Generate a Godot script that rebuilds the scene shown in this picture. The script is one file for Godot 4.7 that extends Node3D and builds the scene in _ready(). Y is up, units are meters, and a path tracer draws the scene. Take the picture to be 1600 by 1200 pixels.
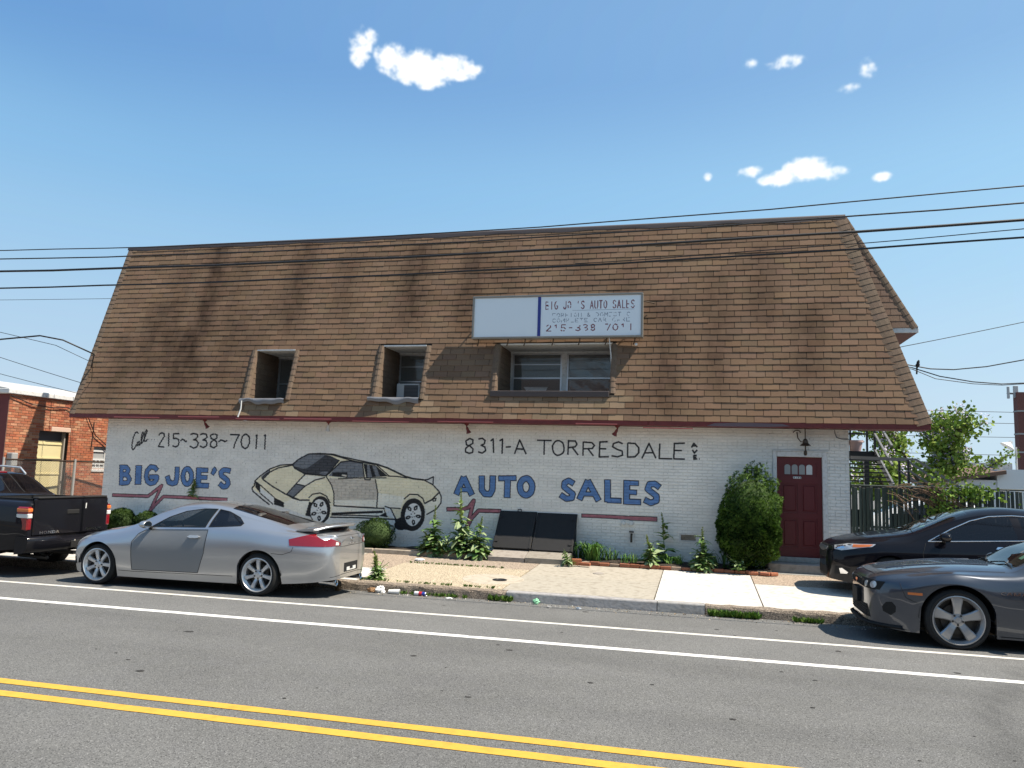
extends Node3D
# A mansard-roofed auto sales shop of white painted brick, seen from across the street on a clear day.
# Axes: x runs along the shop front, y is up, z comes out towards the street; the shop's front wall is z = 0.

var M := {}                 # materials by name
var rng := RandomNumberGenerator.new()
var counts := {}            # how often a top-level name was used

const WALL_W := 17.94       # width of the front wall
const EAVE := 2.622         # underside of the fascia
const ROOF_Y := 2.722       # lower edge of the shingles
const ROOF_TOP := 7.44
const ROOF_Z := 0.5         # how far the eave overhangs the wall
const ROOF_ZT := -0.773
const ROOF_XL := -0.76
const ROOF_XTL := -0.4926
const ROOF_XR := 19.35
const ROOF_XTR := 18.078
const WINDOW_Z := -0.96     # upper floor windows stand this far back
# cross-section of the ground, (z, y)
const PROFILE := [[-60.0, -0.27], [0.0, -0.27], [4.30, -0.405], [4.45, -0.41], [4.48, -0.55], [6.65, -0.455], [8.0, -0.415], [11.6, -0.32], [12.5, -0.32], [18.0, -0.45], [80.0, -0.5]]
const OPENINGS := [[4.25, 5.29, 3.13, 4.37], [7.62, 8.69, 3.18, 4.45], [10.50, 13.06, 3.33, 4.46]]   # roof windows: x0, x1, y0, y1


class MB:
	var v := PackedVector3Array()
	var n := PackedVector3Array()
	var t := PackedVector2Array()
	var c := PackedColorArray()
	var col := Color(1, 1, 1)

	func corner(p: Vector3, q: Vector3, u: Vector2) -> void:
		v.append(p)
		n.append(q)
		t.append(u)
		c.append(col)

	func tri(a: Vector3, b: Vector3, d: Vector3, na: Vector3, nb: Vector3, nd: Vector3, ua := Vector2.ZERO, ub := Vector2.ZERO, ud := Vector2.ZERO) -> void:
		corner(a, na, ua)
		if (b - a).cross(d - a).dot(na + nb + nd) > 0.0:
			corner(d, nd, ud)
			corner(b, nb, ub)
		else:
			corner(b, nb, ub)
			corner(d, nd, ud)

	func flat_tri(a: Vector3, b: Vector3, d: Vector3, toward: Vector3) -> void:
		var q := (b - a).cross(d - a)
		if q.length_squared() < 1e-16:
			return
		q = q.normalized()
		if q.dot(toward) < 0.0:
			q = -q
		tri(a, b, d, q, q, q)

	func quad(a: Vector3, b: Vector3, d: Vector3, e: Vector3, q: Vector3, ua := Vector2.ZERO, ub := Vector2.ZERO, ud := Vector2.ZERO, ue := Vector2.ZERO) -> void:
		tri(a, b, d, q, q, q, ua, ub, ud)
		tri(a, d, e, q, q, q, ua, ud, ue)

	func flat_quad(a: Vector3, b: Vector3, d: Vector3, e: Vector3, toward: Vector3) -> void:
		flat_tri(a, b, d, toward)
		flat_tri(a, d, e, toward)

	# a block between lo and hi in the axes of a transform
	func block(lo: Vector3, hi: Vector3, at := Transform3D.IDENTITY) -> void:
		var p := []
		for k in 8:
			p.append(at * Vector3(hi.x if k & 1 else lo.x, hi.y if k & 2 else lo.y, hi.z if k & 4 else lo.z))
		hexa(p)

	# eight corners in the order of block()
	func hexa(p: Array) -> void:
		var mid := Vector3.ZERO
		for q in p:
			mid += q / 8.0
		for f in [[0, 1, 3, 2], [4, 5, 7, 6], [0, 1, 5, 4], [2, 3, 7, 6], [0, 2, 6, 4], [1, 3, 7, 5]]:
			var m: Vector3 = (p[f[0]] + p[f[1]] + p[f[2]] + p[f[3]]) / 4.0
			flat_quad(p[f[0]], p[f[1]], p[f[2]], p[f[3]], m - mid)

	# a block with chamfered edges
	func chamfered(lo: Vector3, hi: Vector3, r: float, at := Transform3D.IDENTITY) -> void:
		var s := [lo, hi]
		var mid := at * ((lo + hi) / 2.0)
		var pt := func(i: int, j: int, k: int, ax: int) -> Vector3:
			var q := Vector3(s[i].x, s[j].y, s[k].z)
			for a in 3:
				if a != ax:
					q[a] += r * (1.0 if [i, j, k][a] == 0 else -1.0)
			return at * q
		for ax in 3:
			for side in 2:
				var p := []
				for w in [[0, 0], [1, 0], [1, 1], [0, 1]]:
					var ijk := [0, 0, 0]
					ijk[ax] = side
					ijk[(ax + 1) % 3] = w[0]
					ijk[(ax + 2) % 3] = w[1]
					p.append(pt.call(ijk[0], ijk[1], ijk[2], ax))
				flat_quad(p[0], p[1], p[2], p[3], (p[0] + p[2]) / 2.0 - mid)
		for ax in 3:
			for w in [[0, 0], [1, 0], [1, 1], [0, 1]]:
				var p := []
				for e in 2:
					var ijk := [0, 0, 0]
					ijk[ax] = e
					ijk[(ax + 1) % 3] = w[0]
					ijk[(ax + 2) % 3] = w[1]
					p.append(pt.call(ijk[0], ijk[1], ijk[2], (ax + 1) % 3))
					p.append(pt.call(ijk[0], ijk[1], ijk[2], (ax + 2) % 3))
				flat_quad(p[0], p[1], p[3], p[2], (p[0] + p[3]) / 2.0 - mid)
		for k in 8:
			var i := k & 1
			var j := (k >> 1) & 1
			var l := (k >> 2) & 1
			var a: Vector3 = pt.call(i, j, l, 0)
			flat_tri(a, pt.call(i, j, l, 1), pt.call(i, j, l, 2), a - mid)

	# a round bar along a path; radius at both ends
	func tube(path: PackedVector3Array, r0: float, r1 := -1.0, sides := 8, caps := true) -> void:
		if r1 < 0.0:
			r1 = r0
		var rings := []
		var u := Vector3.UP
		for i in path.size():
			var d := (path[mini(i + 1, path.size() - 1)] - path[maxi(i - 1, 0)]).normalized()
			if absf(d.dot(u)) > 0.95:
				u = Vector3.RIGHT if absf(d.x) < 0.9 else Vector3.BACK
			var a := d.cross(u).normalized()
			var b := a.cross(d).normalized()
			u = b
			var ring := []
			var r := lerpf(r0, r1, float(i) / maxf(1.0, path.size() - 1))
			for k in sides:
				var w := a * cos(TAU * k / sides) + b * sin(TAU * k / sides)
				ring.append([path[i] + w * r, w])
			rings.append(ring)
		for i in path.size() - 1:
			for k in sides:
				var a: Array = rings[i][k]
				var b: Array = rings[i][(k + 1) % sides]
				var d: Array = rings[i + 1][(k + 1) % sides]
				var e: Array = rings[i + 1][k]
				tri(a[0], b[0], d[0], a[1], b[1], d[1])
				tri(a[0], d[0], e[0], a[1], d[1], e[1])
		if caps:
			for i in [0, path.size() - 1]:
				var away: Vector3 = (path[0] - path[1]) if i == 0 else (path[i] - path[i - 1])
				for k in range(1, sides - 1):
					flat_tri(rings[i][0][0], rings[i][k][0], rings[i][k + 1][0], away)

	# a turned shape: profile of (radius, along axis) round an axis
	func lathe(profile: Array, at := Transform3D.IDENTITY, sides := 24, smooth := true) -> void:
		# axis is local z
		for i in profile.size() - 1:
			var p: Array = profile[i]
			var q: Array = profile[i + 1]
			var d := Vector2(q[0] - p[0], q[1] - p[1])
			if d.length() < 1e-6:
				continue
			var out := Vector2(d.y, -d.x).normalized()
			for k in sides:
				var a0 := TAU * k / sides
				var a1 := TAU * (k + 1) / sides
				var w0 := Vector3(cos(a0), sin(a0), 0)
				var w1 := Vector3(cos(a1), sin(a1), 0)
				var n0: Vector3 = (at.basis * (w0 * out.x + Vector3(0, 0, out.y))).normalized()
				var n1: Vector3 = (at.basis * (w1 * out.x + Vector3(0, 0, out.y))).normalized()
				if not smooth:
					n0 = (n0 + n1).normalized()
					n1 = n0
				var a: Vector3 = at * (w0 * p[0] + Vector3(0, 0, p[1]))
				var b: Vector3 = at * (w1 * p[0] + Vector3(0, 0, p[1]))
				var e: Vector3 = at * (w1 * q[0] + Vector3(0, 0, q[1]))
				var f: Vector3 = at * (w0 * q[0] + Vector3(0, 0, q[1]))
				tri(a, b, e, n0, n1, n1)
				tri(a, e, f, n0, n1, n0)

	# smooth surface through rows of points; ref(i, j) is a point on its inner side
	func grid(rows: Array, inner: Callable, uvs := []) -> void:
		var h := rows.size()
		var w: int = rows[0].size()
		var nn := []
		var vote := 0.0
		for i in h:
			var line := PackedVector3Array()
			for j in w:
				var du: Vector3 = rows[mini(i + 1, h - 1)][j] - rows[maxi(i - 1, 0)][j]
				var dv: Vector3 = rows[i][mini(j + 1, w - 1)] - rows[i][maxi(j - 1, 0)]
				var q := du.cross(dv)
				q = q.normalized() if q.length() > 1e-9 else Vector3.ZERO
				vote += q.dot((rows[i][j] - inner.call(i, j)).normalized())
				line.append(q)
			nn.append(line)
		var sgn := 1.0 if vote >= 0.0 else -1.0
		for i in h - 1:
			for j in w - 1:
				var ua := Vector2.ZERO
				var ub := Vector2.ZERO
				var ud := Vector2.ZERO
				var ue := Vector2.ZERO
				if uvs.size():
					ua = uvs[i][j]
					ub = uvs[i + 1][j]
					ud = uvs[i + 1][j + 1]
					ue = uvs[i][j + 1]
				tri(rows[i][j], rows[i + 1][j], rows[i + 1][j + 1], nn[i][j] * sgn, nn[i + 1][j] * sgn, nn[i + 1][j + 1] * sgn, ua, ub, ud)
				tri(rows[i][j], rows[i + 1][j + 1], rows[i][j + 1], nn[i][j] * sgn, nn[i + 1][j + 1] * sgn, nn[i][j + 1] * sgn, ua, ud, ue)

	# flat shape with thickness: outline in the local xy plane, from z0 to z1
	func prism(outline: PackedVector2Array, z0: float, z1: float, at := Transform3D.IDENTITY) -> void:
		var idx := Geometry2D.triangulate_polygon(outline)
		for k in range(0, idx.size(), 3):
			for z in [z0, z1]:
				var p := []
				for m in 3:
					var q := outline[idx[k + m]]
					p.append(at * Vector3(q.x, q.y, z))
				flat_tri(p[0], p[1], p[2], at.basis * Vector3(0, 0, 1 if z == maxf(z0, z1) else -1))
		var s := 1.0 if Geometry2D.is_polygon_clockwise(outline) else -1.0
		for k in outline.size():
			var a := outline[k]
			var b := outline[(k + 1) % outline.size()]
			var d := b - a
			flat_quad(at * Vector3(a.x, a.y, z0), at * Vector3(b.x, b.y, z0), at * Vector3(b.x, b.y, z1), at * Vector3(a.x, a.y, z1), at.basis * Vector3(-d.y * s, d.x * s, 0))

	func mesh() -> ArrayMesh:
		var arrays := []
		arrays.resize(Mesh.ARRAY_MAX)
		arrays[Mesh.ARRAY_VERTEX] = v
		arrays[Mesh.ARRAY_NORMAL] = n
		arrays[Mesh.ARRAY_TEX_UV] = t
		arrays[Mesh.ARRAY_COLOR] = c
		var m := ArrayMesh.new()
		if v.size():
			m.add_surface_from_arrays(Mesh.PRIMITIVE_TRIANGLES, arrays)
		return m


func put(called: String, m: Mesh, material: Material, parent: Node = self, kind := "") -> MeshInstance3D:
	var o := MeshInstance3D.new()
	o.name = numbered(called) if parent == self else called
	o.mesh = m
	o.material_override = material
	parent.add_child(o, true)
	if kind:
		o.set_meta("kind", kind)
	return o


func done(b: MB, called: String, material: Material, parent: Node = self, kind := "") -> MeshInstance3D:
	return put(called, b.mesh(), material, parent, kind)


func numbered(called: String) -> String:
	counts[called] = counts.get(called, -1) + 1
	return called if counts[called] == 0 else "%s_%03d" % [called, counts[called]]


func thing(called: String, label: String, category: String, at := Vector3.ZERO, turn := 0.0, group := "") -> Node3D:
	var o := Node3D.new()
	o.name = numbered(called)
	add_child(o)
	o.position = at
	o.rotation.y = turn
	tag(o, label, category, group)
	return o


func tag(o: Node, label: String, category: String, group := "") -> Node:
	o.set_meta("label", label)
	o.set_meta("category", category)
	if group:
		o.set_meta("group", group)
	return o


func ground_y(z: float) -> float:
	for k in PROFILE.size() - 1:
		if z <= PROFILE[k + 1][0]:
			return lerpf(PROFILE[k][1], PROFILE[k + 1][1], clampf((z - PROFILE[k][0]) / (PROFILE[k + 1][0] - PROFILE[k][0]), 0, 1))
	return -0.5


func lin(r: float, g: float, b: float) -> Color:
	return Color(r, g, b).linear_to_srgb()


func paint(called: String, c: Color, rough := 0.7, metal := 0.0) -> StandardMaterial3D:
	var m := StandardMaterial3D.new()
	m.resource_name = called
	m.albedo_color = c.linear_to_srgb()      # c is a linear base colour
	m.roughness = rough
	m.metallic = metal
	M[called] = m
	return m


func tinted(called: String, rough := 0.8) -> StandardMaterial3D:
	var m := paint(called, Color(1, 1, 1), rough)
	m.vertex_color_use_as_albedo = true
	return m


func noise_picture(size: int, freq: float, seed_: int, ramp: Array, octaves := 4, normal := false) -> NoiseTexture2D:
	var f := FastNoiseLite.new()
	f.seed = seed_
	f.noise_type = FastNoiseLite.TYPE_SIMPLEX_SMOOTH
	f.frequency = freq
	f.fractal_octaves = octaves
	var t := NoiseTexture2D.new()
	t.width = size
	t.height = size
	t.seamless = true
	t.noise = f
	t.as_normal_map = normal
	if ramp.size():
		var g := Gradient.new()
		var offs := PackedFloat32Array()
		var cols := PackedColorArray()
		for k in ramp.size():
			offs.append(float(ramp[k][0]))
			cols.append((ramp[k][1] as Color).linear_to_srgb())
		g.offsets = offs
		g.colors = cols
		t.color_ramp = g
	return t


func triplanar(m: StandardMaterial3D, tex: Texture2D, metres: float, world := true) -> void:
	m.albedo_texture = tex
	m.uv1_triplanar = true
	m.uv1_world_triplanar = world
	m.uv1_scale = Vector3.ONE / metres
	m.uv1_triplanar_sharpness = 4.0


func relief(m: StandardMaterial3D, tex: Texture2D, centimetres: float) -> void:
	m.heightmap_enabled = true
	m.heightmap_texture = tex
	m.heightmap_scale = centimetres


func jitter(c: Color, amount: float) -> Color:
	var k := 1.0 + rng.randf_range(-amount, amount)
	return Color(c.r * k * (1.0 + rng.randf_range(-amount, amount) * 0.3), c.g * k, c.b * k * (1.0 + rng.randf_range(-amount, amount) * 0.3))
const MURAL := [
	["s", 0, 2.6, [94,226,90,230,85,228,80,215,78,199,79,187,83,184,88,190,92,198]],
	["s", 0, 2.6, [99,206,94,203,93,197,96,195,99,200,99,206,99,198,101,196,104,201]],
	["s", 0, 2.6, [104,201,107,214,110,226,108,230,105,226,104,211,106,201,109,203]],
	["s", 0, 2.6, [109,203,115,217,120,233,118,236,114,230,113,214,115,206,119,207,123,212]],
	["s", 0, 2.6, [126,211,127,211]],
	["s", 0, 2.6, [135,211,136,211]],
	["s", 0, 2.6, [143,211,144,211]],
	["s", 0, 2.8, [156,222,158,227,164,229,170,227,172,221,168,214,161,203,157,194,174,193]],
	["s", 0, 2.8, [184,229,187,195]],
	["s", 0, 2.8, [215,228,198,227,199,215,206,216,214,213,216,205,214,197,206,194,198,197]],
	["s", 0, 2.8, [220,209,225,214,230,212,235,208,239,210]],
	["s", 0, 2.8, [247,226,255,229,267,227,269,222,264,215,257,213,266,212,272,205,269,196,260,192,248,197]],
	["s", 0, 2.8, [275,226,282,229,292,228,296,221,291,216,284,213,293,212,297,205,295,198,287,194,277,198]],
	["s", 0, 2.8, [314,229,305,225,307,218,316,214,324,209,325,199,317,194,307,198,307,207,314,213,323,218,324,226,316,229]],
	["s", 0, 2.8, [329,209,335,214,341,213,347,210,353,213]],
	["s", 0, 2.8, [360,228,386,228,380,217,375,205,373,194]],
	["s", 0, 2.8, [402,230,395,224,392,211,396,199,404,194,411,197,416,209,414,223,407,229,402,230]],
	["s", 0, 2.8, [431,226,435,228,435,194]],
	["s", 0, 2.7, [454,226,458,229,459,193]],
	["s", 0, 13.1, [52,144,56,94]],
	["s", 0, 13.1, [53,139,67,139,74,132,69,122,57,121]],
	["s", 0, 13.1, [57,120,72,119,80,109,75,100,56,98]],
	["s", 1, 9.7, [52,144,56,94]],
	["s", 1, 9.7, [53,139,67,139,74,132,69,122,57,121]],
	["s", 1, 9.7, [57,120,72,119,80,109,75,100,56,98]],
	["s", 0, 19.8, [104,144,106,97]],
	["s", 1, 16.4, [104,144,106,97]],
	["s", 0, 13.5, [159,134,151,141,139,142,130,132,128,118,133,105,143,100,154,103,160,111,160,117,138,116]],
	["s", 1, 10.1, [159,134,151,141,139,142,130,132,128,118,133,105,143,100,154,103,160,111,160,117,138,116]],
	["s", 0, 14.5, [217,143,218,117,216,105,207,102,196,105,190,120]],
	["s", 1, 11.2, [217,143,218,117,216,105,207,102,196,105,190,120]],
	["s", 0, 13.9, [260,121,260,115,258,109,255,105,251,102,247,102,243,104,239,109,237,114,235,121,236,127,237,133,240,137,244,140,248,140,252,138,256,133,259,128,260,121,260,115]],
	["s", 1, 10.5, [260,121,260,115,258,109,255,105,251,102,247,102,243,104,239,109,237,114,235,121,236,127,237,133,240,137,244,140,248,140,252,138,256,133,259,128,260,121,260,115]],
	["s", 0, 16.1, [279,143,281,95]],
	["s", 0, 12.8, [279,138,305,138]],
	["s", 0, 12.2, [280,120,304,120]],
	["s", 0, 13.8, [281,100,310,100]],
	["s", 1, 12.8, [279,143,281,95]],
	["s", 1, 9.4, [279,138,305,138]],
	["s", 1, 8.9, [280,120,304,120]],
	["s", 1, 10.5, [281,100,310,100]],
	["s", 0, 11.6, [320,143,325,139,318,129]],
	["s", 1, 8.3, [320,143,325,139,318,129]],
	["s", 0, 13.7, [368,138,358,140,349,140,342,134,344,126,353,121,362,115,365,107,360,100,351,99,341,106]],
	["s", 1, 10.4, [368,138,358,140,349,140,342,134,344,126,353,121,362,115,365,107,360,100,351,99,341,106]],
	["s", 0, 9.1, [33,67,138,68,147,74,176,96,147,30,161,47,184,69,208,69,365,68]],
	["s", 2, 6.2, [33,67,138,68,147,74,176,96,147,30,161,47,184,69,208,69,365,68]],
	["s", 0, 15.1, [971,141,955,102]],
	["s", 0, 15.1, [971,141,992,102]],
	["s", 0, 11.5, [964,113,984,113]],
	["s", 1, 11.6, [971,141,955,102]],
	["s", 1, 11.6, [971,141,992,102]],
	["s", 1, 8.0, [964,113,984,113]],
	["s", 0, 15.0, [1014,145,1015,114,1023,105,1035,105,1040,115,1040,146]],
	["s", 1, 11.5, [1014,145,1015,114,1023,105,1035,105,1040,115,1040,146]],
	["s", 0, 13.2, [1054,141,1094,143]],
	["s", 0, 15.8, [1075,142,1075,99]],
	["s", 1, 9.7, [1054,141,1094,143]],
	["s", 1, 12.3, [1075,142,1075,99]],
	["s", 0, 15.2, [1132,125,1131,118,1129,112,1125,108,1121,106,1116,106,1111,108,1107,112,1105,117,1104,124,1104,130,1107,136,1110,140,1115,142,1120,143,1124,141,1128,136,1131,131,1132,125,1131,118]],
	["s", 1, 11.7, [1132,125,1131,118,1129,112,1125,108,1121,106,1116,106,1111,108,1107,112,1105,117,1104,124,1104,130,1107,136,1110,140,1115,142,1120,143,1124,141,1128,136,1131,131,1132,125,1131,118]],
	["s", 0, 13.7, [1225,135,1214,141,1205,136,1204,127,1216,118,1224,112,1222,103,1210,101,1197,109]],
	["s", 1, 10.3, [1225,135,1214,141,1205,136,1204,127,1216,118,1224,112,1222,103,1210,101,1197,109]],
	["s", 0, 14.5, [1257,142,1239,101]],
	["s", 0, 14.5, [1257,142,1281,100]],
	["s", 0, 11.1, [1247,113,1272,113]],
	["s", 1, 11.1, [1257,142,1239,101]],
	["s", 1, 11.1, [1257,142,1281,100]],
	["s", 1, 7.7, [1247,113,1272,113]],
	["s", 0, 14.9, [1300,145,1301,98]],
	["s", 0, 12.7, [1301,101,1330,101]],
	["s", 1, 11.5, [1300,145,1301,98]],
	["s", 1, 9.3, [1301,101,1330,101]],
	["s", 0, 15.2, [1342,145,1342,95]],
	["s", 0, 11.8, [1342,140,1367,140]],
	["s", 0, 11.8, [1342,121,1363,120]],
	["s", 0, 13.5, [1342,100,1372,100]],
	["s", 1, 11.8, [1342,145,1342,95]],
	["s", 1, 8.5, [1342,140,1367,140]],
	["s", 1, 8.4, [1342,121,1363,120]],
	["s", 1, 10.1, [1342,100,1372,100]],
	["s", 0, 13.8, [1412,133,1402,140,1391,139,1387,128,1398,120,1406,114,1406,104,1394,99,1381,105]],
	["s", 1, 10.5, [1412,133,1402,140,1391,139,1387,128,1398,120,1406,114,1406,104,1394,99,1381,105]],
	["s", 0, 2.7, [982,230,973,224,975,215,983,213,991,206,990,198,982,196,973,199,973,207,982,214,990,219,990,227,982,230]],
	["s", 0, 2.7, [1003,229,1012,231,1019,226,1017,218,1010,215,1019,211,1021,203,1013,197,1003,200]],
	["s", 0, 2.7, [1032,225,1038,230,1040,198]],
	["s", 0, 2.7, [1053,226,1060,230,1060,197]],
	["s", 0, 2.7, [1068,212,1080,213]],
	["s", 0, 2.6, [1089,197,1100,229,1116,197]],
	["s", 0, 2.7, [1092,209,1111,208]],
	["s", 0, 2.6, [1140,229,1174,229]],
	["s", 0, 2.6, [1157,229,1157,197]],
	["s", 0, 2.6, [1202,213,1202,207,1200,202,1196,199,1192,197,1187,196,1183,198,1179,202,1177,207,1176,213,1176,218,1179,223,1182,227,1186,229,1191,229,1195,227,1199,224,1201,219,1202,213,1202,207]],
	["s", 0, 2.6, [1212,231,1211,198]],
	["s", 0, 2.6, [1212,229,1227,229,1231,222,1227,216,1212,214]],
	["s", 0, 2.6, [1221,214,1234,198]],
	["s", 0, 2.6, [1245,228,1245,197]],
	["s", 0, 2.6, [1245,227,1264,226,1270,220,1265,213,1245,212]],
	["s", 0, 2.6, [1256,212,1268,197]],
	["s", 0, 2.6, [1299,229,1282,228,1281,195,1302,196]],
	["s", 0, 2.6, [1282,213,1296,213]],
	["s", 0, 2.6, [1332,225,1323,229,1312,225,1310,218,1321,212,1331,209,1332,200,1321,196,1308,198]],
	["s", 0, 2.6, [1343,227,1343,196,1359,197,1367,206,1367,217,1359,226,1343,227]],
	["s", 0, 2.5, [1374,194,1389,227,1404,195]],
	["s", 0, 2.5, [1379,206,1398,207]],
	["s", 0, 2.5, [1412,227,1411,195,1439,195]],
	["s", 0, 2.5, [1465,229,1443,228,1442,195,1465,195]],
	["s", 0, 2.5, [1443,213,1459,213]],
	["s", 0, 2.5, [1479,220,1484,229,1491,221]],
	["s", 0, 2.5, [1481,223,1489,224]],
	["s", 0, 2.5, [1481,215,1485,208,1491,215]],
	["s", 0, 2.5, [1490,203,1484,203,1484,195,1491,196]],
	["s", 0, 2.5, [1484,199,1489,199]],
	["s", 0, 2.5, [1495,196,1496,196]],
	["s", 0, 9.7, [934,67,971,69,985,73,997,89,984,30,993,49,1009,67,1061,68]],
	["s", 2, 6.6, [934,67,971,69,985,73,997,89,984,30,993,49,1009,67,1061,68]],
	["s", 0, 8.9, [1245,66,1300,66,1355,65]],
	["s", 0, 10.5, [1350,65,1407,65]],
	["s", 2, 5.9, [1245,66,1300,66,1355,65]],
	["s", 2, 7.5, [1350,65,1407,65]],
	["p", 3, 0, [438,116,451,128,476,146,504,156,537,159,551,171,578,185,608,187,642,186,662,181,709,173,752,166,784,157,830,138,849,134,875,132,897,122,913,107,919,95,917,83,880,78,882,44,822,42,810,39,781,40,648,37,581,37,522,55,494,61,439,93,431,99]],
	["p", 8, 0, [522,55,520,67,544,78,561,74,587,75,581,37]],
	["p", 8, 0, [762,98,804,94,829,92,821,65,764,64]],
	["p", 8, 0, [646,64,780,65,787,43,648,37]],
	["p", 8, 0, [880,78,917,104,919,95,919,81,909,67,885,53]],
	["p", 4, 0, [635,129,755,130,762,98,763,82,652,78,649,94]],
	["p", 8, 0, [652,78,763,82,761,63,652,64]],
	["p", 8, 0, [574,138,625,130,599,123,574,108,550,112]],
	["p", 5, 0, [537,158,551,171,578,185,608,186,635,182,659,172,628,134,571,137,543,150]],
	["p", 7, 0, [539,157,551,169,579,184,622,183,596,164,577,151,566,149,542,154]],
	["p", 7, 0, [608,139,625,135,633,144,618,144]],
	["p", 7, 0, [633,134,650,153,664,168,679,170,717,167,724,134,685,131]],
	["p", 0, 0, [722,165,753,162,785,138,731,133]],
	["p", 7, 0, [731,163,737,163,746,134,734,134]],
	["p", 7, 0, [744,162,755,160,765,137,755,136]],
	["p", 7, 0, [526,87,550,112,574,108,542,78]],
	["p", 7, 0, [453,126,476,145,476,137,460,121]],
	["p", 0, 0, [439,115,453,108,455,87,441,100]],
	["p", 6, 0, [453,101,493,77,493,61,455,87]],
	["p", 0, 0, [493,78,520,67,521,55,494,61]],
	["p", 0, 0, [776,68,790,43,768,45,782,53]],
	["p", 6, 0, [781,68,796,64,810,40,789,45]],
	["p", 0, 0, [838,28,837,24,835,20,832,17,828,15,823,15,818,15,814,17,810,19,808,22,807,26,808,30,810,34,813,36,817,38,822,39,826,39,831,37,834,35,837,31]],
	["p", 0, 0, [808,37,841,54,842,16,814,18]],
	["p", 0, 0, [579,38,587,71,616,63,618,33]],
	["p", 0, 0, [643,51,642,42,639,34,634,28,628,23,621,20,614,19,608,21,601,25,596,30,592,37,590,46,590,54,591,63,595,71,599,77,605,82,612,85,619,85,626,84,632,80,637,74,641,67,643,59]],
	["p", 6, 0, [635,49,634,42,631,36,627,30,623,26,617,24,612,23,606,24,601,28,597,32,594,38,592,45,592,52,593,59,596,66,600,71,604,75,610,78,615,78,621,77,626,74,630,69,633,63,635,56]],
	["p", 0, 0, [881,49,880,40,876,31,871,24,864,18,857,15,849,14,841,16,834,20,829,27,824,35,822,44,822,54,824,63,827,72,833,80,839,85,847,88,855,89,862,87,869,83,875,76,879,68,881,59]],
	["p", 6, 0, [872,50,871,43,868,37,864,32,860,28,855,26,850,25,845,27,840,30,837,34,834,40,832,46,832,53,834,60,836,66,840,71,844,75,849,77,854,78,859,77,864,74,868,69,870,63,872,57]],
	["p", 0, 0, [624,64,621,61,618,60,615,62,614,65,616,68,619,71,622,73,624,71,625,68]],
	["p", 6, 0, [621,65,619,64,618,64,618,65,618,66,620,68,621,68,621,67]],
	["p", 0, 0, [619,54,618,52,617,52,616,54,617,55,618,55]],
	["p", 0, 0, [627,43,622,44,620,47,621,50,624,51,628,51,632,50,634,47,634,45,631,43]],
	["p", 6, 0, [626,46,624,47,624,48,625,48,627,48,629,48,630,47,629,46]],
	["p", 0, 0, [618,46,618,45,616,45,616,46,616,47,618,47]],
	["p", 0, 0, [611,32,611,36,613,39,616,39,619,37,620,33,620,29,618,27,615,26,613,29]],
	["p", 6, 0, [614,33,614,35,615,36,616,35,617,34,617,32,616,31,615,31]],
	["p", 0, 0, [613,45,612,44,611,44,610,45,611,46,612,46]],
	["p", 0, 0, [599,47,603,48,607,47,608,45,607,42,603,39,599,39,595,39,594,42,595,45]],
	["p", 6, 0, [601,45,603,45,604,45,604,44,602,42,600,42,599,42,599,44]],
	["p", 0, 0, [610,52,610,51,608,51,607,52,608,53,609,53]],
	["p", 0, 0, [607,67,609,64,609,60,607,59,604,59,600,61,598,65,598,68,600,70,603,69]],
	["p", 6, 0, [605,65,606,63,606,62,605,62,603,63,602,65,602,66,603,66]],
	["p", 0, 0, [614,57,613,56,612,56,611,57,612,59,613,59]],
	["p", 0, 0, [862,65,859,62,856,61,854,62,853,65,854,69,857,72,860,73,863,72,863,69]],
	["p", 6, 0, [859,66,858,64,857,64,856,65,857,67,858,68,859,69,860,68]],
	["p", 0, 0, [857,54,857,53,855,53,855,54,855,56,857,56]],
	["p", 0, 0, [864,44,860,46,858,48,859,50,862,52,866,52,870,51,872,48,871,46,868,44]],
	["p", 6, 0, [864,47,862,48,862,49,863,49,865,49,867,49,867,48,866,47]],
	["p", 0, 0, [857,47,856,46,855,46,854,47,855,48,856,48]],
	["p", 0, 0, [850,34,850,38,852,40,854,40,857,38,858,35,858,31,856,28,853,28,851,30]],
	["p", 6, 0, [853,35,853,37,854,37,855,37,855,35,855,33,854,32,853,33]],
	["p", 0, 0, [851,46,851,45,850,45,849,46,849,47,851,47]],
	["p", 0, 0, [838,48,842,49,846,48,847,46,845,43,842,41,838,40,835,41,834,43,835,46]],
	["p", 6, 0, [840,46,842,46,843,46,843,45,841,44,839,43,838,44,839,45]],
	["p", 0, 0, [849,53,848,51,847,51,846,53,847,54,848,54]],
	["p", 0, 0, [846,67,848,64,848,61,846,59,843,60,840,62,837,65,837,68,839,70,843,70]],
	["p", 6, 0, [844,65,845,63,845,62,844,62,842,63,841,65,841,66,843,66]],
	["p", 0, 0, [853,58,852,57,851,57,850,58,851,59,852,59]],
	["p", 0, 0, [643,143,682,144,683,131,665,133,643,134]],
	["p", 4, 0, [668,139,681,138,681,133,668,135]],
	["s", 0, 2.5, [431,99,434,91,462,72,482,60]],
	["s", 0, 2.5, [438,116,437,104,431,99]],
	["s", 0, 1.9, [454,87,492,61]],
	["s", 0, 2.2, [438,116,451,128,476,146,504,156,537,159,551,171,578,185,608,187,642,186,662,181,709,173,752,166]],
	["s", 0, 3.0, [752,166,784,157,830,138,849,134,875,132]],
	["s", 0, 2.1, [608,187,642,184,696,171,753,164]],
	["s", 0, 2.1, [875,132,884,133,898,140,898,122]],
	["s", 0, 2.1, [875,132,897,122,913,107,919,95,919,81,909,67,885,53]],
	["s", 0, 2.6, [879,78,896,87,913,104]],
	["s", 0, 1.7, [899,84,900,89,907,91,905,85,899,84]],
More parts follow.
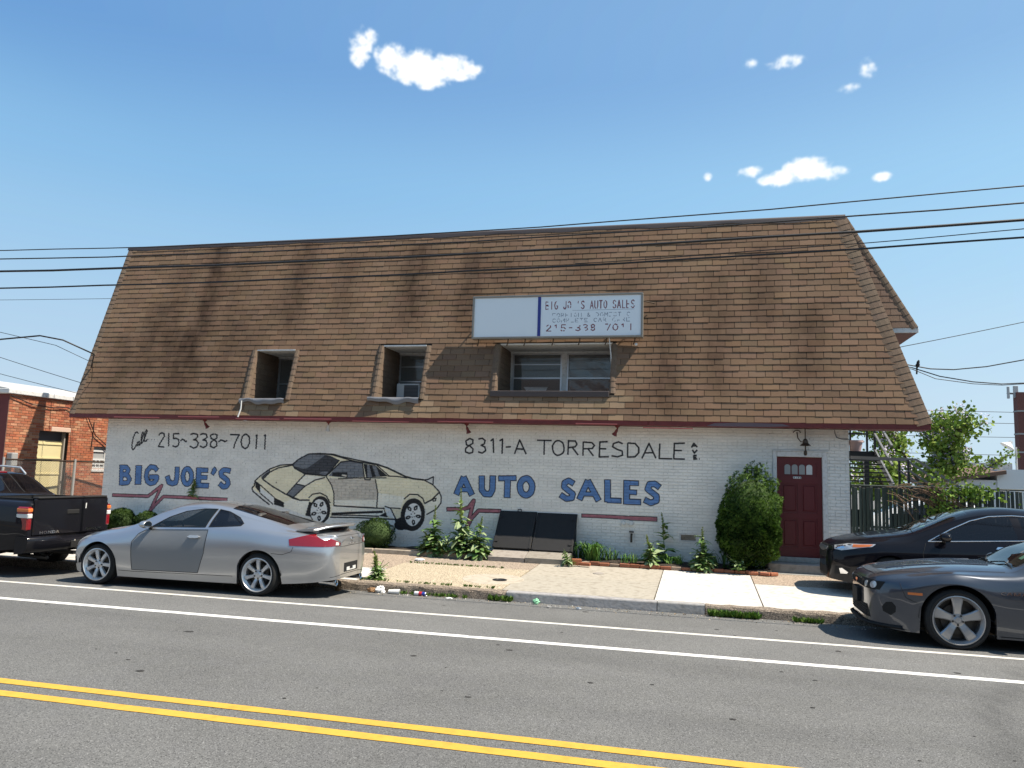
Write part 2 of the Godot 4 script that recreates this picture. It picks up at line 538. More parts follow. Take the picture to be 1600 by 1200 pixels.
	["s", 0, 2.2, [456,122,468,134,498,149,537,157]],
	["s", 0, 2.5, [458,121,487,104,523,87,561,74,588,75]],
	["s", 0, 2.1, [574,138,558,122,526,87,542,78,574,108,550,112]],
	["s", 0, 2.1, [574,108,599,123,625,130]],
	["s", 0, 2.1, [542,78,561,74]],
	["s", 0, 2.5, [537,158,543,150,571,137,628,134,659,172]],
	["s", 0, 2.4, [628,134,644,149,664,168,686,171,719,167,726,133]],
	["s", 0, 2.1, [628,132,643,112,650,94,652,64,761,63,762,98,754,130]],
	["s", 0, 1.8, [659,128,701,131,782,134]],
	["s", 0, 2.1, [726,133,728,128,741,128,742,131]],
	["s", 0, 1.8, [785,138,808,138,834,135]],
	["s", 0, 1.8, [752,166,789,138]],
	["s", 0, 2.1, [585,80,594,89,614,93,631,86,642,70]],
	["s", 0, 2.1, [828,86,842,98,861,98,875,89,879,78]],
	["s", 0, 2.1, [652,64,715,63,781,63]],
	["s", 0, 4.2, [647,45,709,50,777,55]],
	["s", 0, 1.8, [647,42,716,44,768,44]],
	["s", 0, 2.4, [644,37,717,39,781,39,818,39]],
	["s", 0, 2.1, [781,68,796,64,810,40]],
	["s", 0, 1.8, [796,65,821,64]],
	["s", 0, 1.6, [439,115,454,106,493,78]],
	["s", 0, 1.5, [495,114,497,114]],
	["s", 0, 1.6, [476,146,476,137,460,121]],
]


func _ready() -> void:
	rng.seed = 8311
	look()
	materials()
	ground()
	shop()
	shop_fittings()
	brick_neighbour()
	vehicles()
	right_background()
	planting()
	overhead_wires()
	litter()


const AIR := 1.66           # the exposure: the sky's colours are given as they appear


func look() -> void:
	var cam := Camera3D.new()
	cam.name = "camera"
	cam.fov = 52.72
	cam.near = 0.05
	cam.far = 900.0
	cam.transform = Transform3D(Basis(Vector3.UP, 0.2399) * Basis(Vector3.RIGHT, 0.1159) * Basis(Vector3.BACK, 0.0306), Vector3(14.969, 1.512, 17.114))
	add_child(cam)
	cam.current = true
	var sun := DirectionalLight3D.new()
	sun.name = "sun"
	sun.light_energy = 1.6
	sun.light_angular_distance = 0.53
	sun.light_color = Color(1.0, 0.955, 0.89)
	sun.shadow_enabled = true
	add_child(sun)
	sun.look_at_from_position(Vector3(0.62, 1.0, 0.015), Vector3.ZERO)
	var env := Environment.new()
	env.background_mode = Environment.BG_SKY
	env.tonemap_mode = Environment.TONE_MAPPER_LINEAR
	env.tonemap_exposure = AIR
	env.sdfgi_enabled = true
	env.ssao_enabled = true
	env.ssil_enabled = true
	var sky := Sky.new()
	var pan := PanoramaSkyMaterial.new()
	pan.panorama = ImageTexture.create_from_image(sky_picture())
	pan.energy_multiplier = 1.0
	sky.sky_material = pan
	env.sky = sky
	var w := WorldEnvironment.new()
	w.name = "environment"
	w.environment = env
	add_child(w)


# Clear air, paler towards the horizon, and a few small fair-weather clouds at their bearings.
func sky_picture() -> Image:
	var w := 4096
	var h := 2048
	# height above the horizon and colour of the air there, as the picture shows it; it grows paler towards the sun
	var stops := [[0.0, Color(0.57, 0.73, 0.86)], [4.0, Color(0.55, 0.715, 0.86)], [9.0, Color(0.455, 0.66, 0.86)], [15.0, Color(0.345, 0.59, 0.845)], [20.0, Color(0.265, 0.52, 0.815)], [28.0, Color(0.15, 0.345, 0.68)], [45.0, Color(0.095, 0.25, 0.56)], [90.0, Color(0.06, 0.17, 0.42)]]
	var small := Image.create(512, 512, false, Image.FORMAT_RGBF)
	var sun := Vector3(0.62, 1.0, 0.015).normalized()
	for y in 512:
		var el := 90.0 - 180.0 * (y + 0.5) / 512.0
		var c := Color(0.15, 0.15, 0.14)
		for k in stops.size() - 1:
			if el >= stops[k][0] and el <= stops[k + 1][0]:
				c = (stops[k][1] as Color).lerp(stops[k + 1][1], smoothstep(0.0, 1.0, (el - stops[k][0]) / (stops[k + 1][0] - stops[k][0])) * 0.4 + 0.6 * (el - stops[k][0]) / (stops[k + 1][0] - stops[k][0]))
		for x in 512:
			var az := TAU * (x + 0.5) / 512.0
			var d := Vector3(sin(az) * cos(deg_to_rad(el)), sin(deg_to_rad(el)), -cos(az) * cos(deg_to_rad(el)))
			var g := maxf(0.0, d.dot(sun)) if el > 0.0 else 0.0
			small.set_pixel(x, y, Color((c.r + 0.22 * g) / AIR, (c.g + 0.27 * g) / AIR, (c.b + 0.22 * g) / AIR).linear_to_srgb())
	small.resize(w, h, Image.INTERPOLATE_BILINEAR)
	small.convert(Image.FORMAT_RGB8)
	var f := FastNoiseLite.new()
	f.seed = 5
	f.noise_type = FastNoiseLite.TYPE_SIMPLEX_SMOOTH
	f.frequency = 0.55
	f.fractal_octaves = 6
	f.fractal_gain = 0.58
	# lumps of cloud: bearing, height, half width, half height (degrees), thickness
	var lumps := [
		[-21.6, 28.4, 2.9, 1.05, 1.0], [-19.0, 28.6, 2.0, 0.75, 0.85], [-23.6, 28.9, 1.5, 0.8, 0.8], [-26.2, 29.2, 0.8, 1.2, 0.75], [-25.6, 30.0, 0.7, 0.5, 0.6], [-21.2, 27.6, 1.4, 0.5, 0.8],
		[7.4, 21.4, 1.5, 0.75, 1.0], [5.6, 20.9, 1.4, 0.5, 0.9], [8.9, 20.9, 1.3, 0.42, 0.75], [3.6, 21.5, 0.9, 0.38, 0.7], [12.3, 20.3, 0.6, 0.28, 0.7], [0.5, 21.4, 0.32, 0.28, 0.6],
		[6.0, 28.2, 1.3, 0.42, 0.62], [3.6, 28.4, 0.5, 0.3, 0.4], [11.6, 27.1, 0.6, 0.6, 0.45], [10.3, 26.1, 0.8, 0.3, 0.38], [14.2, 26.6, 0.5, 0.2, 0.25],
		[-72.0, 24.0, 4.0, 1.2, 0.9], [-95.0, 33.0, 3.0, 1.4, 0.8], [48.0, 30.0, 3.0, 1.0, 0.8], [130.0, 27.0, 5.0, 1.6, 0.9], [-150.0, 35.0, 4.0, 1.5, 0.9], [175.0, 22.0, 4.5, 1.2, 0.9]]
	var groups := {}
	for l in lumps:
		var key := int(floor((l[0] + 200.0) / 12.0)) * 100 + int(l[1] / 12.0)
		if not groups.has(key):
			groups[key] = []
		groups[key].append(l)
	for key in groups:
		var g: Array = groups[key]
		var x0 := 1e9
		var x1 := -1e9
		var y0 := 1e9
		var y1 := -1e9
		for l in g:
			x0 = minf(x0, l[0] - l[2] * 2.0)
			x1 = maxf(x1, l[0] + l[2] * 2.0)
			y0 = minf(y0, l[1] - l[3] * 2.0)
			y1 = maxf(y1, l[1] + l[3] * 2.0)
		for py in range(int((90.0 - y1) / 180.0 * h), int((90.0 - y0) / 180.0 * h)):
			for step in range(int((x0 + 360.0) / 360.0 * w), int((x1 + 360.0) / 360.0 * w)):
				var px := step % w
				var az := (step + 0.5) / w * 360.0 - 360.0
				var el := 90.0 - (py + 0.5) / h * 180.0
				var nz := f.get_noise_3d(az * 1.1, el * 1.6, 3.0)
				var n2 := f.get_noise_3d(az * 3.5, el * 4.2, 9.0)
				var d := 0.0
				for l in g:
					var q: float = pow((az - l[0]) / l[2] / 1.25, 2) + pow((el - l[1]) / l[3] / 1.25, 2)
					d = maxf(d, l[4] * (1.1 - q))
				var a := smoothstep(0.02, 0.95, d * 1.15 + (nz * 1.1 + n2 * 0.45) * (1.0 - 0.4 * d)) * smoothstep(0.0, 0.45, d)
				if a > 0.003:
					var base := small.get_pixel(px, py)
					small.set_pixel(px, py, base.lerp(Color(0.835, 0.84, 0.85), a))
	return small


func speckle_picture(size: int, base: float, spread: float, light_share: float, dark_share: float, seed_: int) -> Image:
	var r := RandomNumberGenerator.new()
	r.seed = seed_
	var data := PackedByteArray()
	data.resize(size * size)
	for i in size * size:
		var q := r.randf()
		var g := base + r.randf_range(-spread, spread)
		if q < light_share:
			g += r.randf_range(0.25, 0.75) * base
		elif q > 1.0 - dark_share:
			g -= r.randf_range(0.3, 0.6) * base
		data[i] = int(clampf(g, 0.0, 1.0) * 255.0)
	var im := Image.create_from_data(size, size, false, Image.FORMAT_L8, data)
	im.convert(Image.FORMAT_RGB8)
	return im


func materials() -> void:
	var fine := speckle_picture(1024, 0.68, 0.085, 0.05, 0.07, 3)
	var soft := fine.duplicate()
	soft.resize(512, 512, Image.INTERPOLATE_BILINEAR)
	soft.resize(1024, 1024, Image.INTERPOLATE_CUBIC)
	fine.blend_rect(soft, Rect2i(0, 0, 0, 0), Vector2i.ZERO)
	var grit := ImageTexture.create_from_image(fine)
	var asphalt := tinted("asphalt", 0.88)
	triplanar(asphalt, grit, 5.6)
	relief(asphalt, grit, 0.5)
	asphalt.metallic_specular = 0.4
	var line := tinted("road_paint", 0.7)
	triplanar(line, noise_picture(512, 0.02, 11, [[0.0, Color(0.8, 0.8, 0.8)], [0.35, Color(0.93, 0.93, 0.93)], [0.6, Color(1, 1, 1)], [1.0, Color(0.9, 0.9, 0.9)]], 5), 1.3)
	var conc := tinted("concrete", 0.9)
	var cn := noise_picture(1024, 0.012, 21, [[0.0, Color(0.62, 0.6, 0.57)], [0.4, Color(0.88, 0.87, 0.85)], [0.6, Color(0.98, 0.98, 0.97)], [1.0, Color(0.78, 0.77, 0.75)]], 6)
	triplanar(conc, cn, 2.6)
	relief(conc, noise_picture(512, 0.08, 22, [], 4), 0.25)
	var agg := tinted("aggregate", 0.95)
	var pebbles := ImageTexture.create_from_image(speckle_picture(512, 0.68, 0.15, 0.1, 0.15, 7))
	triplanar(agg, pebbles, 4.2)
	relief(agg, pebbles, 0.6)
	var soil := paint("soil", Color(0.055, 0.042, 0.03), 1.0)
	triplanar(soil, noise_picture(512, 0.05, 31, [[0.0, Color(0.35, 0.35, 0.35)], [0.5, Color(0.8, 0.8, 0.8)], [1.0, Color(1.5, 1.4, 1.2)]], 5), 0.9)
	relief(soil, noise_picture(512, 0.06, 32, [], 5), 2.0)
	paint("field", Color(0.11, 0.11, 0.085), 1.0)
	# the shop
	var wall := paint("painted_brick", Color(1, 1, 1), 0.62)
	wall.albedo_texture = ImageTexture.create_from_image(wall_picture())
	wall.texture_repeat = false
	var wn := noise_picture(512, 0.09, 41, [], 4)
	relief(wall, wn, 0.15)
	var sh := paint("shingle", Color(1, 1, 1), 0.95)
	sh.vertex_color_use_as_albedo = true
	sh.albedo_texture = ImageTexture.create_from_image(roof_picture())
	sh.texture_repeat = false
	sh.metallic_specular = 0.25
	var sg := tinted("shingle_plain", 0.95)
	triplanar(sg, ImageTexture.create_from_image(speckle_picture(256, 0.8, 0.14, 0.05, 0.08, 9)), 0.7)
	paint("tar_paper", Color(0.018, 0.015, 0.013), 0.95)
	var red := paint("red_trim", Color(0.135, 0.018, 0.018), 0.45)
	triplanar(red, noise_picture(512, 0.015, 51, [[0.0, Color(0.75, 0.72, 0.72)], [0.55, Color(1, 1, 1)], [0.75, Color(1.0, 1.0, 1.0)], [1.0, Color(1.0, 0.95, 0.9)]], 5), 3.0)
	paint("grey_patch", Color(0.12, 0.085, 0.1), 0.7)
	paint("pale_red_strip", Color(0.46, 0.12, 0.11), 0.5)
	paint("door_red", Color(0.115, 0.014, 0.017), 0.4)
	var wt := paint("white_trim", Color(0.66, 0.66, 0.65), 0.55)
	triplanar(wt, noise_picture(512, 0.02, 61, [[0.0, Color(0.7, 0.68, 0.64)], [0.4, Color(0.95, 0.95, 0.94)], [1.0, Color(1, 1, 1)]], 4), 1.1)
	paint("aluminium", Color(0.52, 0.53, 0.55), 0.38, 0.9)
	paint("dull_metal", Color(0.2, 0.2, 0.2), 0.5, 0.6)
	paint("grey_flashing", Color(0.17, 0.175, 0.19), 0.55, 0.2)
	paint("brown_flashing", Color(0.055, 0.043, 0.042), 0.6)
	paint("bronze", Color(0.07, 0.05, 0.035), 0.45, 0.5)
	paint("black_paint", Color(0.012, 0.012, 0.013), 0.5)
	var cellar := paint("cellar_steel", Color(0.008, 0.008, 0.0085), 0.7)
	triplanar(cellar, noise_picture(512, 0.02, 71, [[0.0, Color(0.5, 0.5, 0.5)], [0.5, Color(1, 1, 1)], [1.0, Color(1.6, 1.5, 1.5)]], 5), 1.4)
	paint("weathered_wood", Color(0.30, 0.27, 0.235), 0.9)
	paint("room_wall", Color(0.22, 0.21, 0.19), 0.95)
	paint("grille_plastic", Color(0.06, 0.06, 0.065), 0.6)
	paint("blind", Color(0.3, 0.31, 0.31), 0.9)
	paint("white_plastic", Color(0.6, 0.61, 0.6), 0.4)
	paint("stone_grey", Color(0.3, 0.3, 0.29), 0.9)
	paint("roofing_grey", Color(0.42, 0.42, 0.41), 0.85)
	var pane := paint("pane", Color(0.75, 0.8, 0.8), 0.03)
	pane.transparency = BaseMaterial3D.TRANSPARENCY_ALPHA
	pane.albedo_color.a = 0.12
	var shade := paint("dark_pane", Color(0.02, 0.022, 0.024), 0.04)
	shade.transparency = BaseMaterial3D.TRANSPARENCY_ALPHA
	shade.albedo_color.a = 0.7
	tinted("brick", 0.9)
	M.brick.albedo_texture = null
	var bn := noise_picture(512, 0.06, 81, [[0.0, Color(0.6, 0.58, 0.56)], [0.5, Color(0.95, 0.95, 0.95)], [1.0, Color(1.1, 1.1, 1.1)]], 4)
	triplanar(M.brick, bn, 0.8)
	paint("mortar", Color(0.3, 0.24, 0.19), 0.95)
	paint("wire", Color(0.012, 0.012, 0.013), 0.55)
	tinted("leaf", 0.75)
	M.leaf.metallic_specular = 0.25
	M.leaf.backlight_enabled = true
	M.leaf.backlight = Color(0.5, 0.56, 0.28)
	tinted("blossom", 0.8)
	M.blossom.backlight_enabled = true
	M.blossom.backlight = Color(0.3, 0.3, 0.3)
	var bark := paint("bark", Color(0.1, 0.08, 0.06), 0.95)
	triplanar(bark, noise_picture(256, 0.05, 91, [[0.0, Color(0.5, 0.5, 0.5)], [1.0, Color(1.2, 1.2, 1.2)]], 4), 0.5)
	paint("stem", Color(0.09, 0.13, 0.04), 0.7)


func strip(b: MB, z0: float, z1: float, x0: float, x1: float, lift: float) -> void:
	b.quad(Vector3(x0, ground_y(z0) + lift, z0), Vector3(x1, ground_y(z0) + lift, z0), Vector3(x1, ground_y(z1) + lift, z1), Vector3(x0, ground_y(z1) + lift, z1), Vector3.UP)


func ground() -> void:
	var b := MB.new()
	b.quad(Vector3(-700, -0.66, -700), Vector3(700, -0.66, -700), Vector3(700, -0.66, 700), Vector3(-700, -0.66, 700), Vector3.UP)
	done(b, "ground", M.field, self, "structure")
	# the road, with patches, wheel paths and stains of its own
	var f := FastNoiseLite.new()
	f.seed = 77
	f.frequency = 0.35
	f.fractal_octaves = 4
	var zs := []
	var z := 4.48
	while z < 17.8:
		zs.append(z)
		z += 0.16
	zs.append(18.0)
	zs.append(24.0)
	var xs := [-160.0, -60.0, -30.0]
	var x := -16.0
	while x < 30.0:
		xs.append(x)
		x += 0.16
	xs.append_array([30.0, 60.0, 160.0])
	b = MB.new()
	var tone := func(px: float, pz: float) -> Color:
		var k := 1.0 + 0.13 * f.get_noise_2d(px, pz * 2.2) + 0.06 * f.get_noise_2d(px * 6.0 + 50.0, pz * 6.0)
		k += 0.05 * f.get_noise_2d(px * 0.25, pz * 5.0 + 90.0)
		var base := 0.30 if pz > 8.0 else 0.34
		if pz > 8.0:
			k *= 1.0 - 0.10 * exp(-pow((pz - 8.75) / 0.35, 2)) - 0.05 * exp(-pow((pz - 10.6) / 0.3, 2))
		if pz < 6.6:
			k *= 0.93 - 0.05 * f.get_noise_2d(px * 2.0, pz * 2.0)
		# the long dark tar mark by the right-hand car, oil below the lane line, damp by the kerb
		var along := (pz - 6.9) / 4.6
		if along > 0.0 and along < 1.15:
			var mid := lerpf(18.42, 16.75, along) + 0.10 * sin(along * 9.0)
			k *= 1.0 - 0.26 * exp(-pow((px - mid) / (0.11 + 0.05 * along), 2)) * smoothstep(0.0, 0.12, along)
		k *= 1.0 - 0.22 * exp(-pow((px - 16.6) / 0.5, 2) - pow((pz - 7.1) / 0.16, 2)) * (0.7 + 0.6 * f.get_noise_2d(px * 8.0, pz * 8.0))
		k *= 1.0 - 0.3 * exp(-pow((px - 12.9) / 0.3, 2) - pow((pz - 5.0) / 0.07, 2))
		return Color(base * k, base * k, base * k * 0.965)
	for i in xs.size() - 1:
		for j in zs.size() - 1:
			var p := []
			var c := []
			for q in [[0, 0], [1, 0], [1, 1], [0, 1]]:
				var px: float = xs[i + q[0]]
				var pz: float = zs[j + q[1]]
				p.append(Vector3(px, ground_y(pz), pz))
				c.append(tone.call(px, pz))
			for q in [[0, 1, 2], [0, 2, 3]]:
				var at := b.v.size()
				b.tri(p[q[0]], p[q[1]], p[q[2]], Vector3.UP, Vector3.UP, Vector3.UP)
				for m in 3:
					for w in q:
						if b.v[at + m] == p[w]:
							b.c[at + m] = c[w]
	done(b, "road", M.asphalt, self, "structure")
	b = MB.new()
	b.col = Color(0.32, 0.31, 0.3)
	b.quad(Vector3(-160, -0.275, -220), Vector3(160, -0.275, -220), Vector3(160, -0.275, 0.3), Vector3(-160, -0.275, 0.3), Vector3.UP)
	done(b, "parking_lot", M.asphalt, self, "structure")
	b = MB.new()
	b.col = Color(0.4, 0.38, 0.34)
	b.block(Vector3(-160, -0.6, 24.0), Vector3(160, -0.33, 30.0))
	done(b, "far_pavement", M.concrete, self, "structure")
	# painted lines: z, width, colour
	for l in [["bike_lane_line", 6.58, 0.105, Color(0.62, 0.60, 0.55)], ["bike_lane_line", 8.03, 0.13, Color(0.74, 0.73, 0.69)], ["centre_line", 11.605, 0.115, Color(0.60, 0.345, 0.045)], ["centre_line", 11.885, 0.12, Color(0.60, 0.345, 0.045)]]:
		b = MB.new()
		var n := 1100
		for i in n:
			var x0 := lerpf(-80, 100, float(i) / n)
			var x1 := lerpf(-80, 100, float(i + 1) / n)
			var a: float = l[2] / 2.0
			var e0: float = a + 0.006 * f.get_noise_2d(x0 * 20.0, l[1]) + 0.004 * f.get_noise_2d(x0 * 90.0, l[1])
			var e1: float = a + 0.006 * f.get_noise_2d(x1 * 20.0, l[1]) + 0.004 * f.get_noise_2d(x1 * 90.0, l[1])
			var g0: float = a + 0.007 * f.get_noise_2d(x0 * 20.0, l[1] + 9.0)
			var g1: float = a + 0.007 * f.get_noise_2d(x1 * 20.0, l[1] + 9.0)
			if f.get_noise_2d(x0 * 14.0, l[1] * 3.0) > 0.62:
				e0 *= 0.7
			b.col = jitter(l[3], 0.04)
			var y: float = ground_y(l[1]) + 0.004
			b.quad(Vector3(x0, y, l[1] - e0), Vector3(x1, y, l[1] - e1), Vector3(x1, y, l[1] + g1), Vector3(x0, y, l[1] + g0), Vector3.UP)
		done(b, l[0], M.road_paint, self, "structure")
	# dark chips of patching tar on the asphalt
	b = MB.new()
	for k in 70:
		var px := rng.randf_range(2.0, 22.0)
		var pz := rng.randf_range(5.0, 11.4)
		if k < 12:
			px = [14.0, 14.55, 12.95, 9.3, 16.56, 15.2, 13.3, 10.1, 17.6, 11.2, 12.1, 15.9][k]
			pz = [9.75, 9.6, 8.6, 9.1, 7.03, 6.0, 5.15, 10.9, 7.8, 5.6, 9.3, 9.9][k]
		var s := rng.randf_range(0.008, 0.02) if k >= 12 else rng.randf_range(0.015, 0.036)
		var pts := PackedVector3Array()
		for q in 7:
			var a := TAU * q / 7.0
			var rr := s * rng.randf_range(0.5, 1.2)
			pts.append(Vector3(px + cos(a) * rr * 1.6, ground_y(pz) + 0.004, pz + sin(a) * rr))
		b.col = Color(0.09, 0.085, 0.08)
		for q in range(1, 6):
			b.tri(pts[0], pts[q], pts[q + 1], Vector3.UP, Vector3.UP, Vector3.UP)
	done(b, "tar_spots", M.asphalt, self, "structure")
	kerb()
	pavement()


func kerb() -> void:
	var root := Node3D.new()
	root.name = "kerb"
	add_child(root)
	root.set_meta("kind", "structure")
	var x := -36.0
	while x < 44.0:
		var len := 2.44
		for stop in [11.88, 15.05]:
			if x < stop - 0.01 and x + len > stop - 0.3:
				len = stop - x
		var fresh := x > 11.8 and x < 15.0
		var b := MB.new()
		b.col = jitter(Color(0.34, 0.335, 0.325) if fresh else Color(0.47, 0.385, 0.30), 0.08)
		var lift := rng.randf_range(-0.006, 0.006)
		var r := 0.02 if fresh else 0.045
		var sec := [Vector2(4.30, -0.62), Vector2(4.30, -0.402 + lift), Vector2(4.45 - r, -0.405 + lift), Vector2(4.45 - r * 0.3, -0.405 - r * 0.3 + lift), Vector2(4.452, -0.405 - r + lift), Vector2(4.475, -0.62)]
		var n := maxi(2, int(len / 0.12))
		var rows := []
		for i in n + 1:
			var row := PackedVector3Array()
			var px := x + 0.006 + (len - 0.012) * i / n
			for k in sec.size():
				var wob := Vector2.ZERO if fresh or k == 0 or k == 5 else Vector2(rng.randf_range(-0.008, 0.006), rng.randf_range(-0.01, 0.006))
				row.append(Vector3(px, sec[k].y + wob.y, sec[k].x + wob.x))
			rows.append(row)
		for i in n:
			for k in sec.size() - 1:
				b.flat_quad(rows[i][k], rows[i + 1][k], rows[i + 1][k + 1], rows[i][k + 1], Vector3(0, 0.4, 1) if k > 1 else (Vector3.UP if k == 1 else Vector3.FORWARD))
		for e in [0, n]:
			for k in range(1, sec.size() - 1):
				b.flat_tri(rows[e][0], rows[e][k], rows[e][k + 1], Vector3(-1 if e == 0 else 1, 0, 0))
		done(b, "kerb_stone", M.concrete if fresh else M.aggregate, root)
		x += len


func pavement() -> void:
	var root := Node3D.new()
	root.name = "sidewalk"
	add_child(root)
	root.set_meta("kind", "structure")
	var base := MB.new()
	base.col = Color(0.07, 0.06, 0.05)
	strip(base, 0.0, 4.30, -60.0, 60.0, -0.035)
	done(base, "joint_bed", M.aggregate, root)
	var white := Color(0.60, 0.575, 0.53)
	var beige := Color(0.405, 0.37, 0.31)
	var brown := Color(0.72, 0.575, 0.44)
	var sand := Color(0.98, 0.82, 0.59)
	# x0, x1, z0, z1, colour, rough aggregate?, slant of the right joint
	var slabs := [[9.15, 11.75, 2.06, 4.29, sand, true], [9.15, 11.75, 0.96, 2.04, brown, true], [11.77, 14.25, 0.96, 2.55, beige, false], [11.77, 14.25, 2.565, 4.29, beige * 0.97, false],
		[14.27, 15.92, 0.96, 4.29, white, false], [15.94, 18.6, 2.02, 4.29, white * 0.98, false], [15.94, 18.6, 0.62, 2.0, brown * 1.05, true], [18.62, 21.2, 2.02, 4.29, white * 0.95, false], [18.62, 21.2, 0.0, 2.0, brown, true],
		[7.9, 9.13, 2.9, 4.29, white, false], [7.9, 9.13, 0.96, 2.88, brown, true], [15.94, 18.6, 0.0, 0.6, Color(0.3, 0.29, 0.27), false], [5.3, 7.88, 0.96, 4.29, beige, false]]
	var x := 5.28
	while x > -40.0:
		slabs.append([x - 2.4, x, 0.0, 2.1, brown, true])
		slabs.append([x - 2.4, x, 2.12, 4.29, [white, beige, white * 0.9][int(absf(x)) % 3], false])
		x -= 2.42
	x = 21.22
	while x < 45.0:
		slabs.append([x, x + 2.4, 0.0, 4.29, [beige, white * 0.9, white][int(absf(x)) % 3], false])
		x += 2.42
	for s in slabs:
		var b := MB.new()
		b.col = jitter(s[4], 0.04)
		var lift := rng.randf_range(-0.005, 0.005)
		var tilt := rng.randf_range(-0.004, 0.004)
		var nx := maxi(2, int((s[1] - s[0]) / 0.25))
		var p := func(i: int, side: int, low: float) -> Vector3:
			var e := 0.0 if i == 0 or i == nx else rng.randf_range(-0.008, 0.008)
			var pz: float = s[2 + side] + e * (1 if side == 0 else -1)
			return Vector3(lerpf(s[0], s[1], float(i) / nx), ground_y(s[2 + side]) + lift + (tilt if side else -tilt) - low, pz)
		var a0: Vector3 = p.call(0, 0, 0.0)
		var a1: Vector3 = p.call(0, 1, 0.0)
		for i in nx:
			var b0: Vector3 = p.call(i + 1, 0, 0.0)
			var b1: Vector3 = p.call(i + 1, 1, 0.0)
			b.flat_quad(a0, b0, b1, a1, Vector3.UP)
			b.flat_quad(a0, b0, b0 - Vector3(0, 0.06, 0), a0 - Vector3(0, 0.06, 0), Vector3.FORWARD)
			b.flat_quad(a1, b1, b1 - Vector3(0, 0.06, 0), a1 - Vector3(0, 0.06, 0), Vector3.BACK)
			if i == 0:
				b.flat_quad(a0, a1, a1 - Vector3(0, 0.06, 0), a0 - Vector3(0, 0.06, 0), Vector3.LEFT)
			if i == nx - 1:
				b.flat_quad(b0, b1, b1 - Vector3(0, 0.06, 0), b0 - Vector3(0, 0.06, 0), Vector3.RIGHT)
			a0 = b0
			a1 = b1
		done(b, "slab", M.aggregate if s[5] else M.concrete, root)
	# a utility cover with its ring of newer concrete, and a small valve cap
	var ring := MB.new()
	ring.col = Color(0.46, 0.41, 0.33)
	ring.lathe([[0.56, 0.0], [0.55, 0.006], [0.0, 0.007]], Transform3D(Basis(Vector3.RIGHT, -PI / 2 + 0.031), Vector3(11.35, ground_y(3.3) + 0.001, 3.3)), 28)
	done(ring, "cover_ring", M.concrete, root)
	var cover := MB.new()
	cover.lathe([[0.13, 0.0], [0.13, 0.014], [0.09, 0.016], [0.085, 0.009], [0.0, 0.009]], Transform3D(Basis(Vector3.RIGHT, -PI / 2 + 0.031), Vector3(11.5, ground_y(3.4) + 0.003, 3.4)), 20)
	done(cover, "valve_cover", M.black_paint, root)
	var cap := MB.new()
	cap.lathe([[0.11, 0.0], [0.1, 0.006], [0.0, 0.008]], Transform3D(Basis(Vector3.RIGHT, -PI / 2 + 0.031), Vector3(13.08, ground_y(1.92) + 0.004, 1.92)), 16)
	done(cap, "valve_cap", M.weathered_wood, root)
	# planting beds along the wall
	var bed := MB.new()
	for r in [[-0.2, 10.62], [12.42, 16.35]]:
		var n := int((r[1] - r[0]) / 0.15)
		for i in n:
			for j in 6:
				var q := []
				for w in [[0, 0], [1, 0], [1, 1], [0, 1]]:
					var px: float = lerpf(r[0], r[1], float(i + w[0]) / n)
					var pz: float = 0.9 * float(j + w[1]) / 6.0
					q.append(Vector3(px, -0.225 + 0.035 * sin(px * 7.1 + pz * 9.0) * cos(px * 3.3 - pz * 5.0), pz))
				bed.flat_quad(q[0], q[1], q[2], q[3], Vector3.UP)
	done(bed, "soil", M.soil, self, "structure")


# ---- flat paint: pictures of what is painted on the wall ----
func fill_shape(im: Image, pts: PackedVector2Array, c: Color) -> void:
	var y0 := 1e9
	var y1 := -1e9
	for p in pts:
		y0 = minf(y0, p.y)
		y1 = maxf(y1, p.y)
	for y in range(maxi(0, int(y0)), mini(im.get_height() - 1, int(y1) + 1) + 1):
		var cuts := []
		for k in pts.size():
			var a := pts[k]
			var b := pts[(k + 1) % pts.size()]
			var yy := y + 0.5
			if (a.y <= yy) != (b.y <= yy):
				cuts.append(a.x + (b.x - a.x) * (yy - a.y) / (b.y - a.y))
		cuts.sort()
		for k in range(0, cuts.size() - 1, 2):
			var xa := int(round(cuts[k]))
			var xb := int(round(cuts[k + 1]))
			if xb > xa:
				im.fill_rect(Rect2i(xa, y, xb - xa, 1), c)


func draw_stroke(im: Image, pts: PackedVector2Array, half: float, c: Color, ext := 0.0) -> void:
	for k in pts.size() - 1:
		var a := pts[k]
		var b := pts[k + 1]
		var d := (b - a).normalized()
		if k == 0:
			a -= d * ext
		if k == pts.size() - 2:
			b += d * ext
		var s := Vector2(-d.y, d.x) * half
		fill_shape(im, PackedVector2Array([a + s, b + s, b - s, a - s]), c)
		if k > 0:
			var disc := PackedVector2Array()
			for q in 12:
				disc.append(pts[k] + Vector2(cos(TAU * q / 12.0), sin(TAU * q / 12.0)) * half)
			fill_shape(im, disc, c)


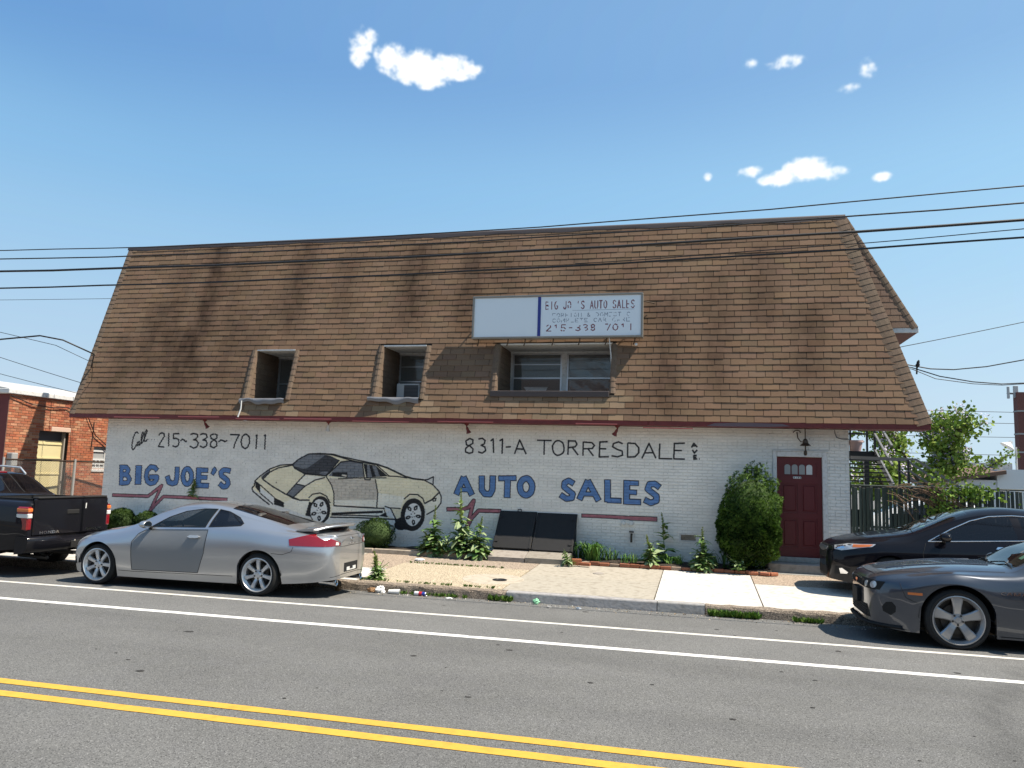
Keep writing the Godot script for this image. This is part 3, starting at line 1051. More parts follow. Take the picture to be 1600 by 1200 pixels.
func wall_picture() -> Image:
	var w := 4096
	var px := w / WALL_W
	var h := int(2.9 * px)
	var im := Image.create(w, h, false, Image.FORMAT_RGB8)
	var white := Color(0.775, 0.755, 0.712)
	im.fill(white.linear_to_srgb())
	var inks := [Color(0.012, 0.012, 0.014), Color(0.115, 0.235, 0.48), Color(0.43, 0.16, 0.19), Color(0.86, 0.785, 0.585), Color(0.60, 0.545, 0.46), Color(0.05, 0.052, 0.06), Color(0.82, 0.81, 0.78), Color(0.19, 0.205, 0.225), Color(0.88, 0.845, 0.73)]
	for m in MURAL:
		var pts := PackedVector2Array()
		var raw: Array = m[3]
		for k in range(0, raw.size(), 2):
			pts.append(Vector2(raw[k] / 100.0 * px, (2.63 - raw[k + 1] / 100.0) * px))
		var ink: Color = inks[m[1]].linear_to_srgb()
		if m[0] == "p":
			fill_shape(im, pts, ink)
		else:
			var half: float = m[2] / 200.0 * px
			draw_stroke(im, pts, maxf(half * (1.25 if m[1] == 0 and half < 8.0 else 1.0), 2.6), ink, 3.0 if m[1] == 0 and half > 6.0 else 0.0)
	im.resize(w / 2, h / 2, Image.INTERPOLATE_BILINEAR)
	# brush marks, dirt and small chips in the paint
	var f := FastNoiseLite.new()
	f.seed = 12
	f.frequency = 0.012
	f.fractal_octaves = 5
	var g := FastNoiseLite.new()
	g.seed = 19
	g.frequency = 0.16
	g.fractal_octaves = 3
	var data := im.get_data()
	var ww := im.get_width()
	for y in im.get_height():
		for x in ww:
			var k := 1.0 + 0.05 * f.get_noise_2d(x, y * 2.0) + 0.025 * g.get_noise_2d(x * 0.6, y)
			if g.get_noise_2d(x * 0.8 + 900.0, y * 0.9) > 0.66:
				k *= 0.7
			var i := (y * ww + x) * 3
			if data[i + 2] < 195:      # brushed colours dried unevenly
				k += 0.07 * f.get_noise_2d(x * 5.0, y * 2.5 + 300.0) + 0.06 * g.get_noise_2d(x * 0.3, y * 1.4)
			for q in 3:
				data[i + q] = clampi(int(data[i + q] * k), 0, 255)
	return Image.create_from_data(ww, im.get_height(), false, Image.FORMAT_RGB8, data)


func roof_picture() -> Image:
	var w := 1024
	var h := 256
	var f := FastNoiseLite.new()
	f.seed = 4
	f.frequency = 0.02
	f.fractal_octaves = 4
	var streaks := [[2.45, 4.9, 0.8, 0.26, 0.55], [1.6, 4.2, 1.4, 0.25, 0.32], [1.05, 3.2, 0.8, 0.3, 0.40], [3.3, 4.4, 0.5, 0.3, 0.25], [4.95, 4.9, 2.2, 0.3, 0.45], [6.3, 4.5, 2.6, 0.3, 0.3], [8.15, 4.6, 2.4, 0.35, 0.5], [9.6, 4.4, 2.3, 0.3, 0.48], [10.5, 4.2, 3.0, 0.3, 0.3], [14.25, 3.0, 0.1, 0.3, 0.42], [12.2, 4.7, 3.3, 0.35, 0.3], [16.3, 4.2, 2.0, 0.3, 0.32], [15.3, 3.6, 0.6, 0.25, 0.34], [17.2, 2.8, 1.0, 0.3, 0.34], [3.9, 3.0, 0.4, 0.45, 0.22], [0.3, 2.2, 0.2, 0.3, 0.3], [13.4, 4.0, 2.6, 0.3, 0.25], [2.0, 2.4, 0.2, 0.35, 0.4]]
	var data := PackedByteArray()
	data.resize(w * h * 3)
	var r := RandomNumberGenerator.new()
	r.seed = 2
	for y in h:
		for x in w:
			var px := ROOF_XL + (ROOF_XR - ROOF_XL) * (x + 0.5) / w
			var s := 4.9 * (1.0 - (y + 0.5) / h)
			var k := 0.96 + 0.14 * f.get_noise_2d(x * 0.8, y * 1.0) + r.randf_range(-0.05, 0.05)
			for q in streaks:
				var d: float = (px - q[0] - 0.12 * f.get_noise_2d(s * 30.0, q[0] * 70.0)) / (q[3] * 1.3)
				if absf(d) < 2.2:
					k *= 1.0 - q[4] * exp(-d * d) * smoothstep(q[2] - 0.5, q[2] + 0.5, s) * (1.0 - smoothstep(q[1] - 0.15, q[1] + 0.1, s)) * clampf(0.95 + 0.5 * f.get_noise_2d(x * 3.0, y * 1.5), 0.4, 1.3)
			var i := (y * w + x) * 3
			var v := clampf(k, 0.2, 1.0)
			data[i] = int(255.0 * pow(v, 0.4545))
			data[i + 1] = int(255.0 * pow(v * lerpf(0.94, 1.0, v), 0.4545))
			data[i + 2] = int(255.0 * pow(v * lerpf(0.96, 1.0, v), 0.4545))
	return Image.create_from_data(w, h, false, Image.FORMAT_RGB8, data)


func wall_uv(x: float, y: float) -> Vector2:
	return Vector2(x / WALL_W, (2.63 - y) / 2.9)


# ---- the building ----
func shop() -> void:
	var root := thing("shop_building", "long white painted brick shop with tall brown shingled mansard roof and car mural", "building", Vector3.ZERO)
	shop_walls(root)
	shop_roof(root)


func shop_walls(root: Node3D) -> void:
	var wall := MB.new()
	# joints, recessed; then the side and rear walls
	var zj := -0.016
	for r in [[0.0, 16.46, -0.3, 2.63], [16.46, 17.50, 2.15, 2.63], [17.50, WALL_W, -0.3, 2.63]]:
		wall.quad(Vector3(r[0], r[2], zj), Vector3(r[1], r[2], zj), Vector3(r[1], r[3], zj), Vector3(r[0], r[3], zj), Vector3.BACK, wall_uv(r[0], r[2]), wall_uv(r[1], r[2]), wall_uv(r[1], r[3]), wall_uv(r[0], r[3]))
	var blank := wall_uv(14.6, 1.0)
	for r in [[Vector3(0, -0.3, -0.002), Vector3(0, -0.3, -9), Vector3(0, 2.8, -9), Vector3(0, 2.8, -0.002), Vector3.LEFT], [Vector3(WALL_W, -0.3, -0.002), Vector3(WALL_W, -0.3, -9), Vector3(WALL_W, 4.9, -9), Vector3(WALL_W, 2.7, -0.002), Vector3.RIGHT], [Vector3(0, -0.3, -9), Vector3(WALL_W, -0.3, -9), Vector3(WALL_W, 2.8, -9), Vector3(0, 2.8, -9), Vector3.FORWARD], [Vector3(2.4, 2.8, -9), Vector3(WALL_W, 2.8, -9), Vector3(WALL_W, 7.3, -9), Vector3(2.4, 7.3, -9), Vector3.FORWARD], [Vector3(2.4, 2.8, -0.9), Vector3(2.4, 2.8, -9), Vector3(2.4, 7.42, -9), Vector3(2.4, 7.42, -0.9), Vector3.LEFT], [Vector3(WALL_W, 2.7, -0.9), Vector3(WALL_W, 2.7, -9), Vector3(WALL_W, 7.3, -9), Vector3(WALL_W, 7.3, -0.9), Vector3.RIGHT]]:
		wall.quad(r[0], r[1], r[2], r[3], r[4], blank, blank, blank, blank)
	var wall_part := done(wall, "wall", M.painted_brick, root)
	var spots := []
	var ch := 0.0672
	var course := 0
	var y := -0.29
	while y < 2.62:
		var x := -0.102 if course % 2 else 0.0
		var header := course % 7 == 3
		while x < WALL_W:
			var len := 0.1015 if header else 0.203
			var x0 := maxf(x, 0.0) + 0.002
			var x1 := minf(x + len, WALL_W) - 0.003
			x += len
			for gap in [[16.455, 17.505, -0.3, 2.15], [14.55, 14.91, 0.205, 0.375]]:
				if y + ch * 0.5 > gap[2] and y + ch * 0.5 < gap[3]:
					if x0 < gap[0] and x1 > gap[0]:
						x1 = gap[0]
					elif x0 < gap[1] and x1 > gap[1]:
						x0 = gap[1]
					elif x0 >= gap[0] and x1 <= gap[1]:
						x1 = x0
			if x1 - x0 > 0.02:
				spots.append([x0, x1, y + 0.007, minf(y + ch - 0.007, 2.63)])
		y += ch
		course += 1
	var eye := Vector3(15.0, 1.5, 17.1)
	spots.sort_custom(func(a, b): return eye.distance_squared_to(Vector3(a[0], a[2], 0)) - 9.0 * (a[1] - a[0]) < eye.distance_squared_to(Vector3(b[0], b[2], 0)) - 9.0 * (b[1] - b[0]))
	var rest := MB.new()
	for k in spots.size():
		var s: Array = spots[k]
		var b := rest if k >= 300 else MB.new()
		var zf := rng.randf_range(-0.001, 0.002)
		var bev := 0.003
		var o := [Vector3(s[0], s[2], zj), Vector3(s[1], s[2], zj), Vector3(s[1], s[3], zj), Vector3(s[0], s[3], zj)]
		var i := [Vector3(s[0] + bev, s[2] + bev, zf), Vector3(s[1] - bev, s[2] + bev, zf), Vector3(s[1] - bev, s[3] - bev, zf), Vector3(s[0] + bev, s[3] - bev, zf)]
		var uo := []
		var ui := []
		for q in 4:
			uo.append(wall_uv(o[q].x, o[q].y))
			ui.append(wall_uv(i[q].x, i[q].y))
		b.quad(i[0], i[1], i[2], i[3], Vector3.BACK, ui[0], ui[1], ui[2], ui[3])
		for q in 4:
			var e := (q + 1) % 4
			var nn := ((o[e] - o[q]) as Vector3).cross(i[q] - o[q]).normalized()
			if nn.z < 0.0:
				nn = -nn
			b.quad(o[q], o[e], i[e], i[q], nn, uo[q], uo[e], ui[e], ui[q])
		if k < 300:
			done(b, "brick", M.painted_brick, wall_part)
	done(rest, "brickwork", M.painted_brick, wall_part, "stuff")
	# door
	var frame := MB.new()
	for r in [[16.445, 16.525, -0.02, 2.16], [17.415, 17.513, -0.02, 2.16]]:
		frame.chamfered(Vector3(r[0], r[2], -0.1), Vector3(r[1], r[3], 0.03), 0.008)
	frame.chamfered(Vector3(16.526, 2.05, -0.1), Vector3(17.414, 2.159, 0.028), 0.008)
	frame.chamfered(Vector3(16.43, 2.16, -0.02), Vector3(17.53, 2.185, 0.045), 0.006)
	done(frame, "door_frame", M.white_trim, root)
	var door := MB.new()
	# a leaf with a fan of four small arched lights and moulded panels
	door.block(Vector3(16.526, 0.0, -0.095), Vector3(17.414, 2.049, -0.06))
	door.block(Vector3(16.526, 0.0, -0.06), Vector3(16.62, 2.049, -0.042))
	door.block(Vector3(17.32, 0.0, -0.06), Vector3(17.414, 2.049, -0.042))
	for r in [[0.0, 0.2], [0.78, 0.9], [1.5, 1.66], [1.93, 2.049]]:
		door.block(Vector3(16.62, r[0], -0.06), Vector3(17.32, r[1], -0.0425))
	door.block(Vector3(16.94, 0.2, -0.06), Vector3(17.0, 0.78, -0.043))
	door.block(Vector3(16.94, 0.9, -0.06), Vector3(17.0, 1.5, -0.043))
	for r in [[16.66, 16.9, 0.24, 0.74], [17.04, 17.28, 0.24, 0.74], [16.66, 16.9, 0.94, 1.46], [17.04, 17.28, 0.94, 1.46]]:
		door.chamfered(Vector3(r[0], r[2], -0.07), Vector3(r[1], r[3], -0.048), 0.014)
	var leaf := done(door, "door", M.door_red, root)
	for k in 4:
		var arch := PackedVector2Array()
		var cx := 16.7425 + k * 0.143
		for q in 9:
			arch.append(Vector2(cx + cos(PI * q / 8.0) * 0.058, 1.845 + sin(PI * q / 8.0) * 0.05))
		arch.append(Vector2(cx - 0.058, 1.69))
		arch.append(Vector2(cx + 0.058, 1.69))
		var p := MB.new()
		p.prism(arch, -0.061, -0.053)
		done(p, "door_light", M.blind if k < 3 else M.white_plastic, leaf)
	var slot := MB.new()
	slot.chamfered(Vector3(16.85, 1.6, -0.043), Vector3(17.01, 1.645, -0.034), 0.004)
	done(slot, "number_plate", M.white_plastic, leaf)
	for q in [[16.865, 0.03], [16.915, 0.018], [16.95, 0.03], [16.985, 0.024]]:
		var dg := MB.new()
		dg.block(Vector3(q[0], 1.608, -0.0335), Vector3(q[0] + 0.014, 1.608 + q[1], -0.032))
		done(dg, "numeral", M.black_paint, leaf)
	var knob := MB.new()
	knob.lathe([[0.0, 0.07], [0.025, 0.06], [0.03, 0.045], [0.012, 0.03], [0.012, 0.0]], Transform3D(Basis.IDENTITY, Vector3(16.59, 0.95, -0.045)), 14)
	done(knob, "door_knob", M.bronze, leaf)
	var step := MB.new()
	step.col = Color(0.3, 0.29, 0.275)
	step.chamfered(Vector3(16.3, -0.32, -0.09), Vector3(17.75, -0.10, 0.42), 0.015)
	done(step, "door_step", M.concrete, root)
	var sill := MB.new()
	sill.col = Color(0.4, 0.39, 0.37)
	sill.chamfered(Vector3(16.45, -0.1, -0.1), Vector3(17.51, -0.002, 0.06), 0.01)
	done(sill, "threshold", M.concrete, root)
	# vent grille, spigot and pipe stubs low on the wall
	var vent := MB.new()
	for r in [[14.55, 14.91, 0.205, 0.228], [14.55, 14.91, 0.352, 0.375], [14.55, 14.575, 0.228, 0.352], [14.885, 14.91, 0.228, 0.352]]:
		vent.block(Vector3(r[0], r[2], -0.02), Vector3(r[1], r[3], 0.008))
	var vp := done(vent, "vent_frame", M.white_trim, root)
	var back := MB.new()
	back.block(Vector3(14.575, 0.228, -0.05), Vector3(14.885, 0.352, -0.04))
	done(back, "vent_back", M.weathered_wood, vp)
	for k in 5:
		var sl := MB.new()
		sl.block(Vector3(14.576, 0, -0.012), Vector3(14.884, 0.004, 0.01), Transform3D(Basis(Vector3.RIGHT, 0.6), Vector3(0, 0.243 + k * 0.023, -0.012)))
		done(sl, "slat", M.bronze, vp)
	var pipe := MB.new()
	pipe.tube(PackedVector3Array([Vector3(13.54, 0.30, -0.01), Vector3(13.54, 0.31, 0.06), Vector3(13.54, 0.25, 0.08), Vector3(13.54, 0.14, 0.08)]), 0.022)
	pipe.tube(PackedVector3Array([Vector3(13.49, 0.36, 0.05), Vector3(13.59, 0.36, 0.05)]), 0.016)
	done(pipe, "spigot", M.bronze, root)
	for x in [13.36, 13.53]:
		var cap := MB.new()
		cap.lathe([[0.05, 0.0], [0.05, 0.05], [0.035, 0.06], [0.0, 0.06]], Transform3D(Basis.IDENTITY, Vector3(x, 0.54, 0.0)), 14)
		done(cap, "pipe_cap", M.white_trim, root)
	var sign := MB.new()
	sign.chamfered(Vector3(15.92, 1.60, 0.002), Vector3(16.18, 1.80, 0.018), 0.005)
	var plaque := done(sign, "wall_plaque", M.black_paint, root)
	for r in [[15.945, 15.965, 1.63, 1.77], [15.965, 16.02, 1.75, 1.77], [15.965, 16.01, 1.69, 1.71], [16.04, 16.06, 1.63, 1.77]]:
		var ink := MB.new()
		ink.block(Vector3(r[0], r[2], 0.0185), Vector3(r[1], r[3], 0.02))
		done(ink, "plaque_mark", M.white_trim, plaque)
	cellar_door(root)
	# loose cable at the right end under the eave
	var cable := MB.new()
	cable.tube(PackedVector3Array([Vector3(17.66, 2.62, 0.05), Vector3(17.67, 2.55, 0.03), Vector3(17.7, 2.47, 0.015), Vector3(17.78, 2.44, 0.012), Vector3(17.9, 2.435, 0.012), Vector3(17.98, 2.44, -0.02)]), 0.008, 0.008, 6)
	done(cable, "cable", M.wire, root)
	var lead := MB.new()
	lead.tube(PackedVector3Array([Vector3(17.955, 2.6, 0.0), Vector3(17.957, 1.8, 0.0), Vector3(17.955, 0.4, 0.0), Vector3(17.957, -0.2, 0.0)]), 0.007, 0.007, 6)
	done(lead, "downlead", M.wire, root)


func cellar_door(root: Node3D) -> void:
	var a := 10.64
	var e := 12.34
	# two worn pads in front, sloping down to the pavement
	for r in [[a, 11.42, 0.0], [11.44, e, 0.015]]:
		var pad := MB.new()
		pad.col = jitter(Color(0.30, 0.27, 0.235), 0.08)
		var p := []
		for k in 8:
			p.append(Vector3(r[1] if k & 1 else r[0], (-0.215 + r[2] if k & 4 else -0.10 + r[2] * 0.5) if k & 2 else -0.33, 1.08 + r[2] if k & 4 else 0.62))
		pad.hexa(p)
		done(pad, "cellar_pad", M.concrete, root)
	var side := MB.new()
	for x in [a, e - 0.06]:
		var p := []
		for k in 8:
			p.append(Vector3(x + (0.06 if k & 1 else 0.0), (-0.10 if k & 4 else 0.63) if k & 2 else -0.3, 0.63 if k & 4 else 0.0))
		side.hexa(p)
	done(side, "cellar_side", M.cellar_steel, root)
	for k in 2:
		var x0 := a - 0.03 if k == 0 else 11.47
		var x1 := 11.455 if k == 0 else e + 0.02
		var leaf := MB.new()
		var d := Vector3(0, -0.765, 0.65).normalized()
		var up := Vector3(0, 0.65, 0.765).normalized()
		var at := Transform3D(Basis(Vector3.RIGHT, up, d), Vector3(0, 0.69 - 0.012 * k, 0.012))
		leaf.chamfered(Vector3(x0, -0.02, 0.0), Vector3(x1, 0.018, 1.0), 0.008, at)
		leaf.block(Vector3(x0 + 0.01, 0.018, 0.02), Vector3(x0 + 0.05, 0.026, 0.98), at)
		leaf.block(Vector3(x1 - 0.05, 0.018, 0.02), Vector3(x1 - 0.01, 0.026, 0.98), at)
		var o := done(leaf, "cellar_leaf", M.cellar_steel, root)
		for z in [0.15, 0.8]:
			var hinge := MB.new()
			var hx := x0 + 0.02 if k == 0 else x1 - 0.1
			hinge.block(Vector3(hx, 0.0265, z), Vector3(hx + 0.08, 0.036, z + 0.05), at)
			done(hinge, "hinge", M.cellar_steel, o)
	var grip := MB.new()
	grip.tube(PackedVector3Array([Vector3(11.02, 0.69, 0.03), Vector3(11.02, 0.735, 0.04), Vector3(11.10, 0.735, 0.04), Vector3(11.10, 0.69, 0.03)]), 0.012)
	done(grip, "cellar_handle", M.black_paint, root)


# position on the front slope: x along the eave, s up the slope, lift off it
func on_roof(x: float, s: float, lift := 0.0) -> Vector3:
	var d := Vector3(0, ROOF_TOP - ROOF_Y, ROOF_ZT - ROOF_Z).normalized()
	return Vector3(x, ROOF_Y, ROOF_Z) + d * s + Vector3(0, -d.z, d.y) * lift


func slope_s(y: float) -> float:
	return (y - ROOF_Y) / (ROOF_TOP - ROOF_Y) * 4.8866


# one shingle tab: a thin wedge lying on a plane at O with axes X, U (up the slope), N
func tab(b: MB, O: Vector3, X: Vector3, U: Vector3, N: Vector3, x0: float, x1: float, s0: float, s1: float, thick: float, low: float, plain := false, low2 := 1e9) -> void:
	if low2 > 1e8:
		low2 = low
	var p := []
	for q in [[x0, s0 - low, thick], [x1, s0 - low2, thick], [x1, s1, 0.002], [x0, s1, 0.002], [x0, s0 - low, 0.0], [x1, s0 - low2, 0.0]]:
		p.append(O + X * q[0] + U * q[1] + N * q[2])
	var uv := []
	for q in [[x0, s0], [x1, s0], [x1, s1], [x0, s1]]:
		uv.append(Vector2((q[0] - ROOF_XL) / (ROOF_XR - ROOF_XL), 1.0 - q[1] / 4.9) if not plain else Vector2.ZERO)
	var nn: Vector3 = (N + U * (thick / (s1 - s0))).normalized()
	b.quad(p[0], p[1], p[2], p[3], nn, uv[0], uv[1], uv[2], uv[3])
	b.quad(p[0], p[1], p[5], p[4], -U, uv[0], uv[1], uv[1], uv[0])
	b.tri(p[0], p[4], p[3], -X, -X, -X, uv[0], uv[0], uv[3])
	b.tri(p[1], p[5], p[2], X, X, X, uv[1], uv[1], uv[2])


func shop_roof(root: Node3D) -> void:
	var U := Vector3(0, ROOF_TOP - ROOF_Y, ROOF_ZT - ROOF_Z).normalized()
	var N := Vector3(0, -U.z, U.y)
	var L := 4.8866
	var O := Vector3(0, ROOF_Y, ROOF_Z)
	# deck under the shingles, with the window openings left free
	var deck := MB.new()
	var xs := [ROOF_XL, 4.25, 5.29, 7.62, 8.69, 10.50, 13.06, ROOF_XR]
	var ss := [0.0, slope_s(3.13), slope_s(3.18), slope_s(3.33), slope_s(4.37), slope_s(4.45), slope_s(4.46), L]
	var edge := func(x: float, s: float) -> float:
		return clampf(x, lerpf(ROOF_XL, ROOF_XTL, s / L), lerpf(ROOF_XR, ROOF_XTR, s / L))
	for i in xs.size() - 1:
		for j in ss.size() - 1:
			var open := false
			for o in OPENINGS:
				if xs[i] >= o[0] - 0.001 and xs[i + 1] <= o[1] + 0.001 and ss[j] >= slope_s(o[2]) - 0.001 and ss[j + 1] <= slope_s(o[3]) + 0.001:
					open = true
			if not open:
				deck.quad(on_roof(edge.call(xs[i], ss[j]), ss[j], -0.004), on_roof(edge.call(xs[i + 1], ss[j]), ss[j], -0.004), on_roof(edge.call(xs[i + 1], ss[j + 1]), ss[j + 1], -0.004), on_roof(edge.call(xs[i], ss[j + 1]), ss[j + 1], -0.004), N)
	# top, left side, right return and back of the mansard
	# (left of x = 2.4 the slope is a false front; the lower roof behind it is flat)
	deck.flat_quad(Vector3(2.4, ROOF_TOP, ROOF_ZT), Vector3(ROOF_XTR, ROOF_TOP, ROOF_ZT), Vector3(ROOF_XTR, ROOF_TOP, -9), Vector3(2.4, ROOF_TOP, -9), Vector3.UP)
	deck.flat_quad(Vector3(-0.02, 2.79, 0.3), Vector3(2.4, 2.79, 0.3), Vector3(2.4, 2.79, -9), Vector3(-0.02, 2.79, -9), Vector3.UP)
	deck.flat_quad(Vector3(ROOF_XL, ROOF_Y, ROOF_Z), Vector3(ROOF_XTL, ROOF_TOP, ROOF_ZT), Vector3(ROOF_XTL, ROOF_TOP, ROOF_ZT - 0.15), Vector3(ROOF_XL, ROOF_Y, ROOF_Z - 0.15), Vector3.LEFT)
	deck.flat_quad(Vector3(ROOF_XL, ROOF_Y, ROOF_Z - 0.15), Vector3(ROOF_XTL, ROOF_TOP, ROOF_ZT - 0.15), Vector3(2.41, ROOF_TOP, ROOF_ZT - 0.15), Vector3(2.41, ROOF_Y, ROOF_Z - 0.15), Vector3.FORWARD)
	deck.flat_quad(Vector3(ROOF_XTL, ROOF_TOP, ROOF_ZT), Vector3(2.41, ROOF_TOP, ROOF_ZT), Vector3(2.41, ROOF_TOP, ROOF_ZT - 0.15), Vector3(ROOF_XTL, ROOF_TOP, ROOF_ZT - 0.15), Vector3.UP)
	deck.flat_quad(Vector3(ROOF_XR, ROOF_Y, ROOF_Z), Vector3(ROOF_XTR, ROOF_TOP, ROOF_ZT), Vector3(ROOF_XTR, ROOF_TOP, -0.85), Vector3(ROOF_XR, ROOF_Y, -0.3), Vector3.RIGHT)
	deck.flat_quad(Vector3(ROOF_XR, ROOF_Y, -0.3), Vector3(ROOF_XTR, ROOF_TOP, -0.85), Vector3(WALL_W, ROOF_TOP, -0.85), Vector3(WALL_W, ROOF_Y, -0.3), Vector3.FORWARD)
	var roof := done(deck, "roof", M.tar_paper, root)
	# shingles in courses
	var expo := L / 34.0
	var spots := []
	for r in 34:
		var s0 := r * expo
		var s1 := s0 + expo
		var xl := lerpf(ROOF_XL, ROOF_XTL, s0 / L) + 0.16
		var xr := lerpf(ROOF_XR, ROOF_XTR, s0 / L) - 0.13
		var x := xl - rng.randf_range(0.0, 0.05) - (0.167 if r % 2 else 0.0)
		while x < xr:
			var pieces := [[maxf(x + 0.005, xl), minf(x + 0.328, xr)]]
			var base := x
			x += 0.3335
			for o in OPENINGS:
				if s1 > slope_s(o[2]) + 0.03 and s0 < slope_s(o[3]) - 0.03:
					var left := []
					for p in pieces:
						if p[1] <= o[0] - 0.1 or p[0] >= o[1] + 0.1:
							left.append(p)
						else:
							if p[0] < o[0] - 0.1:
								left.append([p[0], o[0] - 0.1])
							if p[1] > o[1] + 0.1:
								left.append([o[1] + 0.1, p[1]])
					pieces = left
			for p in pieces:
				if p[1] - p[0] > 0.03:
					spots.append([p[0], p[1], s0, s1 + 0.012])
	var eye := Vector3(15.0, 1.5, 17.1)
	spots.sort_custom(func(a, b): return eye.distance_squared_to(on_roof(a[0], a[2])) - 25.0 * (a[1] - a[0]) < eye.distance_squared_to(on_roof(b[0], b[2])) - 25.0 * (b[1] - b[0]))
	var rest := MB.new()
	for k in spots.size():
		var s: Array = spots[k]
		var b := rest if k >= 300 else MB.new()
		var c := Color(0.186, 0.122, 0.08)
		var fresh := false
		for o in OPENINGS:
			if s[0] > o[0] - 0.25 and s[1] < o[1] + 0.55 and s[2] < slope_s(o[2]) - 0.02:
				fresh = true
		if fresh and rng.randf() < 0.75:
			c = Color(0.235, 0.168, 0.11)
		b.col = jitter(c, 0.11)
		tab(b, O, Vector3.RIGHT, U, N, s[0], s[1], s[2], s[3], rng.randf_range(0.010, 0.018), rng.randf_range(-0.004, 0.009), false, rng.randf_range(-0.003, 0.008))
		if k < 300:
			done(b, "shingle", M.shingle, roof)
	done(rest, "shingles", M.shingle, roof, "stuff")
	# cap tiles up the two outer edges and beside the windows
	cap_row(roof, on_roof(ROOF_XR - 0.11, 0.0), on_roof(ROOF_XTR - 0.11, L - 0.1), 35, 0.15, Vector3(1, 0, -0.25), N, 0.012)
	cap_row(roof, on_roof(ROOF_XL + 0.09, 0.0), on_roof(ROOF_XTL + 0.09, L - 0.1), 35, 0.09, Vector3(-1, 0, -0.1), N, 0.012)
	for o in OPENINGS:
		var n := int((slope_s(o[3]) - slope_s(o[2])) / expo)
		cap_row(roof, on_roof(o[0] - 0.07, slope_s(o[2])), on_roof(o[0] - 0.07, slope_s(o[3])), n, 0.085, Vector3(1, 0, -0.9), N, 0.05)
		cap_row(roof, on_roof(o[1] + 0.06, slope_s(o[2])), on_roof(o[1] + 0.06, slope_s(o[3])), n, 0.07, Vector3(-1, 0, -0.4), N, 0.028)
	# dark metal along the top edge, a little buckled
	var cap := MB.new()
	var px := ROOF_XTL - 0.02
	var rows := []
	while px < ROOF_XTR + 0.03:
		var w := 0.012 * sin(px * 2.3) + 0.01 * sin(px * 5.9 + 1.0) + (0.03 * maxf(0.0, sin(px * 3.1)) if px > 15.0 else 0.0)
		rows.append(PackedVector3Array([on_roof(px, L - 0.10 - w, 0.018), on_roof(px, L - 0.02, 0.03), Vector3(px, ROOF_TOP + 0.02, ROOF_ZT + 0.02), Vector3(px, ROOF_TOP + 0.025, ROOF_ZT - 0.16), Vector3(px, ROOF_TOP + 0.005, ROOF_ZT - 0.17)]))
		px += 0.12
	cap.grid(rows, func(_i, _j): return Vector3(9, 6.5, -1.6))
	done(cap, "top_flashing", M.brown_flashing, roof)
	# eave: fascia boards, soffit boards and a strip of brighter flashing
	var boards := [[ROOF_XL, 5.0], [5.004, 9.4], [9.404, 13.9], [13.904, ROOF_XR]]
	for k in boards.size():
		var fb := MB.new()
		fb.chamfered(Vector3(boards[k][0], EAVE, ROOF_Z - 0.03), Vector3(boards[k][1], ROOF_Y + 0.004, ROOF_Z), 0.005)
		done(fb, "fascia", M.red_trim, root)
	var px0 := 0.6
	while px0 < 14.5:
		var len := rng.randf_range(0.5, 1.6)
		var st := MB.new()
		var y0 := rng.randf_range(EAVE + 0.008, EAVE + 0.03)
		st.block(Vector3(px0, y0, ROOF_Z + 0.001), Vector3(px0 + len, y0 + rng.randf_range(0.018, 0.035), ROOF_Z + 0.006), Transform3D(Basis(Vector3.BACK, rng.randf_range(-0.006, 0.006)), Vector3.ZERO))
		done(st, "trim_strip", M.pale_red_strip, root)
		px0 += len + rng.randf_range(0.1, 0.9)
	var patch := MB.new()
	patch.prism(PackedVector2Array([Vector2(15.1, 2.635), Vector2(15.4, 2.628), Vector2(16.3, 2.63), Vector2(16.75, 2.65), Vector2(16.6, 2.695), Vector2(15.8, 2.715), Vector2(15.25, 2.69)]), ROOF_Z + 0.001, ROOF_Z + 0.004)
	done(patch, "bare_patch", M.grey_patch, root)
	var endc := MB.new()
	endc.chamfered(Vector3(ROOF_XR - 0.03, EAVE, -0.3), Vector3(ROOF_XR, ROOF_Y, ROOF_Z - 0.031), 0.005)
	endc.chamfered(Vector3(ROOF_XL, EAVE, 0.0), Vector3(ROOF_XL + 0.03, ROOF_Y, ROOF_Z - 0.031), 0.005)
	done(endc, "end_fascia", M.red_trim, root)
	var k := 0
	var zz := -0.3
	while zz < ROOF_Z - 0.04:
		var sb := MB.new()
		sb.block(Vector3(ROOF_XL + 0.031 if zz > -0.05 else WALL_W, EAVE + 0.012, zz), Vector3(ROOF_XR - 0.031, EAVE + 0.03, minf(zz + 0.092, ROOF_Z - 0.032)))
		done(sb, "soffit_board", M.red_trim, root)
		zz += 0.096
		k += 1
	for o in OPENINGS:
		roof_window(root, o)
	porch_roof(root)


func cap_row(parent: Node, a: Vector3, b: Vector3, n: int, half: float, over: Vector3, N: Vector3, lift: float) -> void:
	var d := (b - a) / n
	var up := d.normalized()
	var side := N.cross(up).normalized()
	if side.dot(over) < 0.0:
		side = -side
	for k in n:
		var t := MB.new()
		t.col = jitter(Color(0.25, 0.175, 0.12), 0.1)
		var p0 := a + d * k - up * (0.012 + rng.randf() * 0.012)
		var p1 := a + d * (k + 1) + up * 0.015
		var rows := []
		for e in [[p0, 0.012], [p1, 0.001]]:
			var row := PackedVector3Array()
			for q in [[-half, 0.0], [-half * 0.3, lift * 0.85], [half * 0.45, lift], [half * 0.9, lift * 0.55], [half * 1.05, -0.05]]:
				row.append(e[0] + side * q[0] + N * (q[1] + e[1]))
			rows.append(row)
		for q in 4:
			t.flat_quad(rows[0][q], rows[0][q + 1], rows[1][q + 1], rows[1][q], N + side * (q - 1.2) * 0.8)
			t.flat_quad(rows[0][q], rows[0][q + 1], a + d * k + side * half * (q - 1.0) * 0.4, a + d * k + side * half * (q - 1.5) * 0.4, -up)
		done(t, "cap_tile", M.shingle_plain, parent)


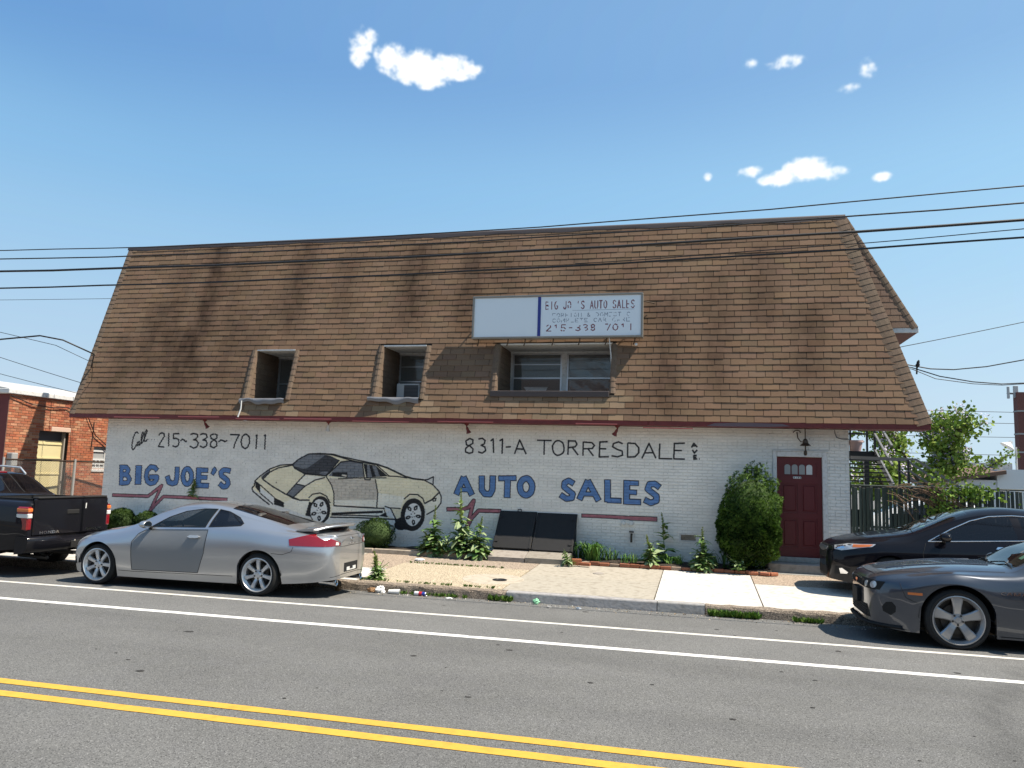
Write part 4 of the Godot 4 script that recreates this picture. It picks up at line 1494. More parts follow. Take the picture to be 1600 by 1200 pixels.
func roof_window(root: Node3D, o: Array) -> void:
	var x0: float = o[0]
	var x1: float = o[1]
	var y0: float = o[2]
	var y1: float = o[3]
	var big := x1 - x0 > 2.0
	var zs := func(y: float) -> float: return ROOF_Z - (y - ROOF_Y) * 0.2697
	# shingled cheeks in courses, soffit above and ledge below
	for side in 2:
		var x := x0 if side == 0 else x1
		var nn := Vector3.RIGHT if side == 0 else Vector3.LEFT
		var n := 9
		for k in n:
			var ya := lerpf(y0, y1, float(k) / n)
			var yb := lerpf(y0, y1, float(k + 1) / n)
			var z := WINDOW_Z
			var odd := k % 2
			while z < zs.call(ya) - 0.02:
				var z2: float = minf(z + (0.333 if z > WINDOW_Z or odd == 0 else 0.167), zs.call(ya))
				var c := MB.new()
				c.col = jitter(Color(0.23, 0.16, 0.108), 0.1)
				var zb := minf(z2, zs.call(yb))
				var za := minf(z + 0.004, zs.call(yb))
				c.flat_quad(Vector3(x, ya - 0.01, z + 0.004) + nn * 0.009, Vector3(x, ya - 0.01, z2) + nn * 0.009, Vector3(x, yb, zb), Vector3(x, yb, za), nn)
				c.flat_quad(Vector3(x, ya - 0.01, z + 0.004) + nn * 0.009, Vector3(x, ya - 0.01, z2) + nn * 0.009, Vector3(x, ya - 0.01, z2), Vector3(x, ya - 0.01, z), Vector3.DOWN)
				done(c, "cheek_shingle", M.shingle_plain, root)
				z = z2
		var back := MB.new()
		back.flat_quad(Vector3(x, y0 - 0.1, WINDOW_Z) - nn * 0.002, Vector3(x, y0 - 0.1, zs.call(y0)) - nn * 0.002, Vector3(x, y1, zs.call(y1)) - nn * 0.002, Vector3(x, y1, WINDOW_Z) - nn * 0.002, nn)
		done(back, "cheek", M.tar_paper, root)
	var head := MB.new()
	head.block(Vector3(x0, y1 - 0.001, WINDOW_Z), Vector3(x1, y1 + 0.03, zs.call(y1) + 0.03))
	done(head, "window_soffit", M.white_trim, root)
	var ledge := MB.new()
	ledge.block(Vector3(x0, y0 - 0.12, WINDOW_Z - 0.05), Vector3(x1, y0 - 0.03, zs.call(y0) - 0.02))
	done(ledge, "window_ledge", M.tar_paper, root)
	# flashing hanging over the sill
	var fl := MB.new()
	if big:
		fl.chamfered(Vector3(x0 - 0.12, y0 - 0.10, zs.call(y0) - 0.06), Vector3(x1 - 0.01, y0 + 0.035, zs.call(y0) + 0.075), 0.01)
		done(fl, "sill_board", M.brown_flashing, root)
	else:
		var rows := []
		for i in 17:
			var u := i / 16.0
			var px := lerpf(x0 - 0.16, x1 + 0.02, u)
			var sag := 0.025 * sin(u * 9.0) + 0.02 * sin(u * 17.0 + x0)
			var zf: float = zs.call(y0) + 0.1 + 0.03 * sin(u * 5.0 + x0)
			rows.append(PackedVector3Array([Vector3(px, y0 - 0.02, zs.call(y0) - 0.25), Vector3(px, y0 + 0.02, zf - 0.05), Vector3(px, y0 + 0.005 + sag * 0.5, zf + 0.015), Vector3(px, y0 - 0.05 + sag, zf + 0.02), Vector3(px, y0 - 0.13 + sag + 0.04 * (1.0 - u), zf - 0.01)]))
		fl.grid(rows, func(_i, _j): return Vector3((x0 + x1) / 2.0, y0 - 0.4, zs.call(y0) - 0.3))
		done(fl, "sill_flashing", M.grey_flashing, root)
		if x0 < 5.0:
			var strip_ := MB.new()
			strip_.tube(PackedVector3Array([Vector3(x0 - 0.05, y0 - 0.05, zs.call(y0) + 0.14), Vector3(x0 - 0.04, y0 - 0.25, zs.call(y0) + 0.16), Vector3(x0 - 0.08, y0 - 0.45, zs.call(y0) + 0.2)]), 0.016, 0.02, 5)
			done(strip_, "loose_strip", M.white_plastic, root)
	# the window itself
	var z := WINDOW_Z
	var sashes := [[x0, x1]] if not big else [[x0 + 0.05, (x0 + x1) / 2.0 - 0.02], [(x0 + x1) / 2.0 + 0.1, x1 - 0.02]]
	var fr := MB.new()
	fr.block(Vector3(x0 - 0.2, y0 - 0.2, z - 0.1), Vector3(sashes[0][0], y1, z - 0.03))
	fr.block(Vector3(sashes[-1][1], y0 - 0.2, z - 0.1), Vector3(x1 + 0.3, y1, z - 0.03))
	if big:
		fr.block(Vector3(sashes[0][1], y0 - 0.05, z - 0.08), Vector3(sashes[1][0], y1, z + 0.02))
	fr.block(Vector3(x0, y1 - 0.04, z - 0.08), Vector3(x1, y1 - 0.001, z + 0.022))
	fr.block(Vector3(x0, y0 - 0.1, z - 0.08), Vector3(x1, y0 + 0.03, z + 0.022))
	var win := done(fr, "window_frame", M.white_trim, root)
	for s in sashes:
		var mid := lerpf(y0, y1, 0.42)
		for half in 2:
			var ya := y0 + 0.031 if half == 0 else mid
			var yb := mid + 0.03 if half == 0 else y1 - 0.041
			var zz := z - 0.01 if half == 0 else z - 0.04
			var sash := MB.new()
			sash.block(Vector3(s[0], ya, zz), Vector3(s[0] + 0.035, yb, zz + 0.025))
			sash.block(Vector3(s[1] - 0.035, ya, zz), Vector3(s[1], yb, zz + 0.025))
			sash.block(Vector3(s[0] + 0.035, ya, zz), Vector3(s[1] - 0.035, ya + 0.03, zz + 0.025))
			sash.block(Vector3(s[0] + 0.035, yb - 0.03, zz), Vector3(s[1] - 0.035, yb, zz + 0.025))
			done(sash, "sash", M.aluminium, win)
			var gl := MB.new()
			gl.quad(Vector3(s[0] + 0.03, ya + 0.02, zz + 0.012), Vector3(s[1] - 0.03, ya + 0.02, zz + 0.012), Vector3(s[1] - 0.03, yb - 0.02, zz + 0.012), Vector3(s[0] + 0.03, yb - 0.02, zz + 0.012), Vector3.BACK)
			done(gl, "pane", M.pane, win)
		var rail := MB.new()
		rail.block(Vector3(s[0] + 0.035, lerpf(y0, y1, 0.72), z - 0.025), Vector3(s[1] - 0.035, lerpf(y0, y1, 0.72) + 0.018, z - 0.012))
		if x0 > 6.0 and s == sashes[0]:
			done(rail, "storm_rail", M.aluminium, win)
	# a dim room behind
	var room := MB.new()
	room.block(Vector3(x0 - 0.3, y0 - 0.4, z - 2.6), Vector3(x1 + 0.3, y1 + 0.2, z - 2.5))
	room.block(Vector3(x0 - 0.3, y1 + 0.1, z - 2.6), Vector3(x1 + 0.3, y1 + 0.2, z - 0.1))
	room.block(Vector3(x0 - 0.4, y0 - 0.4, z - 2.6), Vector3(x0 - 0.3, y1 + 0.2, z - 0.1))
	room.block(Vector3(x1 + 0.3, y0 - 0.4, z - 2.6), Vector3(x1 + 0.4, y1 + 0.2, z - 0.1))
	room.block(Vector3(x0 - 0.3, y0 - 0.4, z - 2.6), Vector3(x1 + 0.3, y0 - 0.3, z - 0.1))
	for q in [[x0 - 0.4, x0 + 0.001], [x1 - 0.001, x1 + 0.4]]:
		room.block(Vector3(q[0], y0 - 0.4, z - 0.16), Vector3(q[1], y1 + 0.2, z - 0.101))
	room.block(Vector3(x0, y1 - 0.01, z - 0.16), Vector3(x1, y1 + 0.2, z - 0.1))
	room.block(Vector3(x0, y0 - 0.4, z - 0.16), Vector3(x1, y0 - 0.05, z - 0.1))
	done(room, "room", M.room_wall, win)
	if big:
		# plastic sheet taped inside the right half, white quads modelled as a reflection in the left
		var sheet := MB.new()
		var rows := []
		for i in 19:
			var row := PackedVector3Array()
			for j in 13:
				var u := i / 18.0
				var w := j / 12.0
				row.append(Vector3(lerpf(11.93, 13.0, u), lerpf(y0 + 0.04, y1 - 0.05, w), z - 0.075 + 0.014 * sin(u * 11.0 + w * 7.0) * sin(w * 9.0 - u * 4.0) + 0.008 * sin(u * 27.0 + w * 20.0)))
			rows.append(row)
		sheet.grid(rows, func(_i, _j): return Vector3(12.4, 3.9, z - 3.0))
		done(sheet, "plastic_sheet", M.dark_pane, win)
		var reflected := MB.new()
		reflected.flat_quad(Vector3(10.75, y0 + 0.32, z - 0.35), Vector3(11.35, y0 + 0.30, z - 0.35), Vector3(11.25, y0 + 0.06, z - 0.35), Vector3(11.0, y0 + 0.02, z - 0.35), Vector3.BACK)
		reflected.flat_quad(Vector3(10.75, y0 + 0.32, z - 0.35), Vector3(11.35, y0 + 0.30, z - 0.35), Vector3(11.3, y0 + 0.36, z - 0.7), Vector3(10.8, y0 + 0.36, z - 0.7), Vector3.UP)
		done(reflected, "white_reflection", M.white_trim, win)


# the little gabled roof over the side stair, seen past the right-hand end
func porch_roof(root: Node3D) -> void:
	var apex := Vector3(18.12, 7.42, -0.86)
	var outer := Vector3(19.37, 4.80, -0.27)
	var inner := Vector3(18.45, 4.80, -0.27)
	var back := Vector3(0, 0, -3.4)
	var b := MB.new()
	b.flat_quad(apex, outer, outer + back, apex + back, Vector3(1, 1, 0))
	b.flat_tri(apex, outer, inner, Vector3.BACK)
	b.flat_tri(apex + back, outer + back, inner + back, Vector3.FORWARD)
	var pr := done(b, "side_roof", M.tar_paper, root)
	var U := (apex - (outer + inner) / 2.0)
	U.x = 0
	U = U.normalized()
	var N := Vector3(0, -U.z, U.y)
	var O := Vector3(0, 4.80, -0.268)
	var n := 18
	var L := 2.68
	for r in n:
		var s0 := L * r / n
		var xr := lerpf(outer.x, apex.x, float(r) / n)
		var x := 18.2 - (0.167 if r % 2 else 0.0)
		while x < xr - 0.1:
			var t := MB.new()
			t.col = jitter(Color(0.26, 0.165, 0.115), 0.08)
			tab(t, O, Vector3.RIGHT, U, N, x + 0.003, minf(x + 0.33, xr - 0.09), s0, s0 + L / n + 0.012, 0.01, rng.randf_range(0, 0.006), true)
			done(t, "side_shingle", M.shingle_plain, pr)
			x += 0.3335
	cap_row(pr, Vector3(outer.x - 0.07, outer.y, outer.z + 0.005), Vector3(apex.x - 0.05, apex.y, apex.z + 0.005), n, 0.07, Vector3(1, 0.5, 0), N, 0.012)
	var fas := MB.new()
	fas.chamfered(Vector3(18.3, 4.69, -0.30), Vector3(19.38, 4.795, -0.27), 0.006)
	done(fas, "porch_fascia", M.white_trim, root)
	var sof := MB.new()
	sof.block(Vector3(18.0, 4.695, -3.7), Vector3(19.37, 4.72, -0.301))
	done(sof, "porch_soffit", M.red_trim, root)


# strokes of the plain capitals used on the sign, on a grid 4 wide and 6 high, y down
const GLYPHS := {
	"A": [[0, 6, 2, 0, 4, 6], [0.8, 4, 3.2, 4]], "B": [[0, 0, 0, 6], [0, 0, 3, 0.3, 3, 2.6, 0, 3], [0, 3, 3.6, 3.4, 3.6, 5.7, 0, 6]], "C": [[4, 1, 2.5, 0, 1, 0.5, 0, 3, 1, 5.5, 2.5, 6, 4, 5]], "D": [[0, 0, 0, 6], [0, 0, 2.5, 0.4, 4, 3, 2.5, 5.6, 0, 6]],
	"E": [[4, 0, 0, 0, 0, 6, 4, 6], [0, 3, 3, 3]], "F": [[4, 0, 0, 0, 0, 6], [0, 3, 3, 3]], "G": [[4, 1, 2.5, 0, 1, 0.5, 0, 3, 1, 5.5, 2.5, 6, 4, 5, 4, 3.4, 2.4, 3.4]], "I": [[2, 0, 2, 6]], "J": [[3.5, 0, 3.5, 4.6, 2.4, 6, 0.8, 5.6, 0.3, 4.4]],
	"L": [[0.5, 0, 0.5, 6, 4, 6]], "M": [[0, 6, 0, 0, 2, 3.4, 4, 0, 4, 6]], "N": [[0, 6, 0, 0, 4, 6, 4, 0]], "O": [[2, 0, 0.5, 1, 0, 3, 0.5, 5, 2, 6, 3.5, 5, 4, 3, 3.5, 1, 2, 0]], "P": [[0, 6, 0, 0, 3, 0.3, 3.4, 1.6, 3, 3, 0, 3.3]],
	"R": [[0, 6, 0, 0, 3, 0.3, 3.4, 1.6, 3, 3, 0, 3.3], [1.8, 3.3, 4, 6]], "S": [[3.8, 1, 2.4, 0, 0.8, 0.4, 0.2, 1.6, 1.2, 2.8, 3, 3.3, 3.9, 4.5, 3.2, 5.7, 1.6, 6, 0, 5]], "T": [[0, 0, 4, 0], [2, 0, 2, 6]], "U": [[0, 0, 0, 4.4, 1, 6, 3, 6, 4, 4.4, 4, 0]],
	"&": [[4, 6, 0.8, 1.6, 1.6, 0, 2.8, 1.2, 0.3, 4, 0.8, 5.8, 2.4, 6, 4, 3.6]], "'": [[2, 0, 1.6, 1.6]], "-": [[0.8, 3, 3.2, 3]], "0": [[2, 0, 0.5, 1, 0, 3, 0.5, 5, 2, 6, 3.5, 5, 4, 3, 3.5, 1, 2, 0]], "1": [[1, 1, 2.2, 0, 2.2, 6]],
	"2": [[0.2, 1.2, 1.6, 0, 3.4, 0.6, 3.5, 2.2, 0, 6, 4, 6]], "3": [[0.3, 0.6, 2, 0, 3.6, 1, 3, 2.6, 1.4, 3, 3.4, 3.5, 3.8, 5, 2, 6, 0, 5.2]], "5": [[3.8, 0, 0.6, 0, 0.4, 2.8, 2.2, 2.4, 3.8, 4, 3, 5.8, 1, 6, 0, 5.2]], "7": [[0, 0, 4, 0, 1.6, 6]], "8": [[2, 0, 0.6, 1, 0.8, 2.4, 3.2, 3.6, 3.6, 5, 2, 6, 0.4, 5, 0.8, 3.6, 3.2, 2.4, 3.4, 1, 2, 0]]}


func write_line(im: Image, words: String, x0: float, x1: float, y: float, h: float, half: float, ink: Color, lost: float, r: RandomNumberGenerator) -> void:
	var step := (x1 - x0) / words.length()
	for i in words.length():
		if not GLYPHS.has(words[i]):
			continue
		for s in GLYPHS[words[i]]:
			for k in range(0, s.size() - 2, 2):
				if r.randf() < lost:
					continue
				var a := Vector2(x0 + step * i + s[k] / 4.0 * step * 0.66, y + s[k + 1] / 6.0 * h)
				var b := Vector2(x0 + step * i + s[k + 2] / 4.0 * step * 0.66, y + s[k + 3] / 6.0 * h)
				if r.randf() < lost:
					b = a.lerp(b, 0.5)
				draw_stroke(im, PackedVector2Array([a, b]), half * r.randf_range(0.75, 1.15), ink, half * 0.4)


func sign_picture() -> Image:
	var im := Image.create(1400, 560, false, Image.FORMAT_RGB8)
	im.fill(Color(0.70, 0.76, 0.80).linear_to_srgb())
	var r := RandomNumberGenerator.new()
	r.seed = 215
	var maroon := Color(0.16, 0.04, 0.055).linear_to_srgb()
	var slate := Color(0.20, 0.24, 0.30).linear_to_srgb()
	write_line(im, "BIG JOE'S AUTO SALES", 70, 1330, 72, 108, 7.0, maroon, 0.17, r)
	draw_stroke(im, PackedVector2Array([Vector2(450, 202), Vector2(1310, 198)]), 2.5, slate)
	write_line(im, "FOREIGN & DOMESTIC", 170, 1270, 240, 52, 4.5, slate, 0.24, r)
	write_line(im, "COMPLETE CAR CARE", 170, 1270, 316, 50, 4.5, slate, 0.24, r)
	write_line(im, "215-338-7011", 85, 1330, 402, 86, 7.5, maroon, 0.2, r)
	im.resize(700, 280, Image.INTERPOLATE_LANCZOS)
	return im


func shop_fittings() -> void:
	box_sign()
	for k in 4:
		var x: float = [3.0, 6.36, 9.80, 13.22][k]
		var lamp := thing("flood_lamp", ["small maroon floodlight under eave above the phone number", "small floodlight with white bulb under eave above the painted car", "small maroon floodlight under eave left of the street number", "small maroon floodlight under eave above the painted street name"][k], "floodlight", Vector3(x, EAVE + 0.012, 0.2), 0.0, "floodlights under the eave")
		var b := MB.new()
		b.lathe([[0.0, 0.0], [0.055, 0.0], [0.055, 0.025], [0.02, 0.05], [0.014, 0.09]], Transform3D(Basis(Vector3.RIGHT, PI / 2), Vector3.ZERO), 16)
		done(b, "mount", M.red_trim, lamp)
		b = MB.new()
		var turn := Basis(Vector3.BACK, [0.5, -0.1, 0.3, -0.5][k]) * Basis(Vector3.RIGHT, PI / 2 + [0.3, 0.1, 0.3, 0.2][k])
		b.lathe([[0.016, 0.0], [0.03, 0.03], [0.034, 0.09], [0.06, 0.15], [0.056, 0.15], [0.03, 0.09], [0.0, 0.05]], Transform3D(turn, Vector3(0, -0.08, 0)), 18)
		done(b, "shade", M.red_trim if k != 1 else M.white_plastic, lamp)
		b = MB.new()
		b.lathe([[0.0, 0.175], [0.025, 0.165], [0.034, 0.14], [0.02, 0.1]], Transform3D(turn, Vector3(0, -0.08, 0)), 14)
		done(b, "bulb", M.white_plastic if k == 1 else M.pane, lamp)
	var lan := thing("door_lantern", "bronze bell-shaped lantern on curved bracket above the red door", "lantern", Vector3(17.07, 2.60, 0.0))
	var b := MB.new()
	b.tube(PackedVector3Array([Vector3(0, 0.02, 0.2), Vector3(0, -0.12, 0.2), Vector3(0, -0.2, 0.2)]), 0.012, 0.012, 8)
	done(b, "hanger", M.bronze, lan)
	b = MB.new()
	b.tube(PackedVector3Array([Vector3(-0.14, -0.04, 0.02), Vector3(-0.13, -0.16, 0.07), Vector3(-0.08, -0.24, 0.13), Vector3(-0.02, -0.25, 0.18)]), 0.012, 0.01, 8)
	done(b, "bracket", M.bronze, lan)
	b = MB.new()
	var arc := PackedVector3Array()
	for k in 9:
		arc.append(Vector3(-0.14 + cos(PI * k / 8.0) * 0.07, -0.05 + sin(PI * k / 8.0) * 0.05, 0.02))
	b.tube(arc, 0.01, 0.01, 6)
	done(b, "scroll", M.bronze, lan)
	b = MB.new()
	b.lathe([[0.02, 0.0], [0.045, 0.03], [0.055, 0.09], [0.11, 0.14], [0.105, 0.145], [0.05, 0.1], [0.0, 0.08]], Transform3D(Basis(Vector3.RIGHT, PI / 2), Vector3(0, -0.18, 0.2)), 22)
	done(b, "shade", M.bronze, lan)
	b = MB.new()
	b.lathe([[0.012, 0.0], [0.012, 0.13], [0.034, 0.15], [0.034, 0.21], [0.018, 0.235], [0.0, 0.235]], Transform3D(Basis(Vector3.RIGHT, PI / 2), Vector3(0, -0.29, 0.2)), 16)
	done(b, "socket", M.bronze, lan)
	var ac := thing("air_conditioner", "window air conditioner with dark grille in a narrow roof window", "air conditioner", Vector3(8.02, 3.24, WINDOW_Z))
	b = MB.new()
	b.chamfered(Vector3(-0.30, 0.0, -0.2), Vector3(0.30, 0.40, 0.36), 0.015)
	done(b, "case", M.white_plastic, ac)
	b = MB.new()
	b.block(Vector3(-0.10, 0.04, 0.3601), Vector3(0.27, 0.36, 0.366))
	done(b, "grille", M.grille_plastic, ac)
	for k in 9:
		b = MB.new()
		b.block(Vector3(-0.10, 0.055 + k * 0.034, 0.3662), Vector3(0.27, 0.062 + k * 0.034, 0.371))
		done(b, "fin", M.dull_metal, ac)


func box_sign() -> void:
	var s := thing("box_sign", "long white box sign with faded lettering and blue stripe on roof", "sign", Vector3(9.86, 4.57, 0.085))
	var W := 3.89
	var H := 0.995
	var b := MB.new()
	var e := 0.045
	b.chamfered(Vector3(0, 0, -0.02), Vector3(W, e, 0.2), 0.006)
	b.chamfered(Vector3(0, H - e, -0.02), Vector3(W, H, 0.2), 0.006)
	b.chamfered(Vector3(0, e, -0.02), Vector3(e, H - e, 0.199), 0.004)
	b.chamfered(Vector3(W - e, e, -0.02), Vector3(W, H - e, 0.199), 0.004)
	b.block(Vector3(e, e, -0.015), Vector3(W - e, H - e, 0.0))
	done(b, "cabinet", paint("sign_frame", Color(0.24, 0.225, 0.20), 0.45, 0.5), s)
	var face := paint("sign_face", Color(0.70, 0.76, 0.80), 0.22)
	b = MB.new()
	b.block(Vector3(e, e, 0.165), Vector3(1.535, H - e, 0.175))
	done(b, "blank_panel", face, s)
	b = MB.new()
	b.block(Vector3(1.536, e, 0.163), Vector3(1.605, H - e, 0.184))
	done(b, "blue_stripe", paint("stripe_blue", Color(0.018, 0.03, 0.22), 0.35), s)
	b = MB.new()
	b.block(Vector3(1.606, e, 0.163), Vector3(W - e, H - e, 0.173))
	done(b, "text_panel", face, s)
	b = MB.new()
	b.quad(Vector3(1.606, e, 0.1745), Vector3(W - e, e, 0.1745), Vector3(W - e, H - e, 0.1745), Vector3(1.606, H - e, 0.1745), Vector3.BACK, Vector2(0, 1), Vector2(1, 1), Vector2(1, 0), Vector2(0, 0))
	var ink := paint("sign_print", Color(1, 1, 1), 0.24)
	ink.albedo_texture = ImageTexture.create_from_image(sign_picture())
	ink.texture_repeat = false
	done(b, "lettering", ink, s)
	# brackets down to the roof, and stays behind
	for x in [0.15, 0.85, 1.25, 1.9, 2.5, 3.1, 3.72]:
		b = MB.new()
		b.tube(PackedVector3Array([Vector3(x, 0.01, 0.1), Vector3(x - 0.02, -0.09, 0.07), Vector3(x - 0.05, -0.14, 0.04)]), 0.016, 0.014, 6)
		done(b, "bracket", M.bronze, s)
	for x in [0.3, 1.9, 3.6]:
		b = MB.new()
		b.tube(PackedVector3Array([Vector3(x, H - 0.08, 0.0), Vector3(x + 0.1, H - 0.05, -0.27)]), 0.02, 0.02, 6)
		done(b, "stay", M.bronze, s)
	b = MB.new()
	b.tube(PackedVector3Array([Vector3(W, H - 0.16, 0.02), Vector3(W + 0.22, H - 0.16, -0.22)]), 0.014, 0.014, 6)
	done(b, "side_stay", M.bronze, s)
	b = MB.new()
	b.lathe([[0.0, 0.06], [0.03, 0.05], [0.035, 0.02], [0.02, 0.0]], Transform3D(Basis(Vector3.RIGHT, PI / 2), Vector3(3.74, -0.12, 0.1)), 12)
	done(b, "insulator", M.white_plastic, s)
	var rod := MB.new()
	rod.tube(PackedVector3Array([Vector3(12.97, 5.02, 0.24), Vector3(13.02, 4.5, 0.2), Vector3(13.05, 4.2, 0.16), Vector3(13.06, 3.9, 0.1)]), 0.012, 0.012, 6)
	tag(done(rod, "hanging_conduit", M.white_trim), "thin pale conduit hanging from the box sign over the wide window", "conduit")


# ---- rows of loose bricks for a wall: laid from corner O along X, up y, face towards N ----
func brick_face(parent: Node, O: Vector3, X: Vector3, N: Vector3, width: float, y0: float, y1: float, gaps: Array, tones: Array, singles: int) -> void:
	var ch := 0.073
	var spots := []
	var course := 0
	var y := y0
	while y < y1 - 0.02:
		var x := -0.105 if course % 2 else 0.0
		while x < width:
			var a := maxf(x, 0.0) + 0.006
			var b := minf(x + 0.21, width) - 0.006
			x += 0.21
			for g in gaps:
				if y + ch * 0.5 > g[2] and y + ch * 0.5 < g[3]:
					if a < g[0] and b > g[0]:
						b = g[0]
					elif a < g[1] and b > g[1]:
						a = g[1]
					elif a >= g[0] and b <= g[1]:
						b = a
			if b - a > 0.02:
				spots.append([a, b, y + 0.006, minf(y + ch - 0.006, y1)])
		y += ch
		course += 1
	var eye := Vector3(15.0, 1.5, 17.1)
	spots.sort_custom(func(p, q): return eye.distance_squared_to(O + X * p[0] + Vector3(0, p[2], 0)) < eye.distance_squared_to(O + X * q[0] + Vector3(0, q[2], 0)))
	var rest := MB.new()
	var left := singles
	for s in spots:
		var b := rest
		var lone: bool = left > 0 and s[2] > 0.75
		if lone:
			b = MB.new()
			left -= 1
		b.col = jitter(tones[rng.randi() % tones.size()], 0.14)
		var d := rng.randf_range(0.0, 0.004)
		var p := []
		for k in 8:
			p.append(O + X * (s[1] if k & 1 else s[0]) + Vector3(0, s[3] if k & 2 else s[2], 0) + N * (d if k & 4 else -0.012))
		b.flat_quad(p[4], p[5], p[7], p[6], N)
		for f in [[0, 1, 5, 4, Vector3.DOWN], [2, 3, 7, 6, Vector3.UP], [0, 2, 6, 4, -X], [1, 3, 7, 5, X]]:
			b.flat_quad(p[f[0]], p[f[1]], p[f[2]], p[f[3]], f[4])
		if lone:
			done(b, "brick", M.brick, parent)
	if rest.v.size():
		done(rest, "brickwork", M.brick, parent, "stuff")


func brick_neighbour() -> void:
	var X := -3.0
	var root := thing("brick_building", "low orange brick building with cream door and white roof edge behind pickup", "building", Vector3.ZERO)
	var b := MB.new()
	# mortar backing with the openings left free: z from the corner 0.2 back
	for r in [[0.19, -0.88, -0.3, 3.25], [-0.88, -1.93, 2.33, 3.25], [-1.93, -2.94, -0.3, 3.25], [-2.94, -3.50, -0.3, 1.28], [-2.94, -3.50, 1.98, 3.25], [-3.50, -9.0, -0.3, 3.25]]:
		b.flat_quad(Vector3(X - 0.01, r[2], r[0]), Vector3(X - 0.01, r[2], r[1]), Vector3(X - 0.01, r[3], r[1]), Vector3(X - 0.01, r[3], r[0]), Vector3.RIGHT)
	b.block(Vector3(-22, -0.3, -9), Vector3(X - 0.25, 3.25, 0.18))
	var wall := done(b, "wall", M.mortar, root)
	var tones := [Color(0.38, 0.125, 0.06), Color(0.33, 0.10, 0.05), Color(0.43, 0.155, 0.075), Color(0.37, 0.15, 0.08), Color(0.46, 0.23, 0.13)]
	brick_face(wall, Vector3(X, 0, 0.19), Vector3(0, 0, -1), Vector3.RIGHT, 9.19, -0.3, 3.25, [[1.07, 2.12, -0.3, 2.33], [3.13, 3.69, 1.28, 1.98]], tones, 300)
	# street side, dark red paint
	b = MB.new()
	b.block(Vector3(-22, -0.3, 0.18), Vector3(X - 0.012, 3.25, 0.195))
	done(b, "street_wall", paint("maroon_wall", Color(0.13, 0.03, 0.03), 0.8), root)
	b = MB.new()
	b.chamfered(Vector3(-22.2, 3.252, -9.2), Vector3(X + 0.08, 3.39, 0.3), 0.015)
	done(b, "roof_edge", M.white_trim, root)
	b = MB.new()
	b.flat_quad(Vector3(X + 0.02, 3.392, 0.28), Vector3(X + 0.02, 3.392, -9), Vector3(-7.5, 4.05, -9), Vector3(-7.5, 4.05, 0.28), Vector3.UP)
	b.flat_quad(Vector3(-22, 3.392, 0.28), Vector3(-22, 3.392, -9), Vector3(-7.5, 4.05, -9), Vector3(-7.5, 4.05, 0.28), Vector3.UP)
	b.flat_tri(Vector3(X + 0.02, 3.392, 0.28), Vector3(-22, 3.392, 0.28), Vector3(-7.5, 4.05, 0.28), Vector3.BACK)
	done(b, "roof", M.roofing_grey, root)
	b = MB.new()
	b.chamfered(Vector3(X - 0.1, 2.33, -1.98), Vector3(X + 0.015, 2.46, -1.28), 0.01)
	done(b, "lintel", paint("lintel_stone", Color(0.55, 0.4, 0.31), 0.9), root)
	b = MB.new()
	b.block(Vector3(X - 0.22, -0.3, -1.93), Vector3(X - 0.18, 2.06, -0.88))
	var door := done(b, "door", paint("cream_door", Color(0.62, 0.54, 0.30), 0.6), root)
	b = MB.new()
	b.block(Vector3(X - 0.22, 2.061, -1.93), Vector3(X - 0.2, 2.33, -0.88))
	done(b, "transom", M.grille_plastic, root)
	for y in [0.5, 1.1, 1.55, 1.95]:
		b = MB.new()
		b.block(Vector3(X - 0.179, y, -1.92), Vector3(X - 0.16, y + 0.035, -0.89))
		done(b, "rail", M.cream_door, door)
	for z in [-1.92, -0.93]:
		b = MB.new()
		b.block(Vector3(X - 0.2, -0.3, z), Vector3(X - 0.1, 2.32, z + 0.045))
		done(b, "door_jamb", M.weathered_wood, root)
	b = MB.new()
	for r in [[-2.945, -2.985], [-3.455, -3.495]]:
		b.block(Vector3(X - 0.1, 1.28, r[1]), Vector3(X - 0.05, 1.85, r[0]))
	for y in [1.28, 1.55, 1.81]:
		b.block(Vector3(X - 0.1, y, -3.455), Vector3(X - 0.051, y + 0.05, -2.985))
	for z in [-3.15, -3.3]:
		b.block(Vector3(X - 0.1, 1.33, z), Vector3(X - 0.052, 1.55, z + 0.03))
	b.block(Vector3(X - 0.1, 1.42, -3.455), Vector3(X - 0.053, 1.445, -2.985))
	var win := done(b, "window_frame", M.white_plastic, root)
	b = MB.new()
	b.block(Vector3(X - 0.1, 1.28, -3.5), Vector3(X - 0.085, 1.98, -2.94))
	done(b, "pane", M.blind, win)
	b = MB.new()
	b.chamfered(Vector3(X - 0.1, 1.20, -3.55), Vector3(X + 0.03, 1.28, -2.9), 0.008)
	done(b, "window_sill", M.white_trim, root)
	b = MB.new()
	b.tube(PackedVector3Array([Vector3(X + 0.05, 3.2, 0.2), Vector3(X + 0.05, 3.02, -0.5), Vector3(X + 0.05, 3.0, -1.2), Vector3(X + 0.05, 3.05, -1.7), Vector3(X + 0.05, 2.9, -2.3), Vector3(X + 0.05, 2.9, -2.5), Vector3(X + 0.05, 2.3, -2.9), Vector3(X + 0.05, 1.9, -3.6), Vector3(X + 0.05, 1.5, -4.3)]), 0.014, 0.014, 6)
	done(b, "wall_cable", M.wire, root)
	b = MB.new()
	b.tube(PackedVector3Array([Vector3(X + 0.02, 2.7, -2.84), Vector3(X + 0.02, 2.2, -2.83), Vector3(X + 0.02, 1.85, -2.8)]), 0.012, 0.012, 6)
	done(b, "conduit", M.wire, root)
	b = MB.new()
	b.chamfered(Vector3(X + 0.005, 1.32, -0.08), Vector3(X + 0.2, 1.68, 0.12), 0.02)
	done(b, "meter_box", M.stone_grey, root)
	# chain-link fence in the gap
	var f := thing("chain_link_fence", "rusty chain-link fence with round posts before the cream door", "fence", Vector3.ZERO)
